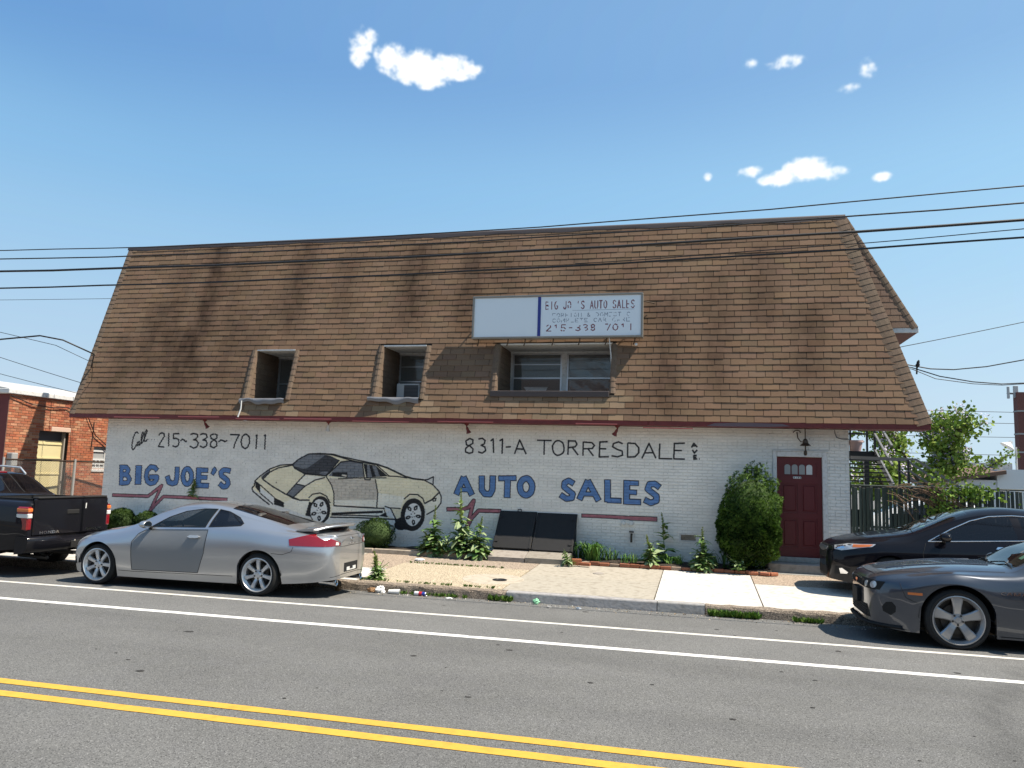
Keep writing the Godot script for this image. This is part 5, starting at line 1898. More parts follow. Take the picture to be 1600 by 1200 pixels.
	var line := PackedVector3Array([Vector3(-2.55, 0, 0.6), Vector3(-2.72, 0, -1.95), Vector3(-2.45, 0, -3.9), Vector3(-1.9, 0, -6.0)])
	for k in 4:
		b = MB.new()
		b.tube(PackedVector3Array([line[k] + Vector3(0, -0.3, 0), line[k] + Vector3(0, 1.56, 0)]), 0.04 if k == 1 else 0.028, -1, 10)
		done(b, "post", M.stone_grey, f)
	for k in 3:
		b = MB.new()
		b.tube(PackedVector3Array([line[k] + Vector3(0, 1.5, 0), line[k + 1] + Vector3(0, 1.5, 0)]), 0.022, -1, 8)
		done(b, "top_rail", M.bronze, f)
		b = MB.new()
		var d := line[k + 1] - line[k]
		var n := int(d.length() / 0.06)
		for i in range(-28, n):
			for dirn in [1, -1]:
				# wires run up at 45 degrees between the rails
				var u0 := float(i) / n
				var h := 1.72
				var u1 := u0 + h / d.length()
				var a0 := u0 if dirn == 1 else u1
				var a1 := u1 if dirn == 1 else u0
				var p := line[k] + d * a0 + Vector3(0, -0.24, 0)
				var q := line[k] + d * a1 + Vector3(0, 1.48, 0)
				var lo := 0.0
				var hi := 1.0
				if a0 != a1:
					var t0 := (0.0 - a0) / (a1 - a0)
					var t1 := (1.0 - a0) / (a1 - a0)
					lo = clampf(minf(t0, t1), 0, 1)
					hi = clampf(maxf(t0, t1), 0, 1)
				if hi - lo > 0.02:
					b.tube(PackedVector3Array([p.lerp(q, lo), p.lerp(q, hi)]), 0.0032, 0.0032, 3, false)
		done(b, "wire_mesh", M.dull_metal, f, "stuff")


# ---- vehicles: a body is a surface given by curves along its length (x from nose to tail, y up, z across) ----
class Shell:
	var k := {}             # named curves of [x, value]
	var length := 4.8
	var arches := []        # wheel arches: [x, y, radius]
	var round_ := 4.0

	func at(name: String, x: float) -> float:
		var c: Array = k[name]
		if x <= c[0][0]:
			return c[0][1]
		for i in c.size() - 1:
			if x <= c[i + 1][0]:
				var h: float = c[i + 1][0] - c[i][0]
				var t: float = (x - c[i][0]) / h
				var s: float = (c[i + 1][1] - c[i][1]) / h
				var m0: float = s
				var m1: float = s
				if i > 0:
					var sp: float = (c[i][1] - c[i - 1][1]) / (c[i][0] - c[i - 1][0])
					m0 = 0.0 if sp * s <= 0.0 else 2.0 * sp * s / (sp + s)
				if i < c.size() - 2:
					var sn: float = (c[i + 2][1] - c[i + 1][1]) / (c[i + 2][0] - c[i + 1][0])
					m1 = 0.0 if sn * s <= 0.0 else 2.0 * sn * s / (sn + s)
				var t2 := t * t
				var t3 := t2 * t
				return (2 * t3 - 3 * t2 + 1) * c[i][1] + (t3 - 2 * t2 + t) * h * m0 + (-2 * t3 + 3 * t2) * c[i + 1][1] + (t3 - t2) * h * m1
		return c[-1][1]

	# the curves sampled every centimetre: bottom, crease, belt and rail heights, then their half widths, then the crown
	var rows := PackedFloat32Array()

	func sample() -> void:
		var n := int(length * 100.0) + 3
		for i in n:
			var x := minf(i * 0.01, length)
			var ye := at("top", x) - at("drop", x)
			rows.append_array(PackedFloat32Array([at("bottom", x), at("crease_y", x), minf(at("belt_y", x), ye - 0.004), ye, at("bottom_w", x), at("crease_w", x), at("belt_w", x), at("rail_w", x), at("drop", x)]))

	func row_value(x: float, q: int) -> float:
		if rows.is_empty():
			sample()
		var u := clampf(x, 0.0, length) * 100.0
		var i := int(u)
		return lerpf(rows[i * 9 + q], rows[i * 9 + 9 + q], u - i)

	func low(x: float) -> float:
		var y := row_value(x, 0)
		for a in arches:
			var d: float = x - a[0]
			if absf(d) < a[2]:
				y = maxf(y, a[1] + sqrt(a[2] * a[2] - d * d))
		return y

	func rail(x: float) -> float:
		return row_value(x, 3)

	func wide_at(i: int, y: float) -> float:
		var o := i * 9
		var ym := rows[o + 1]
		if y <= ym:
			return lerpf(rows[o + 4], rows[o + 5], sin(clampf((y - rows[o]) / (ym - rows[o]), 0, 1) * PI / 2))
		var ys := rows[o + 2]
		if y <= ys:
			return lerpf(rows[o + 5], rows[o + 6], pow(clampf((y - ym) / maxf(ys - ym, 0.01), 0, 1), 1.7))
		var ye := rows[o + 3]
		var u := clampf((y - ys) / maxf(ye - ys, 0.004), 0, 1)
		return lerpf(rows[o + 6], rows[o + 7], u) + 0.02 * sin(u * PI) * clampf((ye - ys) * 4.0, 0, 1)

	func wide(x: float, y: float) -> float:
		if rows.is_empty():
			sample()
		var u := clampf(x, 0.0, length) * 100.0
		var i := int(u)
		return lerpf(wide_at(i, y), wide_at(i + 1, y), u - i)

	func top(x: float, z: float) -> float:
		var w := row_value(x, 7)
		return row_value(x, 3) + row_value(x, 8) * (1.0 - pow(clampf(absf(z) / w, 0, 1), round_))

	func side_point(x: float, y: float, s: float, lift := 0.0) -> Vector3:
		return Vector3(x, y, s * wide(x, y)) + side_normal(x, y, s) * lift

	func side_normal(x: float, y: float, s: float) -> Vector3:
		var e := 0.012
		var x0 := clampf(x - e, 0, length)
		var x1 := clampf(x + e, 0, length)
		return Vector3(-(wide(x1, y) - wide(x0, y)) / maxf(x1 - x0, 0.001), -(wide(x, y + e) - wide(x, y - e)) / (2 * e), 1.0).normalized() * Vector3(1, 1, s)

	func top_point(x: float, z: float, lift := 0.0) -> Vector3:
		return Vector3(x, top(x, z), z) + top_normal(x, z) * lift

	func top_normal(x: float, z: float) -> Vector3:
		var e := 0.015
		var x0 := clampf(x - e, 0, length)
		var x1 := clampf(x + e, 0, length)
		var w := row_value(x, 7)
		var za := clampf(z - e, -w, w)
		var zb := clampf(z + e, -w, w)
		return Vector3(-(top(x1, z) - top(x0, z)) / maxf(x1 - x0, 0.001), 1.0, -(top(x, zb) - top(x, za)) / maxf(zb - za, 0.001)).normalized()

	# where a line along x meets the nose (or the tail) at height y, z across
	func end_x(z: float, y: float, tail: bool) -> float:
		var a := 0.0
		var b := 1.0
		var inside := func(d: float) -> bool:
			var x := length - d if tail else d
			return wide(x, y) >= absf(z) and y <= top(x, minf(absf(z), row_value(x, 7)))
		if inside.call(0.0):
			return length if tail else 0.0
		for i in 12:
			var m := (a + b) / 2.0
			if inside.call(m):
				b = m
			else:
				a = m
		return length - b if tail else b


func curves(rows: Dictionary) -> Dictionary:
	return rows


# cuts the body's surface into panels: regions are [outline, part name, material] on the sides (x, y) or on top (x, z); what is left is the body
func car_skin(car: Node3D, sh: Shell, body: Material, side_regions: Array, top_regions: Array) -> void:
	var parts := {"body": [MB.new(), body]}
	for s in [1, -1]:
		for r in side_regions:
			if r[1]:
				parts[[r[1], s, r[0][0]]] = [MB.new(), r[2]]
	for r in top_regions:
		if r[1]:
			parts[[r[1], 0, r[0][0]]] = [MB.new(), r[2]]
	var xs := []
	var x := 0.0
	while x < sh.length - 0.001:
		xs.append(x)
		var near := false
		for a in sh.arches:
			near = near or absf(absf(x - a[0]) - a[2]) < 0.1
		x += 0.01 if x < 0.05 or x > sh.length - 0.07 else (0.018 if near or x < 0.14 or x > sh.length - 0.16 else 0.045)
	xs.append(sh.length)
	for i in xs.size() - 1:
		var ys := [[], []]
		for e in 2:
			var px: float = xs[i + e]
			var lo := sh.low(px)
			var ym := maxf(sh.at("crease_y", px), lo + 0.03)
			var yr := sh.rail(px)
			var yb := minf(maxf(sh.at("belt_y", px), ym + 0.02), yr - 0.003)
			ym = minf(ym, yb - 0.002)
			lo = minf(lo, ym - 0.002)
			for q in 6:
				ys[e].append(lerpf(lo, ym, q / 6.0))
			for q in 4:
				ys[e].append(lerpf(ym, yb, q / 4.0))
			for q in 7:
				ys[e].append(lerpf(yb, yr, q / 6.0))
		for s in [1.0, -1.0]:
			for j in ys[0].size() - 1:
				cut_cell(parts, PackedVector2Array([Vector2(xs[i], ys[0][j]), Vector2(xs[i + 1], ys[1][j]), Vector2(xs[i + 1], ys[1][j + 1]), Vector2(xs[i], ys[0][j + 1])]), side_regions, int(s), func(p: Vector2): return [sh.side_point(p.x, p.y, s), sh.side_normal(p.x, p.y, s)])
			# turned-in lower edge
			var a := sh.side_point(xs[i], ys[0][0], s)
			var b := sh.side_point(xs[i + 1], ys[1][0], s)
			parts["body"][0].flat_quad(a, b, b - Vector3(0, -0.004, 0.06 * s), a - Vector3(0, -0.004, 0.06 * s), Vector3.DOWN)
		var w0 := sh.row_value(xs[i], 7)
		var w1 := sh.row_value(xs[i + 1], 7)
		var us := [-1.0, -0.96, -0.9, -0.8, -0.65, -0.45, -0.2, 0.0, 0.2, 0.45, 0.65, 0.8, 0.9, 0.96, 1.0]
		for j in us.size() - 1:
			cut_cell(parts, PackedVector2Array([Vector2(xs[i], us[j] * w0), Vector2(xs[i + 1], us[j] * w1), Vector2(xs[i + 1], us[j + 1] * w1), Vector2(xs[i], us[j + 1] * w0)]), top_regions, 0, func(p: Vector2): return [sh.top_point(p.x, p.y), sh.top_normal(p.x, p.y)])
	for e in [0.0, sh.length]:
		var ring := PackedVector3Array()
		for q in 13:
			var y := lerpf(sh.low(e), sh.rail(e), q / 12.0)
			ring.append(Vector3(e, y, sh.wide(e, y)))
		for q in range(1, 12):
			var z := lerpf(sh.at("rail_w", e), -sh.at("rail_w", e), q / 12.0)
			ring.append(Vector3(e, sh.top(e, z), z))
		for q in 13:
			var y := lerpf(sh.rail(e), sh.low(e), q / 12.0)
			ring.append(Vector3(e, y, -sh.wide(e, y)))
		var mid := Vector3(e, (sh.low(e) + sh.rail(e)) / 2.0, 0)
		for q in ring.size():
			parts["body"][0].flat_tri(mid, ring[q], ring[(q + 1) % ring.size()], Vector3(-1 if e == 0.0 else 1, 0, 0))
	for key in parts:
		if parts[key][0].v.size():
			done(parts[key][0], key if key is String else key[0], parts[key][1], car)


func cut_cell(parts: Dictionary, cell: PackedVector2Array, regions: Array, side: int, place: Callable) -> void:
	var lo := cell[0].min(cell[1]).min(cell[2]).min(cell[3])
	var hi := cell[0].max(cell[1]).max(cell[2]).max(cell[3])
	if (hi - lo).x < 1e-5 or (hi - lo).y < 1e-5:
		return
	var left := [cell]
	for r in regions:
		var box: Rect2 = r[3]
		if not box.intersects(Rect2(lo, hi - lo)):
			continue
		var rest := []
		for piece in left:
			if r[1]:
				for q in Geometry2D.intersect_polygons(piece, r[0]):
					spread(parts[[r[1], side, r[0][0]]][0], q, place)
			rest.append_array(Geometry2D.clip_polygons(piece, r[0]))
		left = rest
	for q in left:
		spread(parts["body"][0], q, place)


func spread(b: MB, poly: PackedVector2Array, place: Callable) -> void:
	if poly.size() < 3:
		return
	var idx := Geometry2D.triangulate_polygon(poly)
	var p := []
	for q in poly:
		p.append(place.call(q))
	for k in range(0, idx.size(), 3):
		var a: Array = p[idx[k]]
		var c: Array = p[idx[k + 1]]
		var d: Array = p[idx[k + 2]]
		b.tri(a[0], c[0], d[0], a[1], c[1], d[1])


func region(pts: Array, called: String, m: Material) -> Array:
	var o := PackedVector2Array()
	for k in range(0, pts.size(), 2):
		o.append(Vector2(pts[k], pts[k + 1]))
	var box := Rect2(o[0], Vector2.ZERO)
	for q in o:
		box = box.expand(q)
	return [o, called, m, box]


# a raised piece lying on the nose, tail or side: outline in (z, y) for ends, (x, y) for sides
func patch(sh: Shell, pts: Array, where: String, lift: float, s := 1.0, cell := 0.03) -> MB:
	var r := region(pts, "", null)
	var o: PackedVector2Array = r[0]
	var box: Rect2 = r[3]
	var b := MB.new()
	var place := func(p: Vector2, up: float) -> Array:
		if where == "side":
			return [sh.side_point(p.x, p.y, s, up), sh.side_normal(p.x, p.y, s)]
		if where == "top":
			return [sh.top_point(p.x, p.y, up), sh.top_normal(p.x, p.y)]
		var tail := where == "tail"
		var d := 0.02
		var q := Vector3(sh.end_x(p.x, p.y, tail), p.y, p.x)
		var qa := Vector3(sh.end_x(p.x + d, p.y, tail), p.y, p.x + d) - Vector3(sh.end_x(p.x - d, p.y, tail), p.y, p.x - d)
		var qb := Vector3(sh.end_x(p.x, p.y + d, tail), p.y + d, p.x) - Vector3(sh.end_x(p.x, p.y - d, tail), p.y - d, p.x)
		var n := qa.cross(qb).normalized()
		if n.x * (1.0 if tail else -1.0) < 0.0:
			n = -n
		return [q + n * up, n]
	var nx := maxi(1, int(ceil(box.size.x / cell)))
	var ny := maxi(1, int(ceil(box.size.y / cell)))
	for i in nx:
		for j in ny:
			var c0 := box.position + Vector2(box.size.x * i / nx, box.size.y * j / ny)
			var c1 := box.position + Vector2(box.size.x * (i + 1) / nx, box.size.y * (j + 1) / ny)
			for q in Geometry2D.intersect_polygons(PackedVector2Array([c0, Vector2(c1.x, c0.y), c1, Vector2(c0.x, c1.y)]), o):
				spread(b, q, func(p): return place.call(p, lift))
	var mid := Vector2.ZERO
	for q in o:
		mid += q / o.size()
	var inner: Vector3 = place.call(mid, 0.0)[0]
	for k in o.size():
		var a := o[k]
		var c := o[(k + 1) % o.size()]
		var n := maxi(1, int((c - a).length() / cell))
		for m in n:
			var p := a.lerp(c, float(m) / n)
			var q := a.lerp(c, float(m + 1) / n)
			var p1: Vector3 = place.call(p, lift)[0]
			b.flat_quad(p1, place.call(q, lift)[0], place.call(q, -0.012)[0], place.call(p, -0.012)[0], p1 - inner)
	return b


func trace(sh: Shell, pts: Array, where: String, r: float, s := 1.0, closed := false, lift := 0.0) -> MB:
	var path := PackedVector3Array()
	var n := pts.size() / 2
	for k in (n if closed else n - 1):
		var a := Vector2(pts[k * 2], pts[k * 2 + 1])
		var c := Vector2(pts[(k + 1) % n * 2], pts[(k + 1) % n * 2 + 1])
		var m := maxi(1, int((c - a).length() / 0.05))
		for q in m + (1 if not closed and k == n - 2 else 0):
			var p := a.lerp(c, float(q) / m)
			if where == "side":
				path.append(sh.side_point(p.x, p.y, s, lift))
			elif where == "top":
				path.append(sh.top_point(p.x, p.y, lift))
			else:
				path.append(Vector3(sh.end_x(p.x, p.y, where == "tail") + lift * (1 if where == "tail" else -1), p.y, p.x))
	if closed:
		path.append(path[0])
	var b := MB.new()
	b.tube(path, r, r, 6, not closed)
	return b


func mirror_z(pts: Array) -> Array:
	var o := []
	for k in range(0, pts.size(), 2):
		o.append(-pts[k])
		o.append(pts[k + 1])
	return o


# wheel at the origin, its outer face towards +z; spokes: count, widths, style
func make_wheel(parent: Node3D, at: Vector3, s: float, R: float, rim: float, width: float, spokes: int, w0: float, w1: float, m: Material, twin := false, turn := 0.0) -> void:
	var w := Node3D.new()
	w.name = "wheel"
	parent.add_child(w, true)
	w.transform = Transform3D(Basis(Vector3.BACK, turn) if s > 0 else Basis(Vector3.UP, PI), at)
	var h := width / 2.0
	var b := MB.new()
	b.lathe([[rim - 0.005, -h], [rim + 0.03, -h - 0.006], [R - 0.04, -h + 0.004], [R - 0.008, -h + 0.03], [R, -h + 0.06], [R, h - 0.06], [R - 0.008, h - 0.03], [R - 0.04, h - 0.004], [rim + 0.04, h + 0.006], [rim + 0.012, h], [rim - 0.005, h - 0.012]], Transform3D.IDENTITY, 48)
	done(b, "tyre", M.tyre, w)
	b = MB.new()
	b.lathe([[rim - 0.006, -h], [rim - 0.03, -h + 0.03], [rim - 0.035, h - 0.05], [rim - 0.014, h - 0.02], [rim + 0.006, h - 0.004], [rim + 0.008, h + 0.003], [rim - 0.004, h + 0.006], [rim - 0.016, h - 0.012]], Transform3D.IDENTITY, 48)
	done(b, "rim", m, w)
	b = MB.new()
	b.lathe([[0.0, 0.02], [rim * 0.62, 0.02], [rim * 0.62, 0.005], [rim * 0.4, 0.0]], Transform3D.IDENTITY, 28)
	b.lathe([[rim - 0.03, -0.03], [0.0, -0.032]], Transform3D.IDENTITY, 28)
	done(b, "brake_disc", M.brake, w)
	for k in spokes:
		b = MB.new()
		var a := TAU * k / spokes + PI / 2
		var t := Transform3D(Basis(Vector3.BACK, a), Vector3.ZERO)
		var rows := []
		for q in 7:
			var u := q / 6.0
			var r := lerpf(0.045, rim - 0.01, u)
			var ww := lerpf(w0, w1, u * u) / 2.0
			var zz := h - 0.035 + 0.02 * sin(u * PI * 0.9) - 0.02 * (1.0 - u)
			rows.append([r, ww, zz])
		for side in ([-1, 1] if twin else [0]):
			for q in 6:
				var A: Array = rows[q]
				var C: Array = rows[q + 1]
				var oa: float = side * 0.16 * A[0] * 0.6
				var oc: float = side * 0.16 * C[0] * 0.6
				var wa: float = A[1] * (0.6 if twin else 1.0)
				var wc: float = C[1] * (0.6 if twin else 1.0)
				b.flat_quad(t * Vector3(A[0], oa - wa * 0.75, A[2]), t * Vector3(C[0], oc - wc * 0.75, C[2]), t * Vector3(C[0], oc + wc * 0.75, C[2]), t * Vector3(A[0], oa + wa * 0.75, A[2]), Vector3.BACK)
				for e in [-1.0, 1.0]:
					b.flat_quad(t * Vector3(A[0], oa + e * wa * 0.75, A[2]), t * Vector3(C[0], oc + e * wc * 0.75, C[2]), t * Vector3(C[0], oc + e * wc, C[2] - 0.012), t * Vector3(A[0], oa + e * wa, A[2] - 0.012), t.basis * Vector3(0, e, 0.6))
					b.flat_quad(t * Vector3(A[0], oa + e * wa, A[2] - 0.012), t * Vector3(C[0], oc + e * wc, C[2] - 0.012), t * Vector3(C[0], oc + e * wc, C[2] - 0.045), t * Vector3(A[0], oa + e * wa, A[2] - 0.045), t.basis * Vector3(0, e, 0))
		done(b, "spoke", m, w)
	b = MB.new()
	b.lathe([[0.085, h - 0.075], [0.08, h - 0.045], [0.05, h - 0.04], [0.034, h - 0.022], [0.0, h - 0.02]], Transform3D.IDENTITY, 20)
	done(b, "hub", m, w)
	for k in 5:
		b = MB.new()
		b.lathe([[0.013, h - 0.06], [0.013, h - 0.036], [0.0, h - 0.034]], Transform3D(Basis.IDENTITY, Vector3(cos(TAU * (k + 0.5) / 5.0 + PI / 2) * 0.062, sin(TAU * (k + 0.5) / 5.0 + PI / 2) * 0.062, 0)), 8)
		done(b, "lug_nut", M.brake, w)


func wheel_wells(car: Node3D, sh: Shell) -> void:
	var b := MB.new()
	for a in sh.arches:
		for s in [1.0, -1.0]:
			var w: float = sh.at("crease_w", a[0])
			var n := 18
			for k in n:
				var t0 := PI * k / n
				var t1 := PI * (k + 1) / n
				var r: float = a[2] + 0.012
				var p0 := Vector3(a[0] + cos(t0) * r, a[1] + sin(t0) * r, 0)
				var p1 := Vector3(a[0] + cos(t1) * r, a[1] + sin(t1) * r, 0)
				var zo := Vector3(0, 0, s * (w - 0.05))
				var zi := Vector3(0, 0, s * (w - 0.42))
				b.flat_quad(p0 + zo, p1 + zo, p1 + zi, p0 + zi, Vector3(a[0], a[1], 0) - p0)
				b.flat_tri(p0 + zi, p1 + zi, Vector3(a[0], a[1] - 0.1, s * (w - 0.42)), Vector3(0, 0, s))
	b.block(Vector3(0.35, sh.at("bottom", 2.0) + 0.02, -0.5), Vector3(sh.length - 0.35, sh.at("bottom", 2.0) + 0.1, 0.5))
	var r0: float = sh.arches[0][0] + sh.arches[0][2] + 0.04
	var r1: float = sh.arches[1][0] - sh.arches[1][2] - 0.04
	b.block(Vector3(r0, sh.at("bottom", 2.0) + 0.02, -0.78), Vector3(r1, sh.at("bottom", 2.0) + 0.1, 0.78))
	b.block(Vector3(0.12, sh.at("bottom", 0.3) + 0.03, -0.45), Vector3(0.36, sh.at("bottom", 0.3) + 0.12, 0.45))
	done(b, "underbody", M.rubber, car)


func seats(car: Node3D, xs: Array, y: float, m: Material) -> void:
	for x in xs:
		for z in [-0.36, 0.36]:
			var b := MB.new()
			b.chamfered(Vector3(-0.26, 0.0, -0.24), Vector3(0.24, 0.16, 0.24), 0.04, Transform3D(Basis.IDENTITY, Vector3(x, y, z)))
			b.chamfered(Vector3(-0.07, 0.1, -0.23), Vector3(0.08, 0.66, 0.23), 0.045, Transform3D(Basis(Vector3.BACK, -0.3), Vector3(x + 0.24, y, z)))
			b.chamfered(Vector3(-0.05, 0.70, -0.12), Vector3(0.06, 0.88, 0.12), 0.04, Transform3D(Basis(Vector3.BACK, -0.25), Vector3(x + 0.25, y, z)))
			b.block(Vector3(-0.01, 0.6, -0.06), Vector3(0.01, 0.75, -0.04), Transform3D(Basis(Vector3.BACK, -0.25), Vector3(x + 0.25, y, z)))
			b.block(Vector3(-0.01, 0.6, 0.04), Vector3(0.01, 0.75, 0.06), Transform3D(Basis(Vector3.BACK, -0.25), Vector3(x + 0.25, y, z)))
			done(b, "seat", m, car)


func steering(car: Node3D, at: Vector3, lean: float) -> void:
	var b := MB.new()
	var t := Transform3D(Basis(Vector3.UP, PI / 2) * Basis(Vector3.RIGHT, lean), at)
	var path := PackedVector3Array()
	for k in 25:
		path.append(t * Vector3(cos(TAU * k / 24.0) * 0.185, sin(TAU * k / 24.0) * 0.185, 0))
	b.tube(path, 0.016, 0.016, 8, false)
	for a in [0.0, PI, -PI / 2]:
		b.tube(PackedVector3Array([t * Vector3(0, 0, -0.02), t * Vector3(cos(a) * 0.18, sin(a) * 0.18, 0)]), 0.02, 0.014, 6)
	b.tube(PackedVector3Array([t * Vector3(0, 0, 0.01), t * Vector3(0, 0, -0.3)]), 0.05, 0.03, 10)
	done(b, "steering_wheel", M.rubber, car)


func side_mirror(car: Node3D, sh: Shell, x: float, y: float, s: float, m: Material, size := Vector3(0.16, 0.12, 0.22)) -> void:
	var b := MB.new()
	var base := sh.side_point(x, y, s)
	var mid := base + Vector3(0.0, size.y * 0.45, s * size.z * 0.65)
	var rows := []
	for i in 9:
		var row := PackedVector3Array()
		var u := PI * i / 8.0
		for j in 17:
			var a := TAU * j / 16.0
			var q := Vector3(-cos(u) * 0.5, sin(u) * sin(a) * 0.5, sin(u) * cos(a) * 0.5)
			if q.x > 0.2:
				q.x = 0.2
			row.append(mid + q * size * Vector3(1.25, 1.05, 1.0))
		rows.append(row)
	b.grid(rows, func(_i, _j): return mid)
	var o := done(b, "mirror", m, car)
	var g := MB.new()
	g.lathe([[0.42, 0.0], [0.0, 0.001]], Transform3D(Basis(Vector3.UP, PI / 2).scaled(Vector3(1, size.y, size.z)), mid + Vector3(size.x * 0.255, 0, 0)), 20)
	done(g, "mirror_glass", M.chrome, o)
	var arm := MB.new()
	arm.tube(PackedVector3Array([base - Vector3(0, 0.02, 0.02 * s), mid - Vector3(0, size.y * 0.2, s * size.z * 0.2)]), 0.035, 0.03, 8)
	done(arm, "mirror_arm", M.rubber, o)


func badge_text(car: Node3D, called: String, words: String, at: Transform3D, height: float, m: Material, squeeze := 1.0) -> void:
	var t := TextMesh.new()
	var f := SystemFont.new()
	f.font_names = PackedStringArray(["Droid Sans"])
	f.font_weight = 700
	t.font = f
	t.text = words
	t.font_size = 32
	t.pixel_size = height / 24.0
	t.depth = 0.006
	var o := put(called, t, m, car)
	o.transform = at * Transform3D(Basis.IDENTITY.scaled(Vector3(squeeze, 1, 1)), Vector3.ZERO)


func car_paint(called: String, c: Color, metal: float, rough := 0.32) -> StandardMaterial3D:
	var m := paint(called, c, rough, metal)
	m.clearcoat_enabled = true
	m.clearcoat = 1.0
	m.clearcoat_roughness = 0.04
	return m


func car_materials() -> void:
	car_paint("silver", Color(0.43, 0.445, 0.465), 0.75, 0.3)
	paint("primer", Color(0.215, 0.225, 0.235), 0.42, 0.25)
	car_paint("black_car", Color(0.006, 0.006, 0.009), 0.1, 0.3)
	car_paint("truck_black", Color(0.009, 0.009, 0.012), 0.1, 0.35)
	for q in ["black_car", "truck_black"]:
		M[q].metallic = 0.0
		M[q].metallic_specular = 0.12
		M[q].clearcoat = 0.55
	car_paint("gunmetal", Color(0.045, 0.054, 0.072), 0.5, 0.3)
	paint("tyre", Color(0.014, 0.014, 0.014), 0.85)
	paint("rubber", Color(0.006, 0.006, 0.006), 0.8)
	paint("alloy", Color(0.62, 0.63, 0.64), 0.35, 0.6)
	paint("dark_alloy", Color(0.40, 0.405, 0.415), 0.32, 0.7)
	paint("brake", Color(0.05, 0.048, 0.045), 0.5, 0.6)
	paint("chrome", Color(0.75, 0.76, 0.78), 0.08, 1.0)
	paint("leather", Color(0.05, 0.048, 0.045), 0.6)
	paint("tan_trim", Color(0.16, 0.14, 0.11), 0.7)
	var g := paint("car_glass", Color(0.012, 0.016, 0.015), 0.02)
	g.transparency = BaseMaterial3D.TRANSPARENCY_ALPHA
	g.albedo_color.a = 0.42
	var d := paint("tint_glass", Color(0.004, 0.004, 0.006), 0.02)
	d.transparency = BaseMaterial3D.TRANSPARENCY_ALPHA
	d.albedo_color.a = 0.88
	var r := paint("red_lens", Color(0.2, 0.004, 0.008), 0.08)
	r.clearcoat_enabled = true
	r.clearcoat = 1.0
	r.clearcoat_roughness = 0.03
	var a := paint("amber_lens", Color(0.62, 0.15, 0.02), 0.15)
	a.clearcoat_enabled = true
	var c := paint("clear_lens", Color(0.5, 0.51, 0.52), 0.08, 0.4)
	c.clearcoat_enabled = true
	paint("white_lens", Color(0.62, 0.62, 0.6), 0.1)


func vehicles() -> void:
	car_materials()
	silver_coupe()
	muscle_car()
	black_sedan()
	pickup()


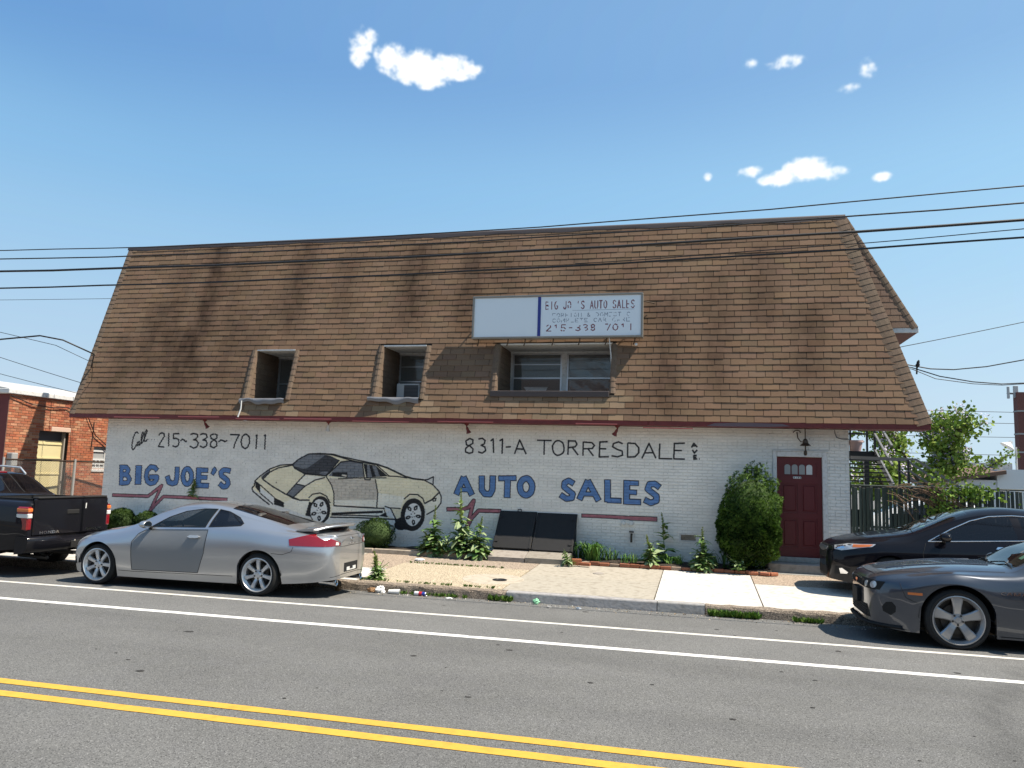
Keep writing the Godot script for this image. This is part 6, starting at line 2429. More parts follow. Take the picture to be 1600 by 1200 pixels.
func silver_coupe() -> void:
	var car := thing("silver_coupe", "dusty silver two-door coupe with grey primer door and rear spoiler parked at kerb", "car", Vector3(4.5, -0.476, 5.27))
	car.rotation.y = 0.012
	var sh := Shell.new()
	sh.length = 4.95
	sh.k = {
		"top": [[0, 0.56], [0.06, 0.64], [0.3, 0.76], [0.8, 0.885], [1.3, 0.985], [1.95, 1.285], [2.2, 1.355], [2.5, 1.385], [3.0, 1.335], [3.6, 1.21], [4.3, 1.055], [4.7, 1.0], [4.88, 0.97], [4.95, 0.9]],
		"drop": [[0, 0.03], [1.0, 0.05], [1.3, 0.05], [1.95, 0.07], [2.5, 0.085], [3.2, 0.085], [4.2, 0.05], [4.95, 0.03]],
		"belt_y": [[0, 0.48], [0.08, 0.57], [0.35, 0.69], [0.9, 0.80], [1.4, 0.87], [1.9, 0.935], [2.8, 0.975], [3.5, 1.0], [4.2, 0.975], [4.6, 0.94], [4.85, 0.9], [4.95, 0.84]],
		"belt_w": [[0, 0.50], [0.08, 0.60], [0.3, 0.71], [0.7, 0.79], [1.2, 0.82], [2.8, 0.835], [3.6, 0.845], [4.3, 0.79], [4.6, 0.73], [4.78, 0.66], [4.88, 0.585], [4.92, 0.52], [4.94, 0.45], [4.95, 0.36]],
		"crease_w": [[0, 0.52], [0.08, 0.64], [0.3, 0.77], [0.7, 0.875], [1.0, 0.90], [2.3, 0.885], [3.8, 0.915], [4.3, 0.875], [4.6, 0.82], [4.78, 0.75], [4.88, 0.67], [4.92, 0.60], [4.94, 0.52], [4.95, 0.42]],
		"crease_y": [[0, 0.42], [0.9, 0.63], [2.0, 0.62], [3.8, 0.68], [4.95, 0.62]],
		"bottom": [[0, 0.2], [0.5, 0.16], [1.3, 0.15], [3.3, 0.16], [4.2, 0.2], [4.6, 0.23], [4.95, 0.27]],
		"bottom_w": [[0, 0.48], [0.08, 0.58], [0.3, 0.70], [0.7, 0.80], [2.0, 0.83], [3.8, 0.84], [4.5, 0.77], [4.72, 0.70], [4.84, 0.62], [4.91, 0.54], [4.94, 0.46], [4.95, 0.38]],
		"rail_w": [[0, 0.34], [0.3, 0.56], [0.9, 0.69], [1.3, 0.71], [1.95, 0.60], [2.4, 0.56], [3.0, 0.56], [3.6, 0.60], [4.3, 0.64], [4.7, 0.57], [4.86, 0.49], [4.92, 0.43], [4.95, 0.3]]}
	sh.arches = [[0.88, 0.325, 0.365], [3.80, 0.325, 0.375]]
	var front_win := [1.80, 0.965, 2.05, 1.125, 2.30, 1.225, 2.6, 1.275, 2.83, 1.28, 2.79, 1.0]
	var rear_win := [2.875, 1.275, 3.05, 1.245, 3.28, 1.165, 3.42, 1.08, 3.40, 1.045, 2.85, 1.005]
	var door := [1.51, 0.72, 1.53, 0.27, 2.74, 0.29, 2.84, 0.60, 2.86, 0.965, 1.72, 0.915, 1.60, 0.85]
	var shield := [1.30, -0.60, 1.92, -0.53, 1.96, 0.0, 1.92, 0.53, 1.30, 0.60, 1.24, 0.0]
	var back := [3.04, -0.47, 4.08, -0.53, 4.16, 0.0, 4.08, 0.53, 3.04, 0.47, 2.99, 0.0]
	car_skin(car, sh, M.silver, [region(front_win, "side_window", M.car_glass), region(rear_win, "quarter_window", M.tint_glass), region(door, "door", M.primer)], [region(shield, "windshield", M.car_glass), region(back, "rear_window", M.tint_glass)])
	wheel_wells(car, sh)
	for s in [1.0, -1.0]:
		done(trace(sh, front_win, "side", 0.007, s, true), "window_trim", M.rubber, car)
		done(trace(sh, rear_win, "side", 0.007, s, true), "window_trim", M.rubber, car)
		done(trace(sh, door, "side", 0.0045, s, true), "door_seam", M.rubber, car)
		done(trace(sh, [4.02, 0.66, 4.2, 0.65, 4.34, 0.70, 4.36, 0.77], "side", 0.004, s), "bumper_seam", M.rubber, car)
		done(trace(sh, [1.28, 0.25, 1.55, 0.245, 2.75, 0.265, 3.36, 0.275], "side", 0.004, s), "sill_seam", M.rubber, car)
		make_wheel(car, Vector3(0.88, 0.322, 0.765 * s), s, 0.325, 0.252, 0.22, 7, 0.05, 0.07, M.alloy, false, 0.2)
		make_wheel(car, Vector3(3.80, 0.322, 0.785 * s), s, 0.325, 0.252, 0.23, 7, 0.05, 0.07, M.alloy, false, 0.05)
		side_mirror(car, sh, 1.80, 0.955, s, M.silver)
		var h := patch(sh, [2.52, 0.84, 2.57, 0.865, 2.70, 0.865, 2.75, 0.845, 2.70, 0.828, 2.57, 0.822], "side", 0.03, s, 0.02)
		done(h, "door_handle", M.alloy, car)
		# lamps wrap round the rear corner
		var lens := patch(sh, [4.30, 0.785, 4.27, 0.88, 4.45, 0.93, 4.62, 0.965, 4.74, 0.90, 4.86, 0.845, 4.90, 0.78], "side", 0.006, s, 0.02)
		var tl := done(lens, "taillight", M.red_lens, car)
		var l2 := patch(sh, [0.44 * s, 0.785, 0.43 * s, 0.83, 0.52 * s, 0.865, 0.60 * s, 0.90, 0.70 * s, 0.86, 0.72 * s, 0.785], "tail", 0.007, s, 0.02)
		done(l2, "inner_lens", M.red_lens, tl)
		var rv := patch(sh, [0.475 * s, 0.795, 0.475 * s, 0.835, 0.53 * s, 0.85, 0.55 * s, 0.8], "tail", 0.011, s, 0.02)
		done(rv, "reversing_lens", M.white_lens, tl)
		var hl := patch(sh, [0.10, 0.60, 0.20, 0.665, 0.42, 0.735, 0.62, 0.77, 0.50, 0.70, 0.30, 0.63, 0.13, 0.575], "side", 0.005, s, 0.025)
		done(hl, "headlight", M.clear_lens, car)
		var fo := patch(sh, [0.14, 0.30, 0.16, 0.40, 0.30, 0.42, 0.33, 0.30], "side", 0.003, s, 0.03)
		done(fo, "broken_bumper_corner", M.rubber, car)
		var ex := MB.new()
		ex.lathe([[0.043, -0.25], [0.045, 0.02], [0.052, 0.03], [0.046, 0.035], [0.04, 0.02], [0.038, -0.1], [0.0, -0.1]], Transform3D(Basis(Vector3.UP, PI / 2), Vector3(4.90, 0.215, 0.46 * s)), 18)
		done(ex, "exhaust_tip", M.chrome, car)
	# deck-lid wing
	var wing := MB.new()
	var rows := []
	for i in 21:
		var u := i / 10.0 - 1.0
		var z := u * 0.70
		var x0 := 4.42 - 0.12 * absf(u) * absf(u)
		var x1 := 4.93 - 0.30 * u * u
		var y0 := sh.top(minf(x0, 4.9), clampf(z, -0.62, 0.62)) + 0.008 - 0.02 * pow(absf(u), 6)
		var row := PackedVector3Array()
		for q in [[0.0, 0.0], [0.12, 0.03], [0.5, 0.06], [0.92, 0.068], [1.0, 0.05], [0.95, 0.022], [0.5, 0.0], [0.0, 0.0]]:
			row.append(Vector3(lerpf(x0, x1, q[0]), y0 + q[1] * (1.0 - 0.35 * absf(u)), z))
		rows.append(row)
	wing.grid(rows, func(i, _j): return Vector3(4.65, rows[i][0].y + 0.03, rows[i][0].z))
	for i in [0, 20]:
		for q in range(1, 6):
			wing.flat_tri(rows[i][0], rows[i][q], rows[i][q + 1], Vector3(0, 0, 1 if i else -1))
	for s in [-1, 1]:
		wing.block(Vector3(4.46, 0.97, s * 0.55 - 0.03), Vector3(4.62, 1.07, s * 0.55 + 0.03))
	var sp := done(wing, "spoiler", M.silver, car)
	done(patch(sh, [-0.2, 0.993, 0.2, 0.993, 0.2, 1.008, -0.2, 1.008], "tail", 0.0, 1.0, 0.05), "brake_light", M.red_lens, sp)
	var lid := [-0.42, 0.77, -0.41, 0.84, -0.5, 0.89, -0.56, 0.93, 0.56, 0.93, 0.5, 0.89, 0.41, 0.84, 0.42, 0.77]
	done(trace(sh, lid, "tail", 0.0035, 1.0, true), "boot_seam", M.rubber, car)
	done(patch(sh, [-0.25, 0.36, -0.25, 0.50, 0.25, 0.50, 0.25, 0.36], "tail", 0.004), "plate_recess", M.rubber, car)
	done(patch(sh, [-0.17, 0.375, -0.17, 0.43, -0.06, 0.43, -0.06, 0.39, 0.06, 0.39, 0.06, 0.43, 0.17, 0.43, 0.17, 0.375], "tail", 0.012), "plate_bracket", M.white_lens, car)
	done(trace(sh, [-0.6, 0.31, -0.3, 0.335, 0.3, 0.335, 0.6, 0.31], "tail", 0.004), "apron_seam", M.rubber, car)
	var ring := PackedVector3Array()
	for k in 25:
		ring.append(Vector3(4.957, 0.875 + sin(TAU * k / 24.0) * 0.024, cos(TAU * k / 24.0) * 0.05))
	var em := MB.new()
	em.tube(ring, 0.006, 0.006, 6, false)
	em.tube(PackedVector3Array([Vector3(4.957, 0.855, -0.02), Vector3(4.958, 0.885, 0.0), Vector3(4.957, 0.855, 0.02)]), 0.005, 0.005, 6)
	done(em, "emblem", M.chrome, car)
	badge_text(car, "badge", "INFINITI", Transform3D(Basis(Vector3.UP, PI / 2), Vector3(4.958, 0.80, 0.0)), 0.022, M.chrome, 2.0)
	badge_text(car, "badge", "G35", Transform3D(Basis(Vector3.UP, PI / 2), Vector3(4.955, 0.905, -0.44)), 0.03, M.chrome)
	# inside
	seats(car, [2.35, 3.05], 0.38, M.leather)
	steering(car, Vector3(1.93, 0.86, 0.38), 0.35)
	var dash := MB.new()
	dash.chamfered(Vector3(1.35, 0.5, -0.72), Vector3(1.82, 0.90, 0.72), 0.06)
	dash.block(Vector3(1.2, 0.2, -0.74), Vector3(4.1, 0.3, 0.74))
	dash.chamfered(Vector3(3.5, 0.5, -0.7), Vector3(4.2, 0.97, 0.7), 0.04)
	done(dash, "dashboard", M.leather, car)
	# the nose is short: everything ahead of the front axle draws in
	for part in car.get_children():
		if part is MeshInstance3D and part.mesh is ArrayMesh and part.mesh.get_surface_count() and part.mesh.get_aabb().position.x < 0.86:
			var arrays: Array = part.mesh.surface_get_arrays(0)
			var v: PackedVector3Array = arrays[Mesh.ARRAY_VERTEX]
			for i in v.size():
				if v[i].x < 0.5:
					v[i].x = 0.5 - (0.5 - v[i].x) * 0.58
			arrays[Mesh.ARRAY_VERTEX] = v
			var m := ArrayMesh.new()
			m.add_surface_from_arrays(Mesh.PRIMITIVE_TRIANGLES, arrays)
			part.mesh = m


func muscle_car() -> void:
	var car := thing("grey_muscle_car", "dark grey muscle car with wide five-spoke wheels and bold fender parked at kerb", "car", Vector3(17.11, -0.492, 5.27))
	var sh := Shell.new()
	sh.length = 4.84
	sh.k = {
		"top": [[0, 0.76], [0.06, 0.82], [0.2, 0.88], [0.66, 0.965], [1.17, 1.015], [1.62, 1.03], [2.05, 1.25], [2.35, 1.345], [2.7, 1.385], [3.2, 1.35], [3.75, 1.19], [4.1, 1.09], [4.6, 1.06], [4.78, 1.03], [4.84, 0.95]],
		"drop": [[0, 0.03], [1.0, 0.06], [1.62, 0.06], [2.05, 0.07], [2.7, 0.09], [3.2, 0.09], [4.1, 0.05], [4.84, 0.03]],
		"belt_y": [[0, 0.7], [0.1, 0.76], [0.4, 0.83], [0.95, 0.935], [1.3, 0.925], [1.8, 0.93], [2.8, 0.96], [3.6, 1.03], [4.2, 1.02], [4.84, 0.92]],
		"belt_w": [[0, 0.36], [0.01, 0.45], [0.03, 0.53], [0.07, 0.60], [0.14, 0.68], [0.27, 0.77], [0.5, 0.84], [1.0, 0.885], [1.6, 0.86], [2.8, 0.86], [3.7, 0.9], [4.3, 0.86], [4.7, 0.78], [4.84, 0.7]],
		"crease_w": [[0, 0.38], [0.01, 0.47], [0.03, 0.56], [0.07, 0.64], [0.14, 0.72], [0.27, 0.81], [0.5, 0.91], [1.0, 0.965], [1.7, 0.925], [2.8, 0.925], [3.7, 0.965], [4.3, 0.93], [4.7, 0.84], [4.84, 0.74]],
		"crease_y": [[0, 0.55], [0.95, 0.80], [1.6, 0.64], [2.8, 0.66], [3.7, 0.82], [4.84, 0.7]],
		"bottom": [[0, 0.22], [0.4, 0.18], [1.5, 0.17], [3.3, 0.18], [4.3, 0.22], [4.84, 0.3]],
		"bottom_w": [[0, 0.34], [0.01, 0.43], [0.03, 0.51], [0.07, 0.59], [0.14, 0.67], [0.27, 0.77], [0.5, 0.87], [2.0, 0.865], [3.7, 0.88], [4.6, 0.8], [4.84, 0.66]],
		"rail_w": [[0, 0.38], [0.12, 0.58], [0.27, 0.66], [0.9, 0.74], [1.6, 0.74], [2.05, 0.64], [2.6, 0.57], [3.2, 0.57], [3.8, 0.62], [4.3, 0.7], [4.84, 0.58]]}
	sh.arches = [[0.98, 0.37, 0.435], [3.83, 0.37, 0.435]]
	var win := [1.98, 0.975, 2.25, 1.155, 2.5, 1.255, 2.75, 1.285, 3.05, 1.27, 3.12, 1.0]
	var quarter := [3.18, 1.25, 3.36, 1.19, 3.5, 1.09, 3.4, 1.04, 3.2, 1.02]
	var shield := [1.66, -0.64, 2.10, -0.58, 2.28, -0.50, 2.32, 0.0, 2.28, 0.50, 2.10, 0.58, 1.66, 0.64, 1.60, 0.0]
	var back := [3.25, -0.46, 3.95, -0.52, 4.0, 0.0, 3.95, 0.52, 3.25, 0.46, 3.2, 0.0]
	car_skin(car, sh, M.gunmetal, [region(win, "side_window", M.tint_glass), region(quarter, "quarter_window", M.tint_glass)], [region(shield, "windshield", M.car_glass), region(back, "rear_window", M.tint_glass)])
	wheel_wells(car, sh)
	for s in [1.0, -1.0]:
		done(trace(sh, win, "side", 0.008, s, true), "window_trim", M.rubber, car)
		done(trace(sh, [2.06, 0.92, 2.0, 0.80, 1.98, 0.45, 2.02, 0.26, 2.98, 0.28, 3.12, 0.5, 3.14, 0.97], "side", 0.0045, s), "door_seam", M.rubber, car)
		done(trace(sh, [1.46, 0.20, 1.8, 0.195, 3.35, 0.21], "side", 0.006, s), "sill_line", M.rubber, car)
		done(trace(sh, [0.33, 0.83, 0.36, 0.70, 0.40, 0.60, 0.52, 0.55], "side", 0.0035, s), "bumper_seam", M.rubber, car)
		done(patch(sh, [0.42, 0.645, 0.42, 0.675, 0.58, 0.675, 0.58, 0.645], "side", 0.004, s, 0.03), "side_marker", M.amber_lens, car)
		done(patch(sh, [0.16, 0.40, 0.15, 0.46, 0.19, 0.52, 0.25, 0.53, 0.29, 0.48, 0.29, 0.41, 0.24, 0.36], "side", 0.004, s, 0.03), "fog_recess", M.rubber, car)
		# headlight: dark housing, two lamps behind the edge of the hood
		var hl := done(patch(sh, [0.40 * s, 0.66, 0.40 * s, 0.755, 0.60 * s, 0.765, 0.73 * s, 0.77, 0.70 * s, 0.66], "nose", 0.004), "headlight", M.rubber, car)
		for q in [[0.47, 0.708, 0.04], [0.615, 0.715, 0.045]]:
			var c := []
			for k in 14:
				c.append((q[0] + cos(TAU * k / 14.0) * q[2]) * s)
				c.append(q[1] + sin(TAU * k / 14.0) * q[2])
			done(patch(sh, c, "nose", 0.009, 1.0, 0.02), "lamp", M.clear_lens, hl)
		make_wheel(car, Vector3(0.98, 0.372, 0.81 * s), s, 0.372, 0.292, 0.25, 5, 0.085, 0.15, M.dark_alloy)
		make_wheel(car, Vector3(3.83, 0.372, 0.80 * s), s, 0.372, 0.292, 0.27, 5, 0.085, 0.15, M.dark_alloy)
		side_mirror(car, sh, 2.02, 0.96, s, M.gunmetal, Vector3(0.17, 0.13, 0.22))
		done(patch(sh, [2.85, 0.80, 2.85, 0.835, 3.05, 0.835, 3.05, 0.80], "side", 0.025, s), "door_handle", M.gunmetal, car)
		done(patch(sh, [0.2 * s, 0.80, 0.2 * s, 0.93, 0.75 * s, 0.92, 0.75 * s, 0.80], "tail", 0.005), "taillight", M.red_lens, car)
	var nn := sh.side_normal(1.68, 0.725, 1.0)
	var uu := (Vector3.UP - nn * nn.y).normalized()
	badge_text(car, "badge", "CAMARO", Transform3D(Basis(uu.cross(nn), uu, nn), sh.side_point(1.68, 0.725, 1.0, 0.007)), 0.038, M.chrome, 2.1)
	# grille and lower intake with bars, number plate bracket, splitter
	var gr := done(patch(sh, [-0.66, 0.655, -0.6, 0.775, 0.6, 0.775, 0.66, 0.655], "nose", 0.001), "grille", M.rubber, car)
	for q in 4:
		done(trace(sh, [-0.38, 0.672 + q * 0.026, 0.38, 0.672 + q * 0.026], "nose", 0.006, 1.0, false, 0.006), "grille_bar", M.tyre, gr)
	for q in 9:
		done(trace(sh, [-0.36 + q * 0.09, 0.662, -0.36 + q * 0.09, 0.765], "nose", 0.005, 1.0, false, 0.008), "grille_bar", M.tyre, gr)
	done(patch(sh, [-0.055, 0.70, -0.07, 0.735, -0.02, 0.735, -0.02, 0.75, 0.02, 0.75, 0.02, 0.735, 0.07, 0.735, 0.055, 0.70, 0.02, 0.70, 0.02, 0.685, -0.02, 0.685, -0.02, 0.70], "nose", 0.022, 1.0, 0.05), "emblem", M.chrome, gr)
	var lo := done(patch(sh, [-0.56, 0.29, -0.5, 0.45, 0.5, 0.45, 0.56, 0.29], "nose", 0.002), "lower_intake", M.rubber, car)
	for q in 5:
		done(trace(sh, [-0.48, 0.31 + q * 0.03, 0.48, 0.31 + q * 0.03], "nose", 0.006, 1.0, false, 0.006), "intake_bar", M.tyre, lo)
	var pl := MB.new()
	pl.chamfered(Vector3(-0.05, 0.43, -0.17), Vector3(0.02, 0.62, 0.17), 0.01)
	done(pl, "plate_bracket", M.rubber, car)
	var lip := MB.new()
	var rows := []
	for i in 25:
		var z := lerpf(-0.86, 0.86, i / 24.0)
		var x := sh.end_x(clampf(z, -0.84, 0.84), 0.25, false)
		rows.append(PackedVector3Array([Vector3(x - 0.02, 0.24, z), Vector3(x - 0.05, 0.225, z), Vector3(x - 0.04, 0.2, z), Vector3(x + 0.1, 0.2, z)]))
	lip.grid(rows, func(i, _j): return Vector3(rows[i][0].x + 0.1, 0.23, rows[i][0].z))
	done(lip, "front_splitter", M.rubber, car)
	# hood: centre bulge edges and gap
	for s in [1.0, -1.0]:
		done(trace(sh, [0.14, 0.50 * s, 0.6, 0.70 * s, 1.2, 0.725 * s, 1.58, 0.73 * s], "top", 0.0035), "hood_seam", M.rubber, car)
		done(trace(sh, [0.3, 0.26 * s, 1.0, 0.33 * s, 1.5, 0.38 * s], "top", 0.012), "hood_ridge", M.gunmetal, car)
		var wiper := MB.new()
		wiper.tube(PackedVector3Array([sh.top_point(1.63, 0.1 * s, 0.015), sh.top_point(1.72, 0.33 * s, 0.02), sh.top_point(1.70, 0.60 * s, 0.02)]), 0.009, 0.006, 6)
		done(wiper, "wiper", M.rubber, car)
	done(trace(sh, [0.12, -0.5, 0.10, 0.0, 0.12, 0.5], "top", 0.004), "hood_seam", M.rubber, car)
	var st := MB.new()
	st.flat_quad(sh.top_point(1.86, 0.36, -0.012), sh.top_point(1.86, 0.46, -0.012), sh.top_point(1.93, 0.46, -0.012), sh.top_point(1.93, 0.36, -0.012), Vector3.UP)
	done(st, "inspection_sticker", paint("sticker", Color(0.2, 0.5, 0.32), 0.6), car)
	seats(car, [2.55, 3.2], 0.38, M.leather)
	steering(car, Vector3(2.15, 0.86, 0.38), 0.35)
	var dash := MB.new()
	dash.chamfered(Vector3(1.75, 0.5, -0.76), Vector3(2.08, 0.94, 0.76), 0.06)
	dash.block(Vector3(1.5, 0.22, -0.78), Vector3(4.1, 0.32, 0.78))
	done(dash, "dashboard", M.leather, car)


func black_sedan() -> void:
	var car := thing("black_sedan", "glossy black four-door sedan with chrome window trim parked beside shop door", "car", Vector3(17.12, -0.335, 1.98))
	var sh := Shell.new()
	sh.length = 4.75
	sh.k = {
		"top": [[0, 0.74], [0.06, 0.82], [0.25, 0.90], [0.6, 0.98], [1.24, 1.085], [1.6, 1.22], [2.05, 1.405], [2.5, 1.51], [2.85, 1.535], [3.3, 1.51], [3.8, 1.36], [4.2, 1.19], [4.5, 1.15], [4.7, 1.11], [4.75, 1.02]],
		"drop": [[0, 0.03], [0.8, 0.06], [1.3, 0.06], [2.05, 0.08], [2.8, 0.1], [3.3, 0.1], [4.2, 0.05], [4.75, 0.03]],
		"belt_y": [[0, 0.66], [0.08, 0.74], [0.35, 0.84], [0.8, 0.90], [1.4, 0.93], [2.0, 0.965], [2.9, 1.02], [3.8, 1.08], [4.3, 1.07], [4.75, 0.98]],
		"belt_w": [[0, 0.34], [0.01, 0.43], [0.03, 0.51], [0.08, 0.60], [0.3, 0.74], [0.8, 0.82], [1.4, 0.83], [2.8, 0.83], [3.8, 0.83], [4.4, 0.78], [4.75, 0.66]],
		"crease_w": [[0, 0.36], [0.01, 0.46], [0.03, 0.55], [0.08, 0.65], [0.3, 0.80], [0.8, 0.905], [1.4, 0.91], [2.8, 0.91], [3.8, 0.925], [4.4, 0.86], [4.75, 0.7]],
		"crease_y": [[0, 0.5], [0.9, 0.72], [2, 0.72], [3.8, 0.78], [4.75, 0.7]],
		"bottom": [[0, 0.24], [0.4, 0.2], [1.3, 0.19], [3.4, 0.2], [4.3, 0.24], [4.75, 0.3]],
		"bottom_w": [[0, 0.34], [0.01, 0.44], [0.03, 0.52], [0.08, 0.60], [0.3, 0.74], [0.8, 0.83], [2.0, 0.85], [3.8, 0.85], [4.5, 0.78], [4.75, 0.62]],
		"rail_w": [[0, 0.36], [0.3, 0.56], [0.9, 0.7], [1.3, 0.72], [2.05, 0.64], [2.8, 0.57], [3.3, 0.57], [3.9, 0.62], [4.3, 0.66], [4.75, 0.5]]}
	sh.arches = [[0.93, 0.335, 0.36], [3.66, 0.335, 0.36]]
	var w1 := [1.58, 0.965, 1.9, 1.145, 2.2, 1.285, 2.5, 1.365, 2.8, 1.395, 2.86, 1.03]
	var w2 := [2.93, 1.395, 3.25, 1.38, 3.52, 1.30, 3.72, 1.18, 3.64, 1.10, 2.97, 1.04]
	var shield := [1.30, -0.62, 2.02, -0.57, 2.2, -0.52, 2.26, 0.0, 2.2, 0.52, 2.02, 0.57, 1.30, 0.62, 1.22, 0.0]
	var back := [3.35, -0.47, 4.05, -0.55, 4.1, 0.0, 4.05, 0.55, 3.35, 0.47, 3.3, 0.0]
	car_skin(car, sh, M.black_car, [region(w1, "side_window", M.tint_glass), region(w2, "rear_side_window", M.tint_glass)], [region(shield, "windshield", M.car_glass), region(back, "rear_window", M.tint_glass)])
	wheel_wells(car, sh)
	for s in [1.0, -1.0]:
		done(trace(sh, [1.52, 0.95, 1.9, 1.165, 2.2, 1.305, 2.5, 1.388, 2.85, 1.415, 3.25, 1.40, 3.54, 1.32, 3.76, 1.18], "side", 0.011, s), "chrome_trim", M.chrome, car)
		done(trace(sh, [1.52, 0.95, 2.0, 0.975, 2.86, 1.022, 3.66, 1.09, 3.76, 1.18], "side", 0.009, s), "chrome_trim", M.chrome, car)
		done(trace(sh, [1.48, 0.92, 1.42, 0.75, 1.46, 0.30, 2.75, 0.30, 2.88, 0.6, 2.9, 1.02], "side", 0.004, s), "door_seam", M.rubber, car)
		done(trace(sh, [2.75, 0.30, 3.2, 0.32, 3.4, 0.6, 3.72, 0.85, 3.75, 1.1], "side", 0.004, s), "door_seam", M.rubber, car)
		done(patch(sh, [2.50, 0.87, 2.53, 0.905, 2.72, 0.91, 2.74, 0.885, 2.7, 0.868], "side", 0.03, s, 0.03), "door_handle", M.chrome, car)
		done(patch(sh, [3.42, 0.92, 3.45, 0.955, 3.62, 0.96, 3.64, 0.935, 3.6, 0.918], "side", 0.03, s, 0.03), "door_handle", M.chrome, car)
		var hl := done(patch(sh, [0.10, 0.745, 0.12, 0.80, 0.30, 0.845, 0.72, 0.865, 0.66, 0.82, 0.45, 0.785, 0.2, 0.73], "side", 0.004, s, 0.025), "headlight", M.clear_lens, car)
		done(patch(sh, [0.36, 0.795, 0.38, 0.84, 0.68, 0.855, 0.62, 0.82, 0.47, 0.797], "side", 0.008, s, 0.025), "turn_lens", M.amber_lens, hl)
		done(patch(sh, [0.14, 0.755, 0.15, 0.80, 0.23, 0.82, 0.25, 0.765], "side", 0.008, s, 0.02), "lamp", M.chrome, hl)
		var fg := done(patch(sh, [0.09, 0.33, 0.10, 0.47, 0.32, 0.44, 0.30, 0.34], "side", 0.003, s, 0.03), "fog_recess", M.rubber, car)
		done(patch(sh, [0.18, 0.345, 0.16, 0.43, 0.20, 0.44, 0.29, 0.375, 0.27, 0.35], "side", 0.01, s, 0.03), "fog_light", M.chrome, fg)
		make_wheel(car, Vector3(0.93, 0.333, 0.775 * s), s, 0.333, 0.23, 0.22, 7, 0.05, 0.07, M.alloy)
		make_wheel(car, Vector3(3.66, 0.333, 0.78 * s), s, 0.333, 0.23, 0.22, 7, 0.05, 0.07, M.alloy)
		side_mirror(car, sh, 1.76, 0.975, s, M.black_car, Vector3(0.18, 0.14, 0.24))
		done(patch(sh, [0.35 * s, 0.82, 0.3 * s, 0.97, 0.78 * s, 0.95, 0.76 * s, 0.82], "tail", 0.005), "taillight", M.red_lens, car)
		done(trace(sh, [0.15, 0.42 * s, 0.6, 0.62 * s, 1.2, 0.70 * s], "top", 0.0035), "hood_seam", M.rubber, car)
	var gr := done(patch(sh, [-0.36, 0.56, -0.46, 0.74, -0.3, 0.80, 0.3, 0.80, 0.46, 0.74, 0.36, 0.56], "nose", 0.002), "grille", M.rubber, car)
	done(patch(sh, [-0.40, 0.715, -0.38, 0.765, 0.38, 0.765, 0.40, 0.715, 0.1, 0.675, -0.1, 0.675], "nose", 0.012), "grille_blade", M.dull_metal, gr)
	for q in 3:
		done(trace(sh, [-0.34, 0.58 + q * 0.03, 0.34, 0.58 + q * 0.03], "nose", 0.006, 1.0, false, 0.006), "grille_bar", M.tyre, gr)
	done(patch(sh, [-0.45, 0.28, -0.4, 0.42, 0.4, 0.42, 0.45, 0.28], "nose", 0.002), "lower_intake", M.rubber, car)
	for q in [-0.35, 0.05]:
		var wiper := MB.new()
		wiper.tube(PackedVector3Array([sh.top_point(1.28, q, 0.015), sh.top_point(1.38, q + 0.25, 0.02), sh.top_point(1.34, q + 0.5, 0.02)]), 0.009, 0.006, 6)
		done(wiper, "wiper", M.rubber, car)
	seats(car, [2.25, 3.1], 0.42, M.leather)
	steering(car, Vector3(1.85, 0.95, 0.38), 0.35)
	var st := MB.new()
	st.flat_quad(sh.top_point(1.50, 0.34, -0.012), sh.top_point(1.50, 0.44, -0.012), sh.top_point(1.58, 0.44, -0.012), sh.top_point(1.58, 0.34, -0.012), Vector3.UP)
	done(st, "inspection_sticker", M.sticker, car)
	var dash := MB.new()
	dash.chamfered(Vector3(1.4, 0.55, -0.74), Vector3(1.78, 0.96, 0.74), 0.06)
	dash.block(Vector3(1.3, 0.24, -0.76), Vector3(4.1, 0.34, 0.76))
	done(dash, "dashboard", M.leather, car)


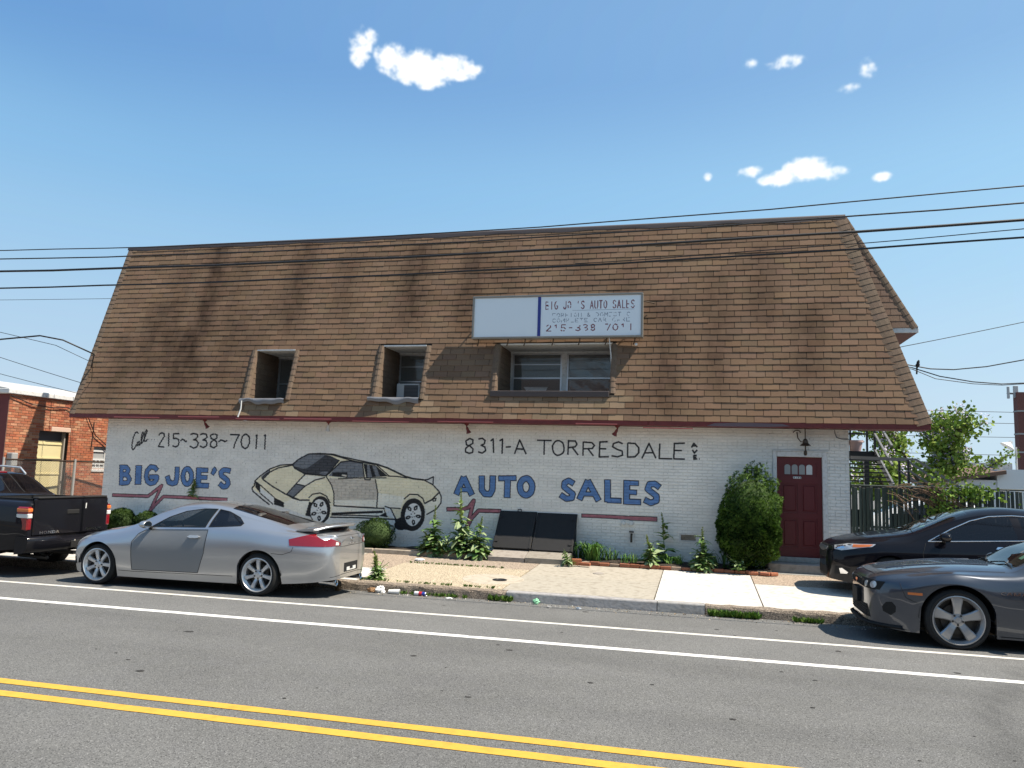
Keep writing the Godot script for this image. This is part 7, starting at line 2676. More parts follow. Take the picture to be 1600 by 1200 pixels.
func pickup() -> void:
	var car := thing("black_pickup", "black pickup truck with open bed and roof rails, tailgate towards silver coupe", "pickup truck", Vector3(-1.30, -0.49, 5.15))
	var sh := Shell.new()
	sh.length = 5.20
	sh.round_ = 6.0
	sh.k = {
		"top": [[0, 0.95], [0.06, 1.02], [0.3, 1.1], [1.0, 1.17], [1.35, 1.22], [2.0, 1.66], [2.3, 1.76], [2.8, 1.79], [3.35, 1.77], [3.55, 1.74], [3.72, 1.62], [4.0, 1.38], [4.12, 1.34], [5.1, 1.32], [5.17, 1.31], [5.20, 1.27]],
		"drop": [[0, 0.03], [1.0, 0.05], [1.4, 0.06], [2.0, 0.09], [3.4, 0.1], [3.75, 0.06], [4.1, 0.03], [5.2, 0.03]],
		"belt_y": [[0, 0.85], [0.1, 0.93], [0.4, 1.02], [1.2, 1.11], [2.0, 1.15], [3.5, 1.24], [4.0, 1.28], [5.1, 1.27], [5.20, 1.22]],
		"belt_w": [[0, 0.66], [0.08, 0.75], [0.3, 0.84], [0.8, 0.9], [1.4, 0.91], [3.5, 0.92], [5.0, 0.92], [5.15, 0.905], [5.20, 0.88]],
		"crease_w": [[0, 0.68], [0.08, 0.78], [0.3, 0.89], [0.8, 0.965], [1.4, 0.955], [3.5, 0.96], [4.2, 0.985], [5.0, 0.965], [5.15, 0.945], [5.20, 0.92]],
		"crease_y": [[0, 0.6], [1.0, 0.9], [2.2, 0.82], [4.2, 0.95], [5.2, 0.85]],
		"bottom": [[0, 0.36], [1.4, 0.34], [3.5, 0.36], [4.7, 0.45], [5.20, 0.5]],
		"bottom_w": [[0, 0.62], [0.08, 0.72], [0.3, 0.82], [0.8, 0.9], [4.7, 0.92], [5.2, 0.88]],
		"rail_w": [[0, 0.52], [0.3, 0.7], [1.2, 0.8], [2.0, 0.7], [2.8, 0.64], [3.45, 0.65], [3.75, 0.72], [4.05, 0.85], [4.3, 0.87], [5.2, 0.85]]}
	sh.arches = [[0.95, 0.385, 0.45], [4.05, 0.385, 0.45]]
	var w1 := [1.62, 1.17, 1.95, 1.38, 2.25, 1.56, 2.5, 1.63, 2.62, 1.64, 2.66, 1.22]
	var w2 := [2.72, 1.64, 3.2, 1.63, 3.45, 1.56, 3.55, 1.30, 3.5, 1.27, 2.75, 1.23]
	var shield := [1.42, -0.66, 2.0, -0.6, 2.15, 0.0, 2.0, 0.6, 1.42, 0.66, 1.34, 0.0]
	var back := [3.56, -0.56, 3.98, -0.68, 4.02, 0.0, 3.98, 0.68, 3.56, 0.56, 3.54, 0.0]
	var bed := [4.10, -0.74, 5.11, -0.74, 5.11, 0.74, 4.10, 0.74]
	car_skin(car, sh, M.truck_black, [region(w1, "side_window", M.tint_glass), region(w2, "rear_side_window", M.tint_glass)], [region(shield, "windshield", M.car_glass), region(back, "rear_window", M.tint_glass), region(bed, "", null)])
	wheel_wells(car, sh)
	var b := MB.new()
	b.block(Vector3(4.09, 0.72, -0.76), Vector3(5.12, 0.78, 0.76))
	b.block(Vector3(4.06, 0.78, -0.78), Vector3(4.095, 1.335, 0.78))
	b.block(Vector3(4.1, 0.78, -0.80), Vector3(5.12, 1.335, -0.742))
	b.block(Vector3(4.1, 0.78, 0.742), Vector3(5.12, 1.335, 0.80))
	b.block(Vector3(5.112, 0.78, -0.78), Vector3(5.17, 1.335, 0.78))
	done(b, "bed_liner", M.rubber, car)
	# tailgate, its capping, handle, lamps and bumper
	var gate := MB.new()
	gate.chamfered(Vector3(5.17, 0.70, -0.84), Vector3(5.235, 1.335, 0.84), 0.02)
	var g := done(gate, "tailgate", M.truck_black, car)
	var capp := MB.new()
	capp.chamfered(Vector3(5.11, 1.33, -0.80), Vector3(5.25, 1.365, 0.80), 0.015)
	done(capp, "tailgate_cap", M.rubber, g)
	var hd := MB.new()
	hd.chamfered(Vector3(5.22, 1.05, -0.14), Vector3(5.245, 1.13, 0.14), 0.01)
	done(hd, "tailgate_handle", M.rubber, g)
	badge_text(g, "badge", "HONDA", Transform3D(Basis(Vector3.UP, PI / 2), Vector3(5.237, 0.755, 0.50)), 0.05, M.chrome, 1.8)
	badge_text(g, "badge", "RIDGELINE", Transform3D(Basis(Vector3.UP, PI / 2), Vector3(5.237, 0.765, -0.53)), 0.042, M.chrome, 1.35)
	badge_text(g, "badge", "RTL", Transform3D(Basis(Vector3.UP, PI / 2), Vector3(5.237, 0.725, -0.62)), 0.028, M.chrome, 1.4)
	var scuff := MB.new()
	scuff.prism(PackedVector2Array([Vector2(0, 0), Vector2(0.02, 0.005), Vector2(0.025, 0.1), Vector2(0.0, 0.09)]), 0.0, 0.003, Transform3D(Basis(Vector3.UP, PI / 2), Vector3(5.236, 1.14, -0.28)))
	done(scuff, "scratch", M.white_lens, g)
	for s in [1.0, -1.0]:
		var lens := MB.new()
		lens.chamfered(Vector3(4.97, 0.80, 0.855), Vector3(5.21, 1.20, 0.952), 0.02, Transform3D(Basis.from_scale(Vector3(1, 1, s)), Vector3.ZERO))
		var tl := done(lens, "taillight", M.red_lens, car)
		var am := MB.new()
		am.chamfered(Vector3(4.965, 1.11, 0.86), Vector3(5.221, 1.175, 0.957), 0.012, Transform3D(Basis.from_scale(Vector3(1, 1, s)), Vector3.ZERO))
		done(am, "turn_lens", M.amber_lens, tl)
		var wh := MB.new()
		wh.chamfered(Vector3(4.965, 1.005, 0.86), Vector3(5.221, 1.085, 0.956), 0.012, Transform3D(Basis.from_scale(Vector3(1, 1, s)), Vector3.ZERO))
		done(wh, "reversing_lens", M.white_lens, tl)
		var rail := MB.new()
		rail.tube(PackedVector3Array([Vector3(2.25, 1.72, 0.60 * s), Vector3(2.35, 1.82, 0.60 * s), Vector3(2.9, 1.86, 0.61 * s), Vector3(3.35, 1.84, 0.61 * s), Vector3(3.5, 1.72, 0.60 * s)]), 0.018, 0.018, 8)
		done(rail, "roof_rail", M.alloy, car)
		make_wheel(car, Vector3(0.95, 0.375, 0.83 * s), s, 0.375, 0.22, 0.25, 5, 0.09, 0.12, M.alloy)
		make_wheel(car, Vector3(4.05, 0.375, 0.83 * s), s, 0.375, 0.22, 0.25, 5, 0.09, 0.12, M.alloy)
		side_mirror(car, sh, 1.85, 1.18, s, M.truck_black, Vector3(0.2, 0.2, 0.26))
		done(trace(sh, w1, "side", 0.009, s, true), "window_trim", M.rubber, car)
		done(trace(sh, w2, "side", 0.009, s, true), "window_trim", M.rubber, car)
		done(trace(sh, [1.5, 1.12, 1.45, 0.9, 1.5, 0.45, 2.6, 0.45, 2.68, 0.8, 2.7, 1.2], "side", 0.004, s), "door_seam", M.rubber, car)
		done(trace(sh, [2.6, 0.45, 3.4, 0.46, 3.52, 0.8, 3.58, 1.25], "side", 0.004, s), "door_seam", M.rubber, car)
		done(trace(sh, [3.62, 1.26, 3.64, 0.85], "side", 0.006, s), "bed_gap", M.rubber, car)
		done(patch(sh, [0.05, 0.86, 0.08, 1.0, 0.5, 1.05, 0.45, 0.92], "side", 0.005, s), "headlight", M.clear_lens, car)
		# bars between tailgate cap and cab
		done(trace(sh, [3.6, 0.63 * s, 4.0, 0.78 * s], "top", 0.012), "window_post", M.truck_black, car)
	done(trace(sh, [3.57, -0.12, 3.98, -0.15], "top", 0.008), "slider_bar", M.rubber, car)
	done(trace(sh, [3.57, 0.12, 3.98, 0.15], "top", 0.008), "slider_bar", M.rubber, car)
	var stop := MB.new()
	stop.chamfered(Vector3(3.46, 1.735, -0.14), Vector3(3.55, 1.765, 0.14), 0.01)
	done(stop, "brake_light", M.red_lens, car)
	var bp := MB.new()
	var rows := []
	for i in 25:
		var z := lerpf(-0.96, 0.96, i / 24.0)
		var x := 5.42 - 0.16 * pow(absf(z) / 0.96, 4)
		var dip := 0.05 if absf(z) < 0.34 else 0.0
		rows.append(PackedVector3Array([Vector3(5.0, 0.70, z), Vector3(x - 0.06, 0.70 - dip, z), Vector3(x - 0.01, 0.675 - dip, z), Vector3(x, 0.62 - dip * 0.5, z), Vector3(x - 0.02, 0.50, z), Vector3(x - 0.09, 0.42, z), Vector3(5.0, 0.40, z)]))
	bp.grid(rows, func(i, _j): return Vector3(5.1, 0.55, rows[i][0].z))
	for i in [0, 24]:
		for q in range(1, 6):
			bp.flat_tri(rows[i][0], rows[i][q], rows[i][q + 1], Vector3(0, 0, 1 if i else -1))
	var bu := done(bp, "rear_bumper", M.truck_black, car)
	var plate := MB.new()
	plate.chamfered(Vector3(5.405, 0.47, -0.19), Vector3(5.43, 0.60, 0.19), 0.008)
	done(plate, "plate_recess", M.rubber, bu)
	for z in [-0.12, 0.12]:
		var pb := MB.new()
		pb.chamfered(Vector3(5.42, 0.585, z - 0.02), Vector3(5.437, 0.62, z + 0.02), 0.006)
		done(pb, "plate_lamp", M.chrome, bu)
	var hitch := MB.new()
	hitch.block(Vector3(4.9, 0.34, -0.05), Vector3(5.36, 0.40, 0.05))
	var pipe := MB.new()
	pipe.tube(PackedVector3Array([Vector3(4.6, 0.33, 0.45), Vector3(5.25, 0.32, 0.5)]), 0.035)
	done(pipe, "exhaust_pipe", M.brake, car)
	done(hitch, "hitch", M.brake, car)
	seats(car, [2.35, 3.1], 0.62, M.leather)
	steering(car, Vector3(1.95, 1.15, 0.38), 0.4)


func right_background() -> void:
	slat_fence()
	staircase()
	far_buildings()
	# a pale car in the lot behind the fence
	var white := car_paint("white_car", Color(0.6, 0.62, 0.64), 0.0, 0.35)
	var old := get_node("black_sedan")
	var c := old.duplicate()
	c.name = "white_sedan"
	add_child(c)
	c.position = Vector3(18.1, -0.275, -5.4)
	tag(c, "white sedan in the lot half hidden by the dark slat fence", "car")
	c.get_node("body").material_override = white
	row_houses()


func slat_fence() -> void:
	var f := thing("slat_fence", "dark green slatted chain-link fence overgrown with vines behind black sedan", "fence", Vector3(0, 0, -1.25))
	var slat := MB.new()
	slat.chamfered(Vector3(-0.031, -0.25, -0.006), Vector3(0.031, 1.47, 0.006), 0.004)
	var m := slat.mesh()
	var green := paint("fence_green", Color(0.012, 0.026, 0.024), 0.5)
	var x := 18.06
	while x < 33.0:
		var o := put("slat", m, green, f)
		o.position = Vector3(x, rng.randf_range(-0.02, 0.02), 0)
		o.rotation.z = rng.randf_range(-0.012, 0.012)
		o.rotation.y = rng.randf_range(-0.25, 0.25)
		x += 0.076
	for y in [1.5, 0.62, -0.2]:
		var b := MB.new()
		b.tube(PackedVector3Array([Vector3(18.0, y, -0.02), Vector3(33.0, y + 0.01, -0.02)]), 0.02, -1, 8)
		done(b, "rail", green, f)
	x = 18.15
	while x < 33.0:
		var b := MB.new()
		b.tube(PackedVector3Array([Vector3(x, -0.3, -0.03), Vector3(x, 1.56, -0.03)]), 0.03, -1, 10)
		done(b, "post", green, f)
		x += 2.4
	for r in [[18.1, 18.62, 0.62, 0.98], [18.95, 20.3, 0.6, 0.92]]:
		var b := MB.new()
		b.block(Vector3(r[0], r[2], -0.06), Vector3(r[1], r[3], -0.05))
		done(b, "windscreen_panel", paint("screen_teal", Color(0.01, 0.022, 0.03), 0.7), f)


func bar(parent: Node, called: String, a: Vector3, b_: Vector3, w: float, h: float, m: Material) -> void:
	var b := MB.new()
	var d := (b_ - a).normalized()
	var s := d.cross(Vector3.UP).normalized() if absf(d.y) < 0.95 else Vector3.RIGHT
	var u := s.cross(d).normalized()
	b.block(Vector3(-w / 2, -h / 2, 0), Vector3(w / 2, h / 2, (b_ - a).length()), Transform3D(Basis(s, u, -s.cross(u) if s.cross(u).dot(d) < 0 else s.cross(u)), a))
	done(b, called, m, parent)


func staircase() -> void:
	var s := thing("metal_staircase", "dark steel outdoor staircase with landing and pipe handrails beside white wall", "staircase", Vector3.ZERO)
	var steel := paint("stair_steel", Color(0.03, 0.032, 0.034), 0.5, 0.3)
	var grey := paint("stair_grey", Color(0.16, 0.165, 0.17), 0.5, 0.3)
	# upper landing
	bar(s, "landing", Vector3(18.0, 2.33, -4.6), Vector3(19.25, 2.33, -4.6), 1.0, 0.06, steel)
	bar(s, "landing_beam", Vector3(18.0, 2.24, -4.1), Vector3(19.25, 2.24, -4.1), 0.05, 0.14, steel)
	# flight coming down towards the street
	for k in 7:
		var t := (k + 1) / 8.0
		bar(s, "tread", Vector3(18.02, lerpf(2.33, 1.5, t), lerpf(-4.1, -2.3, t)), Vector3(19.22, lerpf(2.33, 1.5, t), lerpf(-4.1, -2.3, t)), 0.24, 0.035, steel)
	for x in [18.0, 19.26]:
		bar(s, "stringer", Vector3(x, 2.33, -4.1), Vector3(x, 1.48, -2.25), 0.04, 0.17, grey)
	for x in [18.02, 19.26]:
		for dy in [0.48, 0.92]:
			bar(s, "handrail", Vector3(x, 2.33 + dy, -4.1), Vector3(x, 1.5 + dy, -2.3), 0.045, 0.045, grey)
	for z in [-4.1, -5.05]:
		bar(s, "post", Vector3(19.26, 2.2, z), Vector3(19.26, 3.3, z), 0.05, 0.05, steel)
	bar(s, "handrail", Vector3(19.26, 3.25, -5.05), Vector3(19.26, 3.25, -4.1), 0.045, 0.045, steel)
	bar(s, "handrail", Vector3(18.0, 2.86, -5.05), Vector3(19.26, 2.86, -5.05), 0.045, 0.045, steel)
	bar(s, "handrail", Vector3(18.0, 3.25, -5.05), Vector3(19.26, 3.25, -5.05), 0.045, 0.045, steel)
	bar(s, "post", Vector3(18.85, 2.33, -5.05), Vector3(18.85, 3.25, -5.05), 0.045, 0.045, steel)
	# lower landing and the flight going down to the right
	bar(s, "landing", Vector3(18.0, 1.48, -1.9), Vector3(19.7, 1.48, -1.9), 0.8, 0.06, steel)
	for k in 6:
		var t := (k + 1) / 7.0
		bar(s, "tread", Vector3(lerpf(19.7, 21.6, t), lerpf(1.48, -0.25, t), -2.3), Vector3(lerpf(19.7, 21.6, t), lerpf(1.48, -0.25, t), -1.5), 0.26, 0.035, steel)
	for z in [-2.3, -1.5]:
		bar(s, "stringer", Vector3(19.7, 1.46, z), Vector3(21.6, -0.25, z), 0.04, 0.18, steel)
		bar(s, "handrail", Vector3(18.0, 2.13, z + 0.02), Vector3(19.55, 2.1, z + 0.02), 0.045, 0.045, grey)
		bar(s, "handrail", Vector3(19.55, 2.1, z + 0.02), Vector3(21.6, 0.7, z + 0.02), 0.045, 0.045, grey)
		bar(s, "handrail", Vector3(19.4, 1.86, z + 0.02), Vector3(21.6, 0.35, z + 0.02), 0.04, 0.04, grey)
		bar(s, "post", Vector3(19.4, 1.5, z), Vector3(19.4, 2.1, z), 0.045, 0.045, steel)
		bar(s, "post", Vector3(21.55, -0.27, z), Vector3(21.55, 0.7, z), 0.045, 0.045, steel)
	for p in [Vector3(18.62, -0.27, -2.2), Vector3(18.62, -0.27, -4.9), Vector3(19.2, -0.27, -4.9)]:
		bar(s, "column", p, Vector3(p.x, 1.45 if p.z > -3 else 2.3, p.z), 0.12, 0.12, steel)
	var pot := thing("flower_pot", "pale pink flower pot standing on the staircase landing", "flower pot", Vector3(18.88, 2.361, -4.5))
	var b := MB.new()
	b.lathe([[0.0, 0.0], [0.12, 0.0], [0.17, 0.24], [0.19, 0.24], [0.19, 0.29], [0.165, 0.29], [0.16, 0.25], [0.0, 0.25]], Transform3D(Basis(Vector3.RIGHT, -PI / 2), Vector3.ZERO), 20)
	done(b, "pot", paint("pink_clay", Color(0.48, 0.34, 0.33), 0.8), pot)


func far_buildings() -> void:
	var z := -22.0
	var g := thing("white_garage", "low white block building with brown lean-to roof beyond the fence", "building", Vector3(0, 0, z))
	var white := paint("far_white", Color(0.6, 0.62, 0.62), 0.8)
	var b := MB.new()
	b.block(Vector3(25.5, -0.3, -4), Vector3(27.9, 1.9, 0))
	b.block(Vector3(27.901, -0.3, -4.1), Vector3(30.2, 2.4, 0.05))
	done(b, "wall", white, g)
	b = MB.new()
	b.hexa([Vector3(24.6, 1.55, 0.3), Vector3(28.2, 2.18, 0.3), Vector3(24.6, 1.72, 0.3), Vector3(28.2, 2.35, 0.3), Vector3(24.6, 2.05, -4), Vector3(28.2, 2.5, -4), Vector3(24.6, 2.2, -4), Vector3(28.2, 2.65, -4)])
	done(b, "roof", paint("lean_roof", Color(0.14, 0.085, 0.06), 0.9), g)
	b = MB.new()
	b.block(Vector3(25.2, 2.5, -6), Vector3(30.0, 2.8, -4.2))
	done(b, "parapet", paint("parapet_grey", Color(0.36, 0.36, 0.36), 0.9), g)
	b = MB.new()
	b.block(Vector3(27.0, 1.35, 0.0), Vector3(27.35, 1.65, 0.03))
	done(b, "vent", M.stone_grey, g)
	b = MB.new()
	b.lathe([[0.24, 0.0], [0.24, 0.35], [0.33, 0.4], [0.33, 0.5], [0.0, 0.55]], Transform3D(Basis(Vector3.RIGHT, -PI / 2), Vector3(28.55, 2.4, -2)), 16)
	done(b, "roof_fan", M.dull_metal, g)
	# brick tower with antenna panels
	var t := thing("brick_tower", "tall dark brick tower with antenna panels far beyond the lot", "tower", Vector3(36.4, 0, -42))
	b = MB.new()
	b.block(Vector3(-1.15, -0.6, 1.3), Vector3(2.6, 7.9, 2))
	done(b, "shaft", paint("tower_brick", Color(0.14, 0.055, 0.045), 0.9), t)
	for y in [2.4, 3.9, 5.1, 6.6]:
		b = MB.new()
		b.block(Vector3(-1.18, y, 1.27), Vector3(2.63, y + 0.1, 2.03))
		done(b, "band", M.stone_grey, t)
	for q in [[-1.62, 7.5, 0.14], [-1.25, 7.55, 0.28], [-0.4, 7.9, 0.3], [0.5, 7.9, 0.3]]:
		b = MB.new()
		b.chamfered(Vector3(q[0], q[1], 1.6), Vector3(q[0] + q[2], q[1] + 0.8, 1.75), 0.02)
		done(b, "antenna_panel", M.roofing_grey, t)
	b = MB.new()
	b.tube(PackedVector3Array([Vector3(-1.6, 7.85, 1.6), Vector3(-0.9, 7.85, 1.5)]), 0.06)
	done(b, "antenna_arm", M.dull_metal, t)
	# floodlight on a pole
	var l := thing("lot_light", "white floodlight head on thin pole before the brick tower", "floodlight", Vector3(30.12, -0.3, -26))
	b = MB.new()
	b.tube(PackedVector3Array([Vector3(0, 0, 0), Vector3(0.0, 3.9, 0)]), 0.06, 0.05, 8)
	done(b, "pole", M.roofing_grey, l)
	b = MB.new()
	b.lathe([[0.0, 0.0], [0.12, 0.02], [0.16, 0.2], [0.5, 0.5], [0.46, 0.5], [0.12, 0.24], [0.0, 0.2]], Transform3D(Basis(Vector3.BACK, -0.6) * Basis(Vector3.RIGHT, PI / 2) * Basis.from_scale(Vector3.ONE * 0.7), Vector3(-0.18, 4.2, 0)), 18)
	done(b, "head", M.white_plastic, l)


# across the street, behind the camera: what the cars and panes mirror
func row_houses() -> void:
	var brick := [Color(0.16, 0.06, 0.045), Color(0.2, 0.12, 0.09), Color(0.13, 0.055, 0.045), Color(0.22, 0.15, 0.11), Color(0.15, 0.07, 0.05), Color(0.19, 0.09, 0.06)]
	var says := ["dark red", "tan", "maroon", "sand", "russet", "brown"]
	for k in 6:
		var h := thing("row_house", "%s brick row house on the opposite side of the street" % says[k], "house", Vector3(-10.0 + k * 9.5, -0.33, 27.5), 0.0, "houses across the street")
		var b := MB.new()
		b.block(Vector3(-4.4, 0, 0), Vector3(4.4, 5.6 + (k % 2) * 0.5, 8))
		done(b, "wall", paint("house_brick_%d" % k, brick[k], 0.9), h)
		b = MB.new()
		b.prism(PackedVector2Array([Vector2(-0.4, 5.6 + (k % 2) * 0.5), Vector2(8.4, 5.6 + (k % 2) * 0.5), Vector2(4, 8.2)]), -4.7, 4.7, Transform3D(Basis(Vector3.UP, -PI / 2), Vector3.ZERO))
		done(b, "roof", M.lean_roof, h)
		for q in [[-2.6, 0.9], [1.4, 0.9], [-2.6, 3.6], [1.4, 3.6]]:
			b = MB.new()
			b.block(Vector3(q[0] - 0.5, q[1], -0.06), Vector3(q[0] + 0.7, q[1] + 1.5, -0.001))
			done(b, "window", M.blind, h)
		b = MB.new()
		b.block(Vector3(-0.9, 0.3, -0.06), Vector3(0.1, 2.4, -0.001))
		done(b, "door", M.white_trim, h)


# a leaf of length 1 along +x, folded along its midrib and drooping; lobes > 0 gives a wavy edge
func leaf_mesh(width: float, droop: float, lobes: float, tone: Color, seed_: int) -> ArrayMesh:
	var r := RandomNumberGenerator.new()
	r.seed = seed_
	var b := MB.new()
	var rows := []
	var n := 7
	for i in n + 1:
		var u := float(i) / n
		var w: float = width * pow(sin(PI * clampf(u * 0.94 + 0.04, 0, 1)), 0.75) * (1.0 - 0.35 * u)
		if lobes > 0.0:
			w *= 1.0 + lobes * sin(i * 2.6 + seed_) * 0.5
		var y := 0.25 * u - droop * u * u
		rows.append(PackedVector3Array([Vector3(u, y + 0.25 * w + r.randf_range(-0.02, 0.02), -w), Vector3(u, y, 0), Vector3(u, y + 0.25 * w + r.randf_range(-0.02, 0.02), w)]))
	b.col = tone
	b.grid(rows, func(_i, _j): return Vector3(0.5, -3, 0))
	return b.mesh()


func plant(called: String, label: String, category: String, at: Vector3, group := "") -> Node3D:
	return thing(called, label, category, at, 0.0, group)


# tall weed: stems with broad leaves low down, smaller ones above and a ragged seed head
func weed(label: String, at: Vector3, height: float, spread: float, stems: int, leaves: int, tall_heads := true) -> void:
	var p := plant("weed", label, "weed", at, "weeds along the wall")
	for s in stems:
		var lean := Vector3(rng.randf_range(-1, 1), 0, rng.randf_range(-0.6, 1)) * spread * 0.5
		var h := height * (1.0 if s == 0 else rng.randf_range(0.45, 0.85))
		var path := PackedVector3Array()
		for k in 6:
			var u := k / 5.0
			path.append(lean * u * u + Vector3(rng.randf_range(-0.01, 0.01), h * u, rng.randf_range(-0.01, 0.01)) + Vector3(rng.randf_range(-1, 1), 0, rng.randf_range(-1, 1)) * 0.0)
		var b := MB.new()
		b.tube(path, 0.009, 0.004, 6)
		done(b, "stem", M.stem, p)
		for k in int(leaves * 1.9):
			var u := pow(rng.randf(), 1.5) * 0.8
			var q := path[int(u * 5.0)].lerp(path[mini(5, int(u * 5.0) + 1)], fmod(u * 5.0, 1.0))
			var L: float = lerpf(0.33, 0.12, u) * rng.randf_range(0.7, 1.15) * clampf(height / 0.8, 0.55, 1.15)
			var o := put("leaf", leaf_kinds[rng.randi() % leaf_kinds.size()], M.leaf, p)
			o.transform = Transform3D(Basis(Vector3.UP, rng.randf() * TAU) * Basis(Vector3.BACK, rng.randf_range(-0.1, 0.75)) * Basis(Vector3.RIGHT, rng.randf_range(-0.4, 0.4)) * Basis.from_scale(Vector3.ONE * L), q)
		if tall_heads and s < 2:
			b = MB.new()
			for k in 150:
				var u := rng.randf_range(0.55, 1.04)
				var q := path[mini(4, int(u * 5.0))].lerp(path[mini(5, int(u * 5.0) + 1)], clampf(u * 5.0 - mini(4, int(u * 5.0)), 0, 1.2))
				var d := Vector3(rng.randf_range(-1, 1), rng.randf_range(0.1, 1.4), rng.randf_range(-1, 1)).normalized()
				var w := lerpf(0.07, 0.015, clampf((u - 0.55) / 0.5, 0, 1)) * rng.randf_range(0.4, 1.0)
				b.col = jitter(Color(0.16, 0.20, 0.06), 0.3)
				var side := d.cross(Vector3(rng.randf(), 0.2, rng.randf())).normalized() * 0.008
				b.flat_tri(q + d * w * 0.3 - side, q + d * w * 0.3 + side, q + d * (w + 0.02), Vector3.UP)
			done(b, "seed_head", M.leaf, p, "stuff")


var leaf_kinds := []


# dense clipped or conifer foliage over an egg-shaped body; shape(direction) gives the radius
func foliage(radius: Callable, count: int, size: float, dark: Color, light: Color, upright: float, n: FastNoiseLite) -> MB:
	var b := MB.new()
	for k in count:
		var d := Vector3(rng.randfn(), rng.randfn(), rng.randfn()).normalized()
		var r: float = radius.call(d)
		var depth := pow(rng.randf(), 2.2) * 0.34
		var p := d * Vector3(1, 1, 1) * r * (1.0 - depth)
		var lump := n.get_noise_3d(p.x * 9.0, p.y * 9.0, p.z * 9.0)
		p *= 1.0 + lump * 0.19
		var out := (d + Vector3(0, upright, 0) + Vector3(rng.randf_range(-1, 1), rng.randf_range(-1, 1), rng.randf_range(-1, 1)) * 0.55).normalized()
		var side := out.cross(Vector3(rng.randf_range(-1, 1), rng.randf_range(-1, 1), rng.randf_range(-1, 1))).normalized()
		var L := size * rng.randf_range(0.6, 1.3)
		b.col = jitter(dark.lerp(light, clampf(rng.randf() * 0.8 + lump * 0.7, 0, 1)), 0.2)
		var nn := out.cross(side)
		nn = nn if nn.dot(d) > 0 else -nn
		nn = (nn * 0.8 + d * 0.6).normalized()
		for f in [-0.5, 0.0, 0.5]:
			var dd: Vector3 = (out + side * f * 1.2).normalized()
			b.tri(p, p + dd * L * 0.6 + side * L * 0.13, p + dd * L, nn, nn, nn)
			b.tri(p, p + dd * L * 0.6 - side * L * 0.13, p + dd * L, nn, nn, nn)
	return b


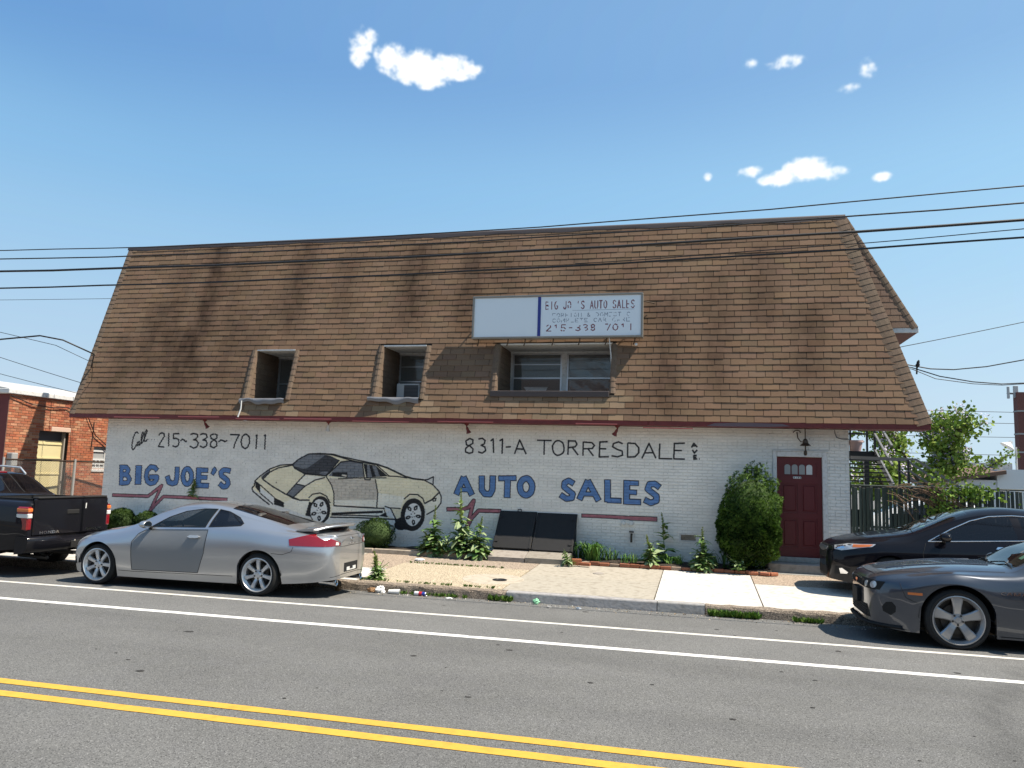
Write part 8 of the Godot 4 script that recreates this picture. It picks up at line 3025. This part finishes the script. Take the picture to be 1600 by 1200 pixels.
func planting() -> void:
	for k in 4:
		leaf_kinds.append(leaf_mesh([0.26, 0.32, 0.2, 0.28][k], [0.45, 0.6, 0.35, 0.8][k], [0.5, 0.3, 0.7, 0.4][k], [Color(0.15, 0.25, 0.08), Color(0.12, 0.21, 0.06), Color(0.22, 0.31, 0.12), Color(0.29, 0.36, 0.19)][k], 40 + k))
	var n := FastNoiseLite.new()
	n.seed = 6
	n.frequency = 0.35
	n.fractal_octaves = 2
	# the big arborvitae by the door: an egg with a pointed, leaning top
	var bush := plant("arborvitae", "large egg-shaped arborvitae bush beside the red door", "bush", Vector3(15.93, -0.24, 0.56))
	var egg := func(d: Vector3) -> float:
		var up := 1.28 if d.y > 0 else 0.84
		var wide := 0.60
		var e := 1.0 / sqrt(pow(d.x / wide, 2) + pow(d.z / 0.5, 2) + pow(d.y / up, 2))
		return e * (1.0 + 0.05 * sin(d.x * 5.0 + d.y * 4.0))
	var b := foliage(egg, 24000, 0.052, Color(0.012, 0.034, 0.008), Color(0.078, 0.14, 0.024), 0.7, n)
	for k in b.v.size():
		b.v[k].x += 0.16 * smoothstep(0.2, 1.3, b.v[k].y)
		b.v[k] += Vector3(0, 0.82, 0)
	done(b, "foliage", M.leaf, bush, "stuff")
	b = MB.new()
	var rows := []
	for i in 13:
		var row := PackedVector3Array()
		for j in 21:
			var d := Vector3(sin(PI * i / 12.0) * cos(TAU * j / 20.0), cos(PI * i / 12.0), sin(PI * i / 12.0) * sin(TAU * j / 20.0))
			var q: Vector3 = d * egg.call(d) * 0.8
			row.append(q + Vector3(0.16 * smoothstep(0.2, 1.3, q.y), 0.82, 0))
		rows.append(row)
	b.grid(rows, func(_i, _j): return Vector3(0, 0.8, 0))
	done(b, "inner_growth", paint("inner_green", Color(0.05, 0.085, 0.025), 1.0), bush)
	b = MB.new()
	b.tube(PackedVector3Array([Vector3(0, -0.06, 0), Vector3(0.02, 0.3, 0)]), 0.06, 0.05, 8)
	done(b, "trunk", M.bark, bush)
	# low round boxwood and the dark shrubs behind the cars
	for s in [[7.83, 0.52, 0.46, 0.34, 0.40, "round clipped boxwood bush under the painted car's rear wheel", 6000, 0.03], [1.05, 0.5, 0.40, 0.30, 0.3, "low dark shrub by the left end of the white wall", 2600, 0.06], [1.75, 0.45, 0.30, 0.28, 0.25, "small dark shrub under the painted heartbeat line", 2000, 0.05]]:
		var sx: float = s[2]
		var sy: float = s[3]
		var sz: float = s[4]
		var p := plant("shrub", s[5], "shrub", Vector3(s[0], -0.21, s[1]))
		var ball := func(d: Vector3) -> float: return 1.0 / sqrt(pow(d.x / sx, 2) + pow(d.y / sy, 2) + pow(d.z / sz, 2))
		b = foliage(ball, s[6], s[7], Color(0.012, 0.03, 0.009), Color(0.05, 0.085, 0.02), 0.3, n)
		for k in b.v.size():
			b.v[k] += Vector3(0, sy * 0.85, 0)
		done(b, "foliage", M.leaf, p, "stuff")
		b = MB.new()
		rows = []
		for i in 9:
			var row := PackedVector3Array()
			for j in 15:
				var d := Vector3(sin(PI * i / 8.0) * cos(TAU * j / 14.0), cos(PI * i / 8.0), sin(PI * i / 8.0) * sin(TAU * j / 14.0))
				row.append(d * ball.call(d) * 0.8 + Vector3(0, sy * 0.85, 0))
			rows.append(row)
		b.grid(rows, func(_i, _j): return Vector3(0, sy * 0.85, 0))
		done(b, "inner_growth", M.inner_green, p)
	# weeds
	weed("pale broad-leaved weed clump with seed spikes left of the cellar door", Vector3(9.32, -0.24, 0.78), 0.98, 0.4, 4, 22)
	weed("tallest seeding weed before the painted zigzag, beside the cellar door", Vector3(9.98, -0.24, 0.86), 1.36, 0.28, 3, 26)
	weed("leafy weed leaning against the left edge of the cellar door", Vector3(10.38, -0.24, 0.9), 0.8, 0.4, 4, 20)
	weed("low sprawling weed between the two tall weed clumps", Vector3(9.62, -0.24, 0.98), 0.5, 0.5, 3, 16, false)
	weed("small bright weed by the loose bricks at the cellar corner", Vector3(12.36, -0.29, 1.22), 0.34, 0.3, 3, 12, false)
	weed("broad-leaved weed in the bed under the pipe caps", Vector3(13.98, -0.22, 0.8), 0.56, 0.35, 3, 18)
	weed("thin tall weed stalk against the wall left of the vent", Vector3(14.25, -0.22, 0.3), 0.98, 0.12, 1, 14)
	weed("pale lush weed spilling over the brick edging below the vent", Vector3(15.03, -0.24, 0.86), 0.78, 0.45, 4, 24)
	weed("creeping weed at the foot of the large bush", Vector3(15.72, -0.24, 1.0), 0.3, 0.5, 2, 10, false)
	weed("spiky weed growing on the kerb behind the silver coupe", Vector3(9.42, -0.40, 4.05), 0.46, 0.45, 5, 16)
	weed("thin green sprig growing out of the white wall", Vector3(2.72, 0.70, 0.04), 0.42, 0.06, 2, 12)
	lilies()
	edging()
	gutter_weeds()
	blossom_tree()
	fence_vines()


func strap_mesh(tall: float, bend: float, tone: Color) -> ArrayMesh:
	var b := MB.new()
	var rows := []
	for i in 9:
		var u := i / 8.0
		var w := 0.016 * (1.0 - u * u * 0.9)
		var y := tall * (1.6 * u - 1.0 * u * u * bend)
		rows.append(PackedVector3Array([Vector3(0.42 * tall * u * bend, y + 0.004, -w), Vector3(0.42 * tall * u * bend, y, 0), Vector3(0.42 * tall * u * bend, y + 0.004, w)]))
	b.col = tone
	b.grid(rows, func(_i, _j): return Vector3(1, -2, 0))
	return b.mesh()


func lilies() -> void:
	var kinds := []
	for k in 5:
		kinds.append(strap_mesh([0.5, 0.44, 0.55, 0.4, 0.48][k], [1.25, 1.0, 1.4, 0.8, 1.3][k], [Color(0.07, 0.15, 0.038), Color(0.11, 0.2, 0.05), Color(0.05, 0.11, 0.028), Color(0.15, 0.24, 0.075), Color(0.085, 0.17, 0.042)][k]))
	var spots := [[12.8, 0.64, 64, 1.25, "arching daylily clump right of the black cellar door"], [13.12, 0.5, 30, 0.8, "smaller daylily clump beside the spigot"], [13.55, 0.62, 32, 0.62, "low grassy clump below the spigot"], [14.45, 0.55, 34, 0.66, "low grassy clump below the vent grille"], [15.3, 0.45, 24, 0.95, "upright grassy clump left of the large bush"], [12.55, 0.3, 16, 1.1, "thin dark sapling leaves at the cellar door's edge"]]
	for s in spots:
		var p := plant("daylily", s[4], "plant", Vector3(s[0], -0.23, s[1]), "grassy plants in the bed")
		for k in s[2]:
			var o := put("leaf", kinds[rng.randi() % 5], M.leaf, p)
			o.transform = Transform3D(Basis(Vector3.UP, rng.randf() * TAU).scaled(Vector3.ONE * s[3] * rng.randf_range(0.7, 1.15)), Vector3(rng.randf_range(-0.16, 0.16), 0, rng.randf_range(-0.1, 0.12)))


func edging() -> void:
	var root := thing("brick_edging", "row of old red bricks edging the planting bed by the pavement", "edging", Vector3.ZERO)
	var x := 12.46
	while x < 16.25:
		var b := MB.new()
		b.col = jitter(Color(0.30, 0.115, 0.06) if rng.randf() < 0.8 else Color(0.36, 0.26, 0.19), 0.2)
		b.chamfered(Vector3(-0.098, -0.03, -0.045), Vector3(0.098, 0.035 + rng.randf_range(-0.012, 0.012), 0.045), 0.008, Transform3D(Basis(Vector3.UP, rng.randf_range(-0.06, 0.06)) * Basis(Vector3.BACK, rng.randf_range(-0.03, 0.03)), Vector3(x, -0.262, 0.925 + rng.randf_range(-0.012, 0.012))))
		done(b, "brick", M.brick, root)
		x += 0.205
	var loose := thing("loose_bricks", "three loose red bricks stacked at the cellar door corner", "bricks", Vector3(12.52, -0.282, 1.16))
	for k in 3:
		var b := MB.new()
		b.col = jitter(Color(0.33, 0.12, 0.06), 0.15)
		b.chamfered(Vector3(-0.1, 0, -0.048), Vector3(0.1, 0.062, 0.048), 0.008, Transform3D(Basis(Vector3.UP, [0.1, 0.25, -0.1][k]), Vector3([0.0, 0.01, 0.2][k], [0.0, 0.063, 0.0][k], [0.0, 0.0, 0.03][k])))
		done(b, "brick", M.brick, loose)
	for k in 3:
		var b := MB.new()
		b.col = jitter(Color(0.40, 0.15, 0.08), 0.1)
		b.chamfered(Vector3(-0.09, 0, -0.045), Vector3(0.09, 0.06, 0.045), 0.01, Transform3D(Basis(Vector3.UP, [0.1, -0.2, 0.6][k]), Vector3([15.98, 16.2, 16.36][k], -0.292, [0.98, 1.0, 0.95][k])))
		tag(done(b, "loose_brick", M.brick), ["loose red brick lying below the large bush", "worn red brick between bush and door step", "tilted red brick end by the door step"][k], "brick", "loose bricks by the door")
	var k := 0
	x = 5.4
	while x < 10.6:
		var b := MB.new()
		b.col = jitter(Color(0.42, 0.36, 0.29), 0.06)
		b.chamfered(Vector3(x, -0.32, 0.88), Vector3(minf(x + 1.28, 10.62), -0.20, 0.97), 0.012)
		tag(done(b, "bed_kerb", M.concrete), ["pale concrete edging behind the silver coupe's roof", "pale concrete edging behind the silver coupe's spoiler", "pale concrete edging below the round boxwood", "pale concrete edging below the weed clumps", "pale concrete edging against the cellar door"][mini(k, 4)], "edging", "concrete edging of the bed")
		x += 1.3
		k += 1


func gutter_weeds() -> void:
	for s in [[15.12, 15.85, 4.56, 170, 0.11, "strip of green weeds in the gutter by the kerb joint"], [16.35, 16.75, 4.55, 60, 0.09, "sparse weeds in the gutter near the grey muscle car"], [9.9, 11.2, 4.53, 120, 0.07, "scrubby growth in the gutter among the litter"], [11.6, 12.0, 4.54, 60, 0.1, "tuft of weeds at the joint of old and new kerb"], [9.2, 11.6, 4.24, 110, 0.05, "grass sprouting along the pavement's kerb joint"], [9.3, 11.2, 2.05, 80, 0.05, "grass sprouting between pavement slabs near the utility cover"]]:
		var b := MB.new()
		for k in s[3]:
			var x := rng.randf_range(s[0], s[1])
			if s[5].begins_with("scrubby") or s[5].begins_with("grass"):
				x = s[0] + (s[1] - s[0]) * clampf(float(rng.randi() % 7) / 6.0 + rng.randfn() * 0.04, 0, 1)
			var at := Vector3(x, ground_y(s[2]) + 0.002, s[2] + rng.randf_range(-0.03, 0.06 if s[2] > 4.4 else 0.02))
			for q in 4:
				var d := Vector3(rng.randf_range(-1, 1), rng.randf_range(0.6, 1.6), rng.randf_range(-1, 1)).normalized()
				var L: float = s[4] * rng.randf_range(0.5, 1.2)
				var w := d.cross(Vector3(rng.randf_range(-1, 1), 0.1, rng.randf_range(-1, 1))).normalized() * L * 0.16
				b.col = jitter(Color(0.085, 0.15, 0.03), 0.35)
				b.flat_tri(at, at + d * L * 0.55 + w, at + d * L, Vector3.UP)
				b.flat_tri(at, at + d * L * 0.55 - w, at + d * L, Vector3.UP)
		var o := done(b, "gutter_weeds", M.leaf, self, "stuff")
		tag(o, s[5], "weeds")


func blossom_tree() -> void:
	var t := plant("blossom_tree", "leafy tree with pale lilac blossom behind the staircase", "tree", Vector3(22.45, -0.3, -14.0))
	var trunk := MB.new()
	var tips := []
	var grow := func(self_: Callable, p: Vector3, d: Vector3, L: float, r: float, depth: int) -> void:
		var q := p + d * L
		trunk.tube(PackedVector3Array([p, p.lerp(q, 0.5) + Vector3(rng.randf_range(-1, 1), 0, rng.randf_range(-1, 1)) * L * 0.06, q]), r, r * 0.68, 7, false)
		if depth == 0:
			tips.append(q)
			return
		for k in (3 if depth > 1 else 4):
			var e := (d + Vector3(rng.randf_range(-1, 1), rng.randf_range(-0.25, 0.7), rng.randf_range(-1, 1)) * 0.85).normalized()
			self_.call(self_, q, e, L * rng.randf_range(0.62, 0.86), r * 0.62, depth - 1)
			if depth < 3:
				tips.append(p.lerp(q, rng.randf_range(0.5, 1.0)))
	grow.call(grow, Vector3(0.35, 0, 0), Vector3(0.02, 1, 0), 1.75, 0.12, 3)
	grow.call(grow, Vector3(0.38, 1.2, 0), Vector3(-0.85, 0.75, 0.1).normalized(), 1.05, 0.07, 2)
	grow.call(grow, Vector3(0.38, 1.7, 0), Vector3(0.75, 0.9, 0).normalized(), 0.8, 0.07, 2)
	grow.call(grow, Vector3(0.38, 1.0, 0), Vector3(-0.75, 0.25, 0.3).normalized(), 1.2, 0.06, 2)
	done(trunk, "trunk", M.bark, t)
	var crown := MB.new()
	var bloom := MB.new()
	for tip in tips:
		var c: Vector3 = tip
		for k in 50:
			var p := c + Vector3(rng.randfn() * 0.22, rng.randfn() * 0.18, rng.randfn() * 0.22)
			var d := Vector3(rng.randf_range(-1, 1), rng.randf_range(-0.8, 0.5), rng.randf_range(-1, 1)).normalized()
			var s := d.cross(Vector3(rng.randf_range(-1, 1), rng.randf_range(-0.3, 0.3), rng.randf_range(-1, 1))).normalized()
			var L := rng.randf_range(0.10, 0.19)
			crown.col = jitter(Color(0.12, 0.20, 0.035).lerp(Color(0.26, 0.33, 0.08), rng.randf()), 0.25)
			crown.flat_tri(p, p + d * L * 0.5 + s * L * 0.42, p + d * L, Vector3.UP)
			crown.flat_tri(p, p + d * L * 0.5 - s * L * 0.42, p + d * L, Vector3.UP)
		if rng.randf() < 0.8 and c.y > 1.9:
			var base := c + Vector3(rng.randfn() * 0.15, 0.12, 0.1)
			for k in 26:
				var p := base + Vector3(rng.randfn() * 0.08, rng.randf_range(-0.1, 0.28), rng.randfn() * 0.08)
				var d := Vector3(rng.randf_range(-1, 1), rng.randf_range(-1, 0.5), rng.randf_range(-1, 1)).normalized()
				var s := d.cross(Vector3(0.3, 0.8, rng.randf())).normalized()
				bloom.col = jitter(Color(0.56, 0.49, 0.62), 0.2)
				bloom.flat_tri(p - s * 0.025, p + s * 0.025, p + d * 0.075, Vector3.UP)
	done(crown, "crown", M.leaf, t, "stuff")
	done(bloom, "blossom", M.blossom, t, "stuff")
	var br := MB.new()
	br.tube(PackedVector3Array([Vector3(0.4, 1.5, 0.2), Vector3(1.4, 2.0, 0.2), Vector3(2.4, 2.5, 0.2), Vector3(3.2, 3.05, 0.2)]), 0.04, 0.015, 6)
	var branch := done(br, "branch", M.bark, t)
	var lb := MB.new()
	for k in 230:
		var u := pow(rng.randf(), 0.6)
		var p := Vector3(1.2, 1.9, 0.2).lerp(Vector3(3.3, 3.1, 0.2), u) + Vector3(rng.randfn() * 0.16, rng.randfn() * 0.13, rng.randfn() * 0.15)
		var d := Vector3(rng.randf_range(-1, 1), rng.randf_range(-0.8, 0.5), rng.randf_range(-1, 1)).normalized()
		var s := d.cross(Vector3(rng.randf_range(-1, 1), 0.2, rng.randf_range(-1, 1))).normalized()
		lb.col = jitter(Color(0.2, 0.28, 0.06), 0.3)
		lb.flat_tri(p, p + d * 0.06 + s * 0.045, p + d * 0.12, Vector3.UP)
		lb.flat_tri(p, p + d * 0.06 - s * 0.045, p + d * 0.12, Vector3.UP)
	done(lb, "branch_leaves", M.leaf, branch, "stuff")


func fence_vines() -> void:
	for s in [[19.95, 0.85, 0.24, 0.7, 800, "leafy green vine climbing the slat fence behind the sedan's hood"], [20.55, 1.42, 0.34, 0.16, 300, "green vine spilling over the top of the slat fence"], [22.6, 1.2, 0.9, 0.25, 200, "sparse olive vine along the fence beyond the sedan's roof"], [18.75, -0.02, 0.5, 0.2, 260, "low green weeds at the foot of the slat fence"]]:
		var p := plant("vine", s[5], "vine", Vector3(s[0], 0, -1.16), "vines on the slat fence")
		var b := MB.new()
		for k in s[4]:
			var q := Vector3(rng.randfn() * s[2] * 0.6, s[1] + rng.randfn() * s[3] * 0.6, rng.randf_range(-0.05, 0.16))
			q.y = clampf(q.y, -0.25, 1.9)
			var d := Vector3(rng.randf_range(-1, 1), rng.randf_range(-1, 0.4), rng.randf_range(0, 1)).normalized()
			var w := d.cross(Vector3(rng.randf_range(-1, 1), rng.randf_range(-0.5, 0.5), rng.randf_range(-1, 1))).normalized()
			var L := rng.randf_range(0.05, 0.1)
			b.col = jitter(Color(0.16, 0.25, 0.05), 0.3)
			b.flat_tri(q, q + d * L * 0.5 + w * L * 0.45, q + d * L, Vector3.BACK)
			b.flat_tri(q, q + d * L * 0.5 - w * L * 0.45, q + d * L, Vector3.BACK)
		done(b, "leaves", M.leaf, p, "stuff")
		b = MB.new()
		b.tube(PackedVector3Array([Vector3(0, -0.27, 0.02), Vector3(0.05, 0.4 * s[1], 0.03), Vector3(-0.05, s[1], 0.02)]), 0.012, 0.006, 6)
		done(b, "stem", M.bark, p)
	var d := plant("dead_vine", "tangle of dry brown vine hanging on the slat fence", "vine", Vector3(19.55, 1.25, -1.15))
	var b := MB.new()
	for k in 60:
		var a := Vector3(rng.randf_range(-0.7, 0.4), rng.randf_range(-0.1, 0.3), rng.randf_range(-0.02, 0.08))
		var e := Vector3(rng.randf_range(0.2, 0.8), rng.randf_range(-0.5, 0.1), rng.randf_range(-0.03, 0.05))
		b.tube(PackedVector3Array([a, a + e * 0.5 + Vector3(0, 0.06, 0.03), a + e]), 0.006, 0.004, 4, false)
	done(b, "tangle", paint("dry_vine", Color(0.2, 0.13, 0.085), 0.95), d, "stuff")


func wire(called: String, label: String, pts: PackedVector3Array, r: float, group: String) -> void:
	var b := MB.new()
	b.tube(pts, r, r, 6, false)
	tag(done(b, called, M.wire), label, "cable", group)


func hang(a: Vector3, b: Vector3, sag: float, n := 24) -> PackedVector3Array:
	var p := PackedVector3Array()
	for i in n + 1:
		var u := float(i) / n
		p.append(a.lerp(b, u) - Vector3(0, sag * 4.0 * u * (1.0 - u), 0))
	return p


func overhead_wires() -> void:
	# five lines along the street, each height given at x = 1.5, 9.7, 19.46
	var street := "lines along the street"
	for w in [[5.606, 5.53, 5.849, 0.010, "highest thin street cable passing above the roof"], [5.424, 5.363, 5.593, 0.012, "second street cable running along the roof's top edge"], [5.176, 5.147, 5.338, 0.021, "thickest black street cable crossing the upper roof"], [4.90, 4.86, 5.206, 0.007, "thin wire joining the lowest street cable"], [4.84, 4.842, 5.084, 0.015, "lowest street cable crossing the roof above the sign"]]:
		var p := PackedVector3Array()
		for i in 61:
			var x := lerpf(-26.0 if w[3] != 0.007 else 13.0, 46.0, i / 60.0)
			# the parabola through the three heights
			var y: float = w[0] * (x - 9.7) * (x - 19.46) / ((1.5 - 9.7) * (1.5 - 19.46)) + w[1] * (x - 1.5) * (x - 19.46) / ((9.7 - 1.5) * (9.7 - 19.46)) + w[2] * (x - 1.5) * (x - 9.7) / ((19.46 - 1.5) * (19.46 - 9.7))
			p.append(Vector3(x, y + 0.006 * sin(x * 1.7 + w[3] * 900.0), 5.0))
		wire("street_cable", w[4], p, w[3], street)
	for x in [-26.0, 46.0]:
		var pole := thing("utility_pole", "wooden utility pole at the kerb beyond the %s of the block" % ("left end" if x < 0 else "right end"), "utility pole", Vector3(x, -0.4, 4.9))
		var b := MB.new()
		b.tube(PackedVector3Array([Vector3(0, -0.2, 0), Vector3(0, 11.0, 0)]), 0.16, 0.12, 12)
		done(b, "pole", M.bark, pole)
	# service drops on the left
	var left := "service wires left of the roof"
	wire("service_wire", "black drop cable sagging to the roof's left edge", PackedVector3Array([Vector3(-14, 4.35, 2.2), Vector3(-5, 4.36, 1.6), Vector3(-2.1, 4.48, 1.5), Vector3(-0.9, 4.56, 1.5), Vector3(-0.4, 4.48, 1.3), Vector3(0.1, 4.2, 0.8), Vector3(-0.5, 3.95, 0.2)]), 0.02, left)
	wire("service_wire", "thin loose wire hanging below the drop cable at the roof's left edge", PackedVector3Array([Vector3(-14, 5.9, 2.0), Vector3(-2.1, 4.66, 1.5), Vector3(-0.6, 4.35, 1.3), Vector3(0.45, 3.92, 1.2), Vector3(-0.4, 3.6, 0.25)]), 0.008, left)
	wire("service_wire", "long wire slanting down behind the roof's left corner", hang(Vector3(-14, 7.2, -1.0), Vector3(-1.2, 3.5, -1.2), 0.15), 0.009, left)
	wire("service_wire", "upper wire of the pair slanting over the brick building's roof", hang(Vector3(-14, 6.4, 0.2), Vector3(-1.1, 3.15, -2.2), 0.2), 0.009, left)
	wire("service_wire", "lower wire of the pair slanting over the brick building's roof", hang(Vector3(-14, 5.9, 0.4), Vector3(-2.8, 3.1, -2.3), 0.35), 0.011, left)
	wire("service_wire", "faint high wire passing behind the roof's left slope", hang(Vector3(-16, 6.62, -2.0), Vector3(2, 6.3, -2.0), 0.06), 0.007, left)
	# on the right
	var right := "service wires right of the roof"
	wire("service_wire", "upper drop wire rising to the right from the side roof", hang(Vector3(19.4, 4.72, -2.4), Vector3(30.0, 7.45, -4.0), 0.1), 0.009, right)
	wire("service_wire", "middle drop wire where a small bird perches", PackedVector3Array([Vector3(18.6, 4.62, -2.6), Vector3(19.86, 4.40, -3.0), Vector3(20.3, 4.31, -3.0), Vector3(20.8, 4.29, -3.0), Vector3(21.5, 4.36, -3.0), Vector3(22.4, 4.54, -3.0), Vector3(28, 6.2, -3.2)]), 0.014, right)
	wire("service_wire", "lower sagging drop wire right of the roof", PackedVector3Array([Vector3(18.6, 4.55, -2.6), Vector3(19.9, 4.34, -3.0), Vector3(20.5, 4.13, -3.0), Vector3(21.2, 4.0, -3.0), Vector3(21.8, 3.95, -3.0), Vector3(22.4, 3.98, -3.0), Vector3(28, 4.9, -3.2)]), 0.013, right)
	wire("service_wire", "twin of the lower sagging drop wire right of the roof", PackedVector3Array([Vector3(18.6, 4.5, -2.58), Vector3(19.9, 4.30, -2.98), Vector3(20.4, 4.07, -2.98), Vector3(21.2, 3.95, -2.98), Vector3(21.8, 3.92, -2.98), Vector3(22.4, 3.96, -2.98), Vector3(28, 4.85, -3.2)]), 0.009, right)
	for k in 5:
		wire("far_wire", ["highest", "second", "middle", "fourth", "lowest"][k] + " of the faint far wires running to the brick tower", hang(Vector3(16.0, [7.9, 6.85, 5.6, 4.25, 3.05][k], -50), Vector3(60.0, [7.2, 6.5, 5.6, 4.2, 2.9][k], -50), 0.1), 0.022, "far wires")
	bird()


func bird() -> void:
	var p := thing("bird", "small dark bird perched on the drop wire right of the roof", "bird", Vector3(20.02, 4.375, -3.0))
	var b := MB.new()
	# one body from tail to beak, leaning up
	var rows := []
	for k in 11:
		var u: float = k / 10.0
		var r: float = [0.006, 0.012, 0.03, 0.045, 0.05, 0.046, 0.034, 0.036, 0.034, 0.018, 0.002][k]
		var c := Vector3(0.02 * u, lerpf(-0.06, 0.15, u), lerpf(-0.05, 0.04, u))
		var row := PackedVector3Array()
		for j in 13:
			row.append(c + Vector3(cos(TAU * j / 12.0) * r, 0, sin(TAU * j / 12.0) * r))
		rows.append(row)
	b.grid(rows, func(i, _j): return (rows[i][0] + rows[i][6]) / 2.0)
	done(b, "body", paint("bird_dark", Color(0.03, 0.03, 0.033), 0.8), p)
	b = MB.new()
	b.block(Vector3(-0.018, -0.17, -0.012), Vector3(0.018, 0.0, 0.0), Transform3D(Basis(Vector3.RIGHT, 0.25), Vector3(0, -0.02, -0.04)))
	done(b, "tail", M.bird_dark, p)
	b = MB.new()
	b.lathe([[0.009, 0.0], [0.0, 0.03]], Transform3D(Basis(Vector3.UP, 0.6), Vector3(0.02, 0.125, 0.06)), 8)
	done(b, "beak", M.bronze, p)


# ---- litter along the kerb ----
func crumpled(size: Vector3, tone: Material, at: Vector3, called: String, label: String, category: String, seed_: int) -> void:
	var f := FastNoiseLite.new()
	f.seed = seed_
	f.frequency = 2.2
	var b := MB.new()
	var rows := []
	for i in 9:
		var row := PackedVector3Array()
		for j in 13:
			var d := Vector3(sin(PI * i / 8.0) * cos(TAU * j / 12.0), cos(PI * i / 8.0), sin(PI * i / 8.0) * sin(TAU * j / 12.0))
			var k := 1.0 + 0.75 * f.get_noise_3dv(d * 1.2)
			row.append(d * size * k * 0.5 + Vector3(0, size.y * 0.42, 0))
		rows.append(row)
	for i in 8:
		for j in 12:
			b.flat_quad(rows[i][j], rows[i + 1][j], rows[i + 1][j + 1], rows[i][j + 1], rows[i][j] - Vector3(0, size.y * 0.4, 0))
	var o := done(b, called, tone)
	o.position = at
	o.rotation.y = seed_ * 1.3
	tag(o, label, category)


func litter() -> void:
	var z := 4.58
	var y := ground_y(z)
	var paper := paint("paper", Color(0.72, 0.72, 0.7), 0.8)
	crumpled(Vector3(0.16, 0.13, 0.1), paper, Vector3(9.72, y, z), "paper_scrap", "crumpled white paper in the gutter below the kerb weed", "litter", 3)
	crumpled(Vector3(0.14, 0.09, 0.12), paint("dry_leaf", Color(0.24, 0.14, 0.07), 0.9), Vector3(9.56, y, z), "dry_leaves", "brown crumpled leaf litter beside the white paper", "litter", 5)
	crumpled(Vector3(0.17, 0.1, 0.11), M.dry_leaf, Vector3(8.98, y, 4.66), "dry_leaves", "brown leaf scrap at the coupe's exhaust", "litter", 9)
	crumpled(Vector3(0.13, 0.1, 0.1), paint("green_wrap", Color(0.25, 0.55, 0.33), 0.5), Vector3(12.42, y, 4.62), "snack_wrapper", "pale green crumpled wrapper below the new kerb", "litter", 11)
	crumpled(Vector3(0.2, 0.05, 0.15), paper, Vector3(9.33, ground_y(1.65), 1.65), "napkin", "flat white napkin on the brown pavement near the weeds", "litter", 15)
	crumpled(Vector3(0.1, 0.03, 0.07), paper, Vector3(11.0, ground_y(4.75), 4.75), "paper_scrap", "tiny flat white scrap in the gutter past the drink can", "litter", 17)
	crumpled(Vector3(0.09, 0.035, 0.06), paper, Vector3(13.15, ground_y(4.9), 4.9), "paper_scrap", "tiny white scrap on asphalt below the smooth kerb", "litter", 19)
	crumpled(Vector3(0.07, 0.03, 0.07), M.stone_grey, Vector3(12.7, ground_y(4.95), 4.95), "stone", "small grey stone on asphalt near the green wrapper", "stone", 21)
	var cup := thing("foam_cup", "white foam cup lying on its side in the gutter", "cup", Vector3(9.98, y + 0.04, z + 0.03), 0.15)
	var b := MB.new()
	b.lathe([[0.0, -0.09], [0.032, -0.09], [0.043, 0.09], [0.046, 0.09], [0.046, 0.1], [0.04, 0.1], [0.03, -0.08], [0.0, -0.08]], Transform3D(Basis(Vector3.UP, PI / 2), Vector3.ZERO), 18)
	done(b, "cup", paper, cup)
	var can := thing("drink_can", "red white and blue drink can lying in the gutter", "can", Vector3(10.45, y + 0.036, z + 0.03), -0.1)
	for q in [[-0.1, -0.02, Color(0.66, 0.66, 0.68)], [-0.0199, 0.04, Color(0.5, 0.03, 0.035)], [0.0401, 0.1, Color(0.03, 0.06, 0.32)]]:
		b = MB.new()
		b.lathe([[0.036, q[0]], [0.036, q[1]]], Transform3D(Basis(Vector3.UP, PI / 2), Vector3.ZERO), 18)
		done(b, "printed_band", paint("can_%d" % int(q[0] * 100 + 20), q[2], 0.3), can)
	b = MB.new()
	b.lathe([[0.0, 0.105], [0.026, 0.105], [0.03, 0.11], [0.036, 0.1]], Transform3D(Basis(Vector3.UP, PI / 2), Vector3.ZERO), 18)
	b.lathe([[0.036, -0.1], [0.028, -0.108], [0.0, -0.104]], Transform3D(Basis(Vector3.UP, PI / 2), Vector3.ZERO), 18)
	done(b, "can_ends", M.aluminium, can)
	# dust, grit and crumbs of leaf in the gutter
	b = MB.new()
	for k in 900:
		var x := rng.randf_range(7.0, 21.0)
		var pz := 4.5 + absf(rng.randfn()) * 0.22
		var s := rng.randf_range(0.004, 0.014)
		b.col = jitter([Color(0.4, 0.33, 0.25), Color(0.15, 0.11, 0.08), Color(0.55, 0.53, 0.5), Color(0.3, 0.22, 0.12)][rng.randi() % 4], 0.3)
		var p := Vector3(x, ground_y(pz) + 0.001, pz)
		var a := rng.randf() * TAU
		var u := Vector3(cos(a), 0, sin(a)) * s
		var w := Vector3(-sin(a), 0, cos(a)) * s * 0.6
		b.flat_tri(p - u, p + u, p + w + Vector3(0, s, 0), Vector3.UP)
		b.flat_tri(p - u, p + w + Vector3(0, s, 0), p - w, Vector3.UP)
		b.flat_tri(p + u, p + w + Vector3(0, s, 0), p - w, Vector3.UP)
	tag(done(b, "gutter_grit", M.brick, self, "stuff"), "scattered grit and leaf crumbs along the gutter", "grit")
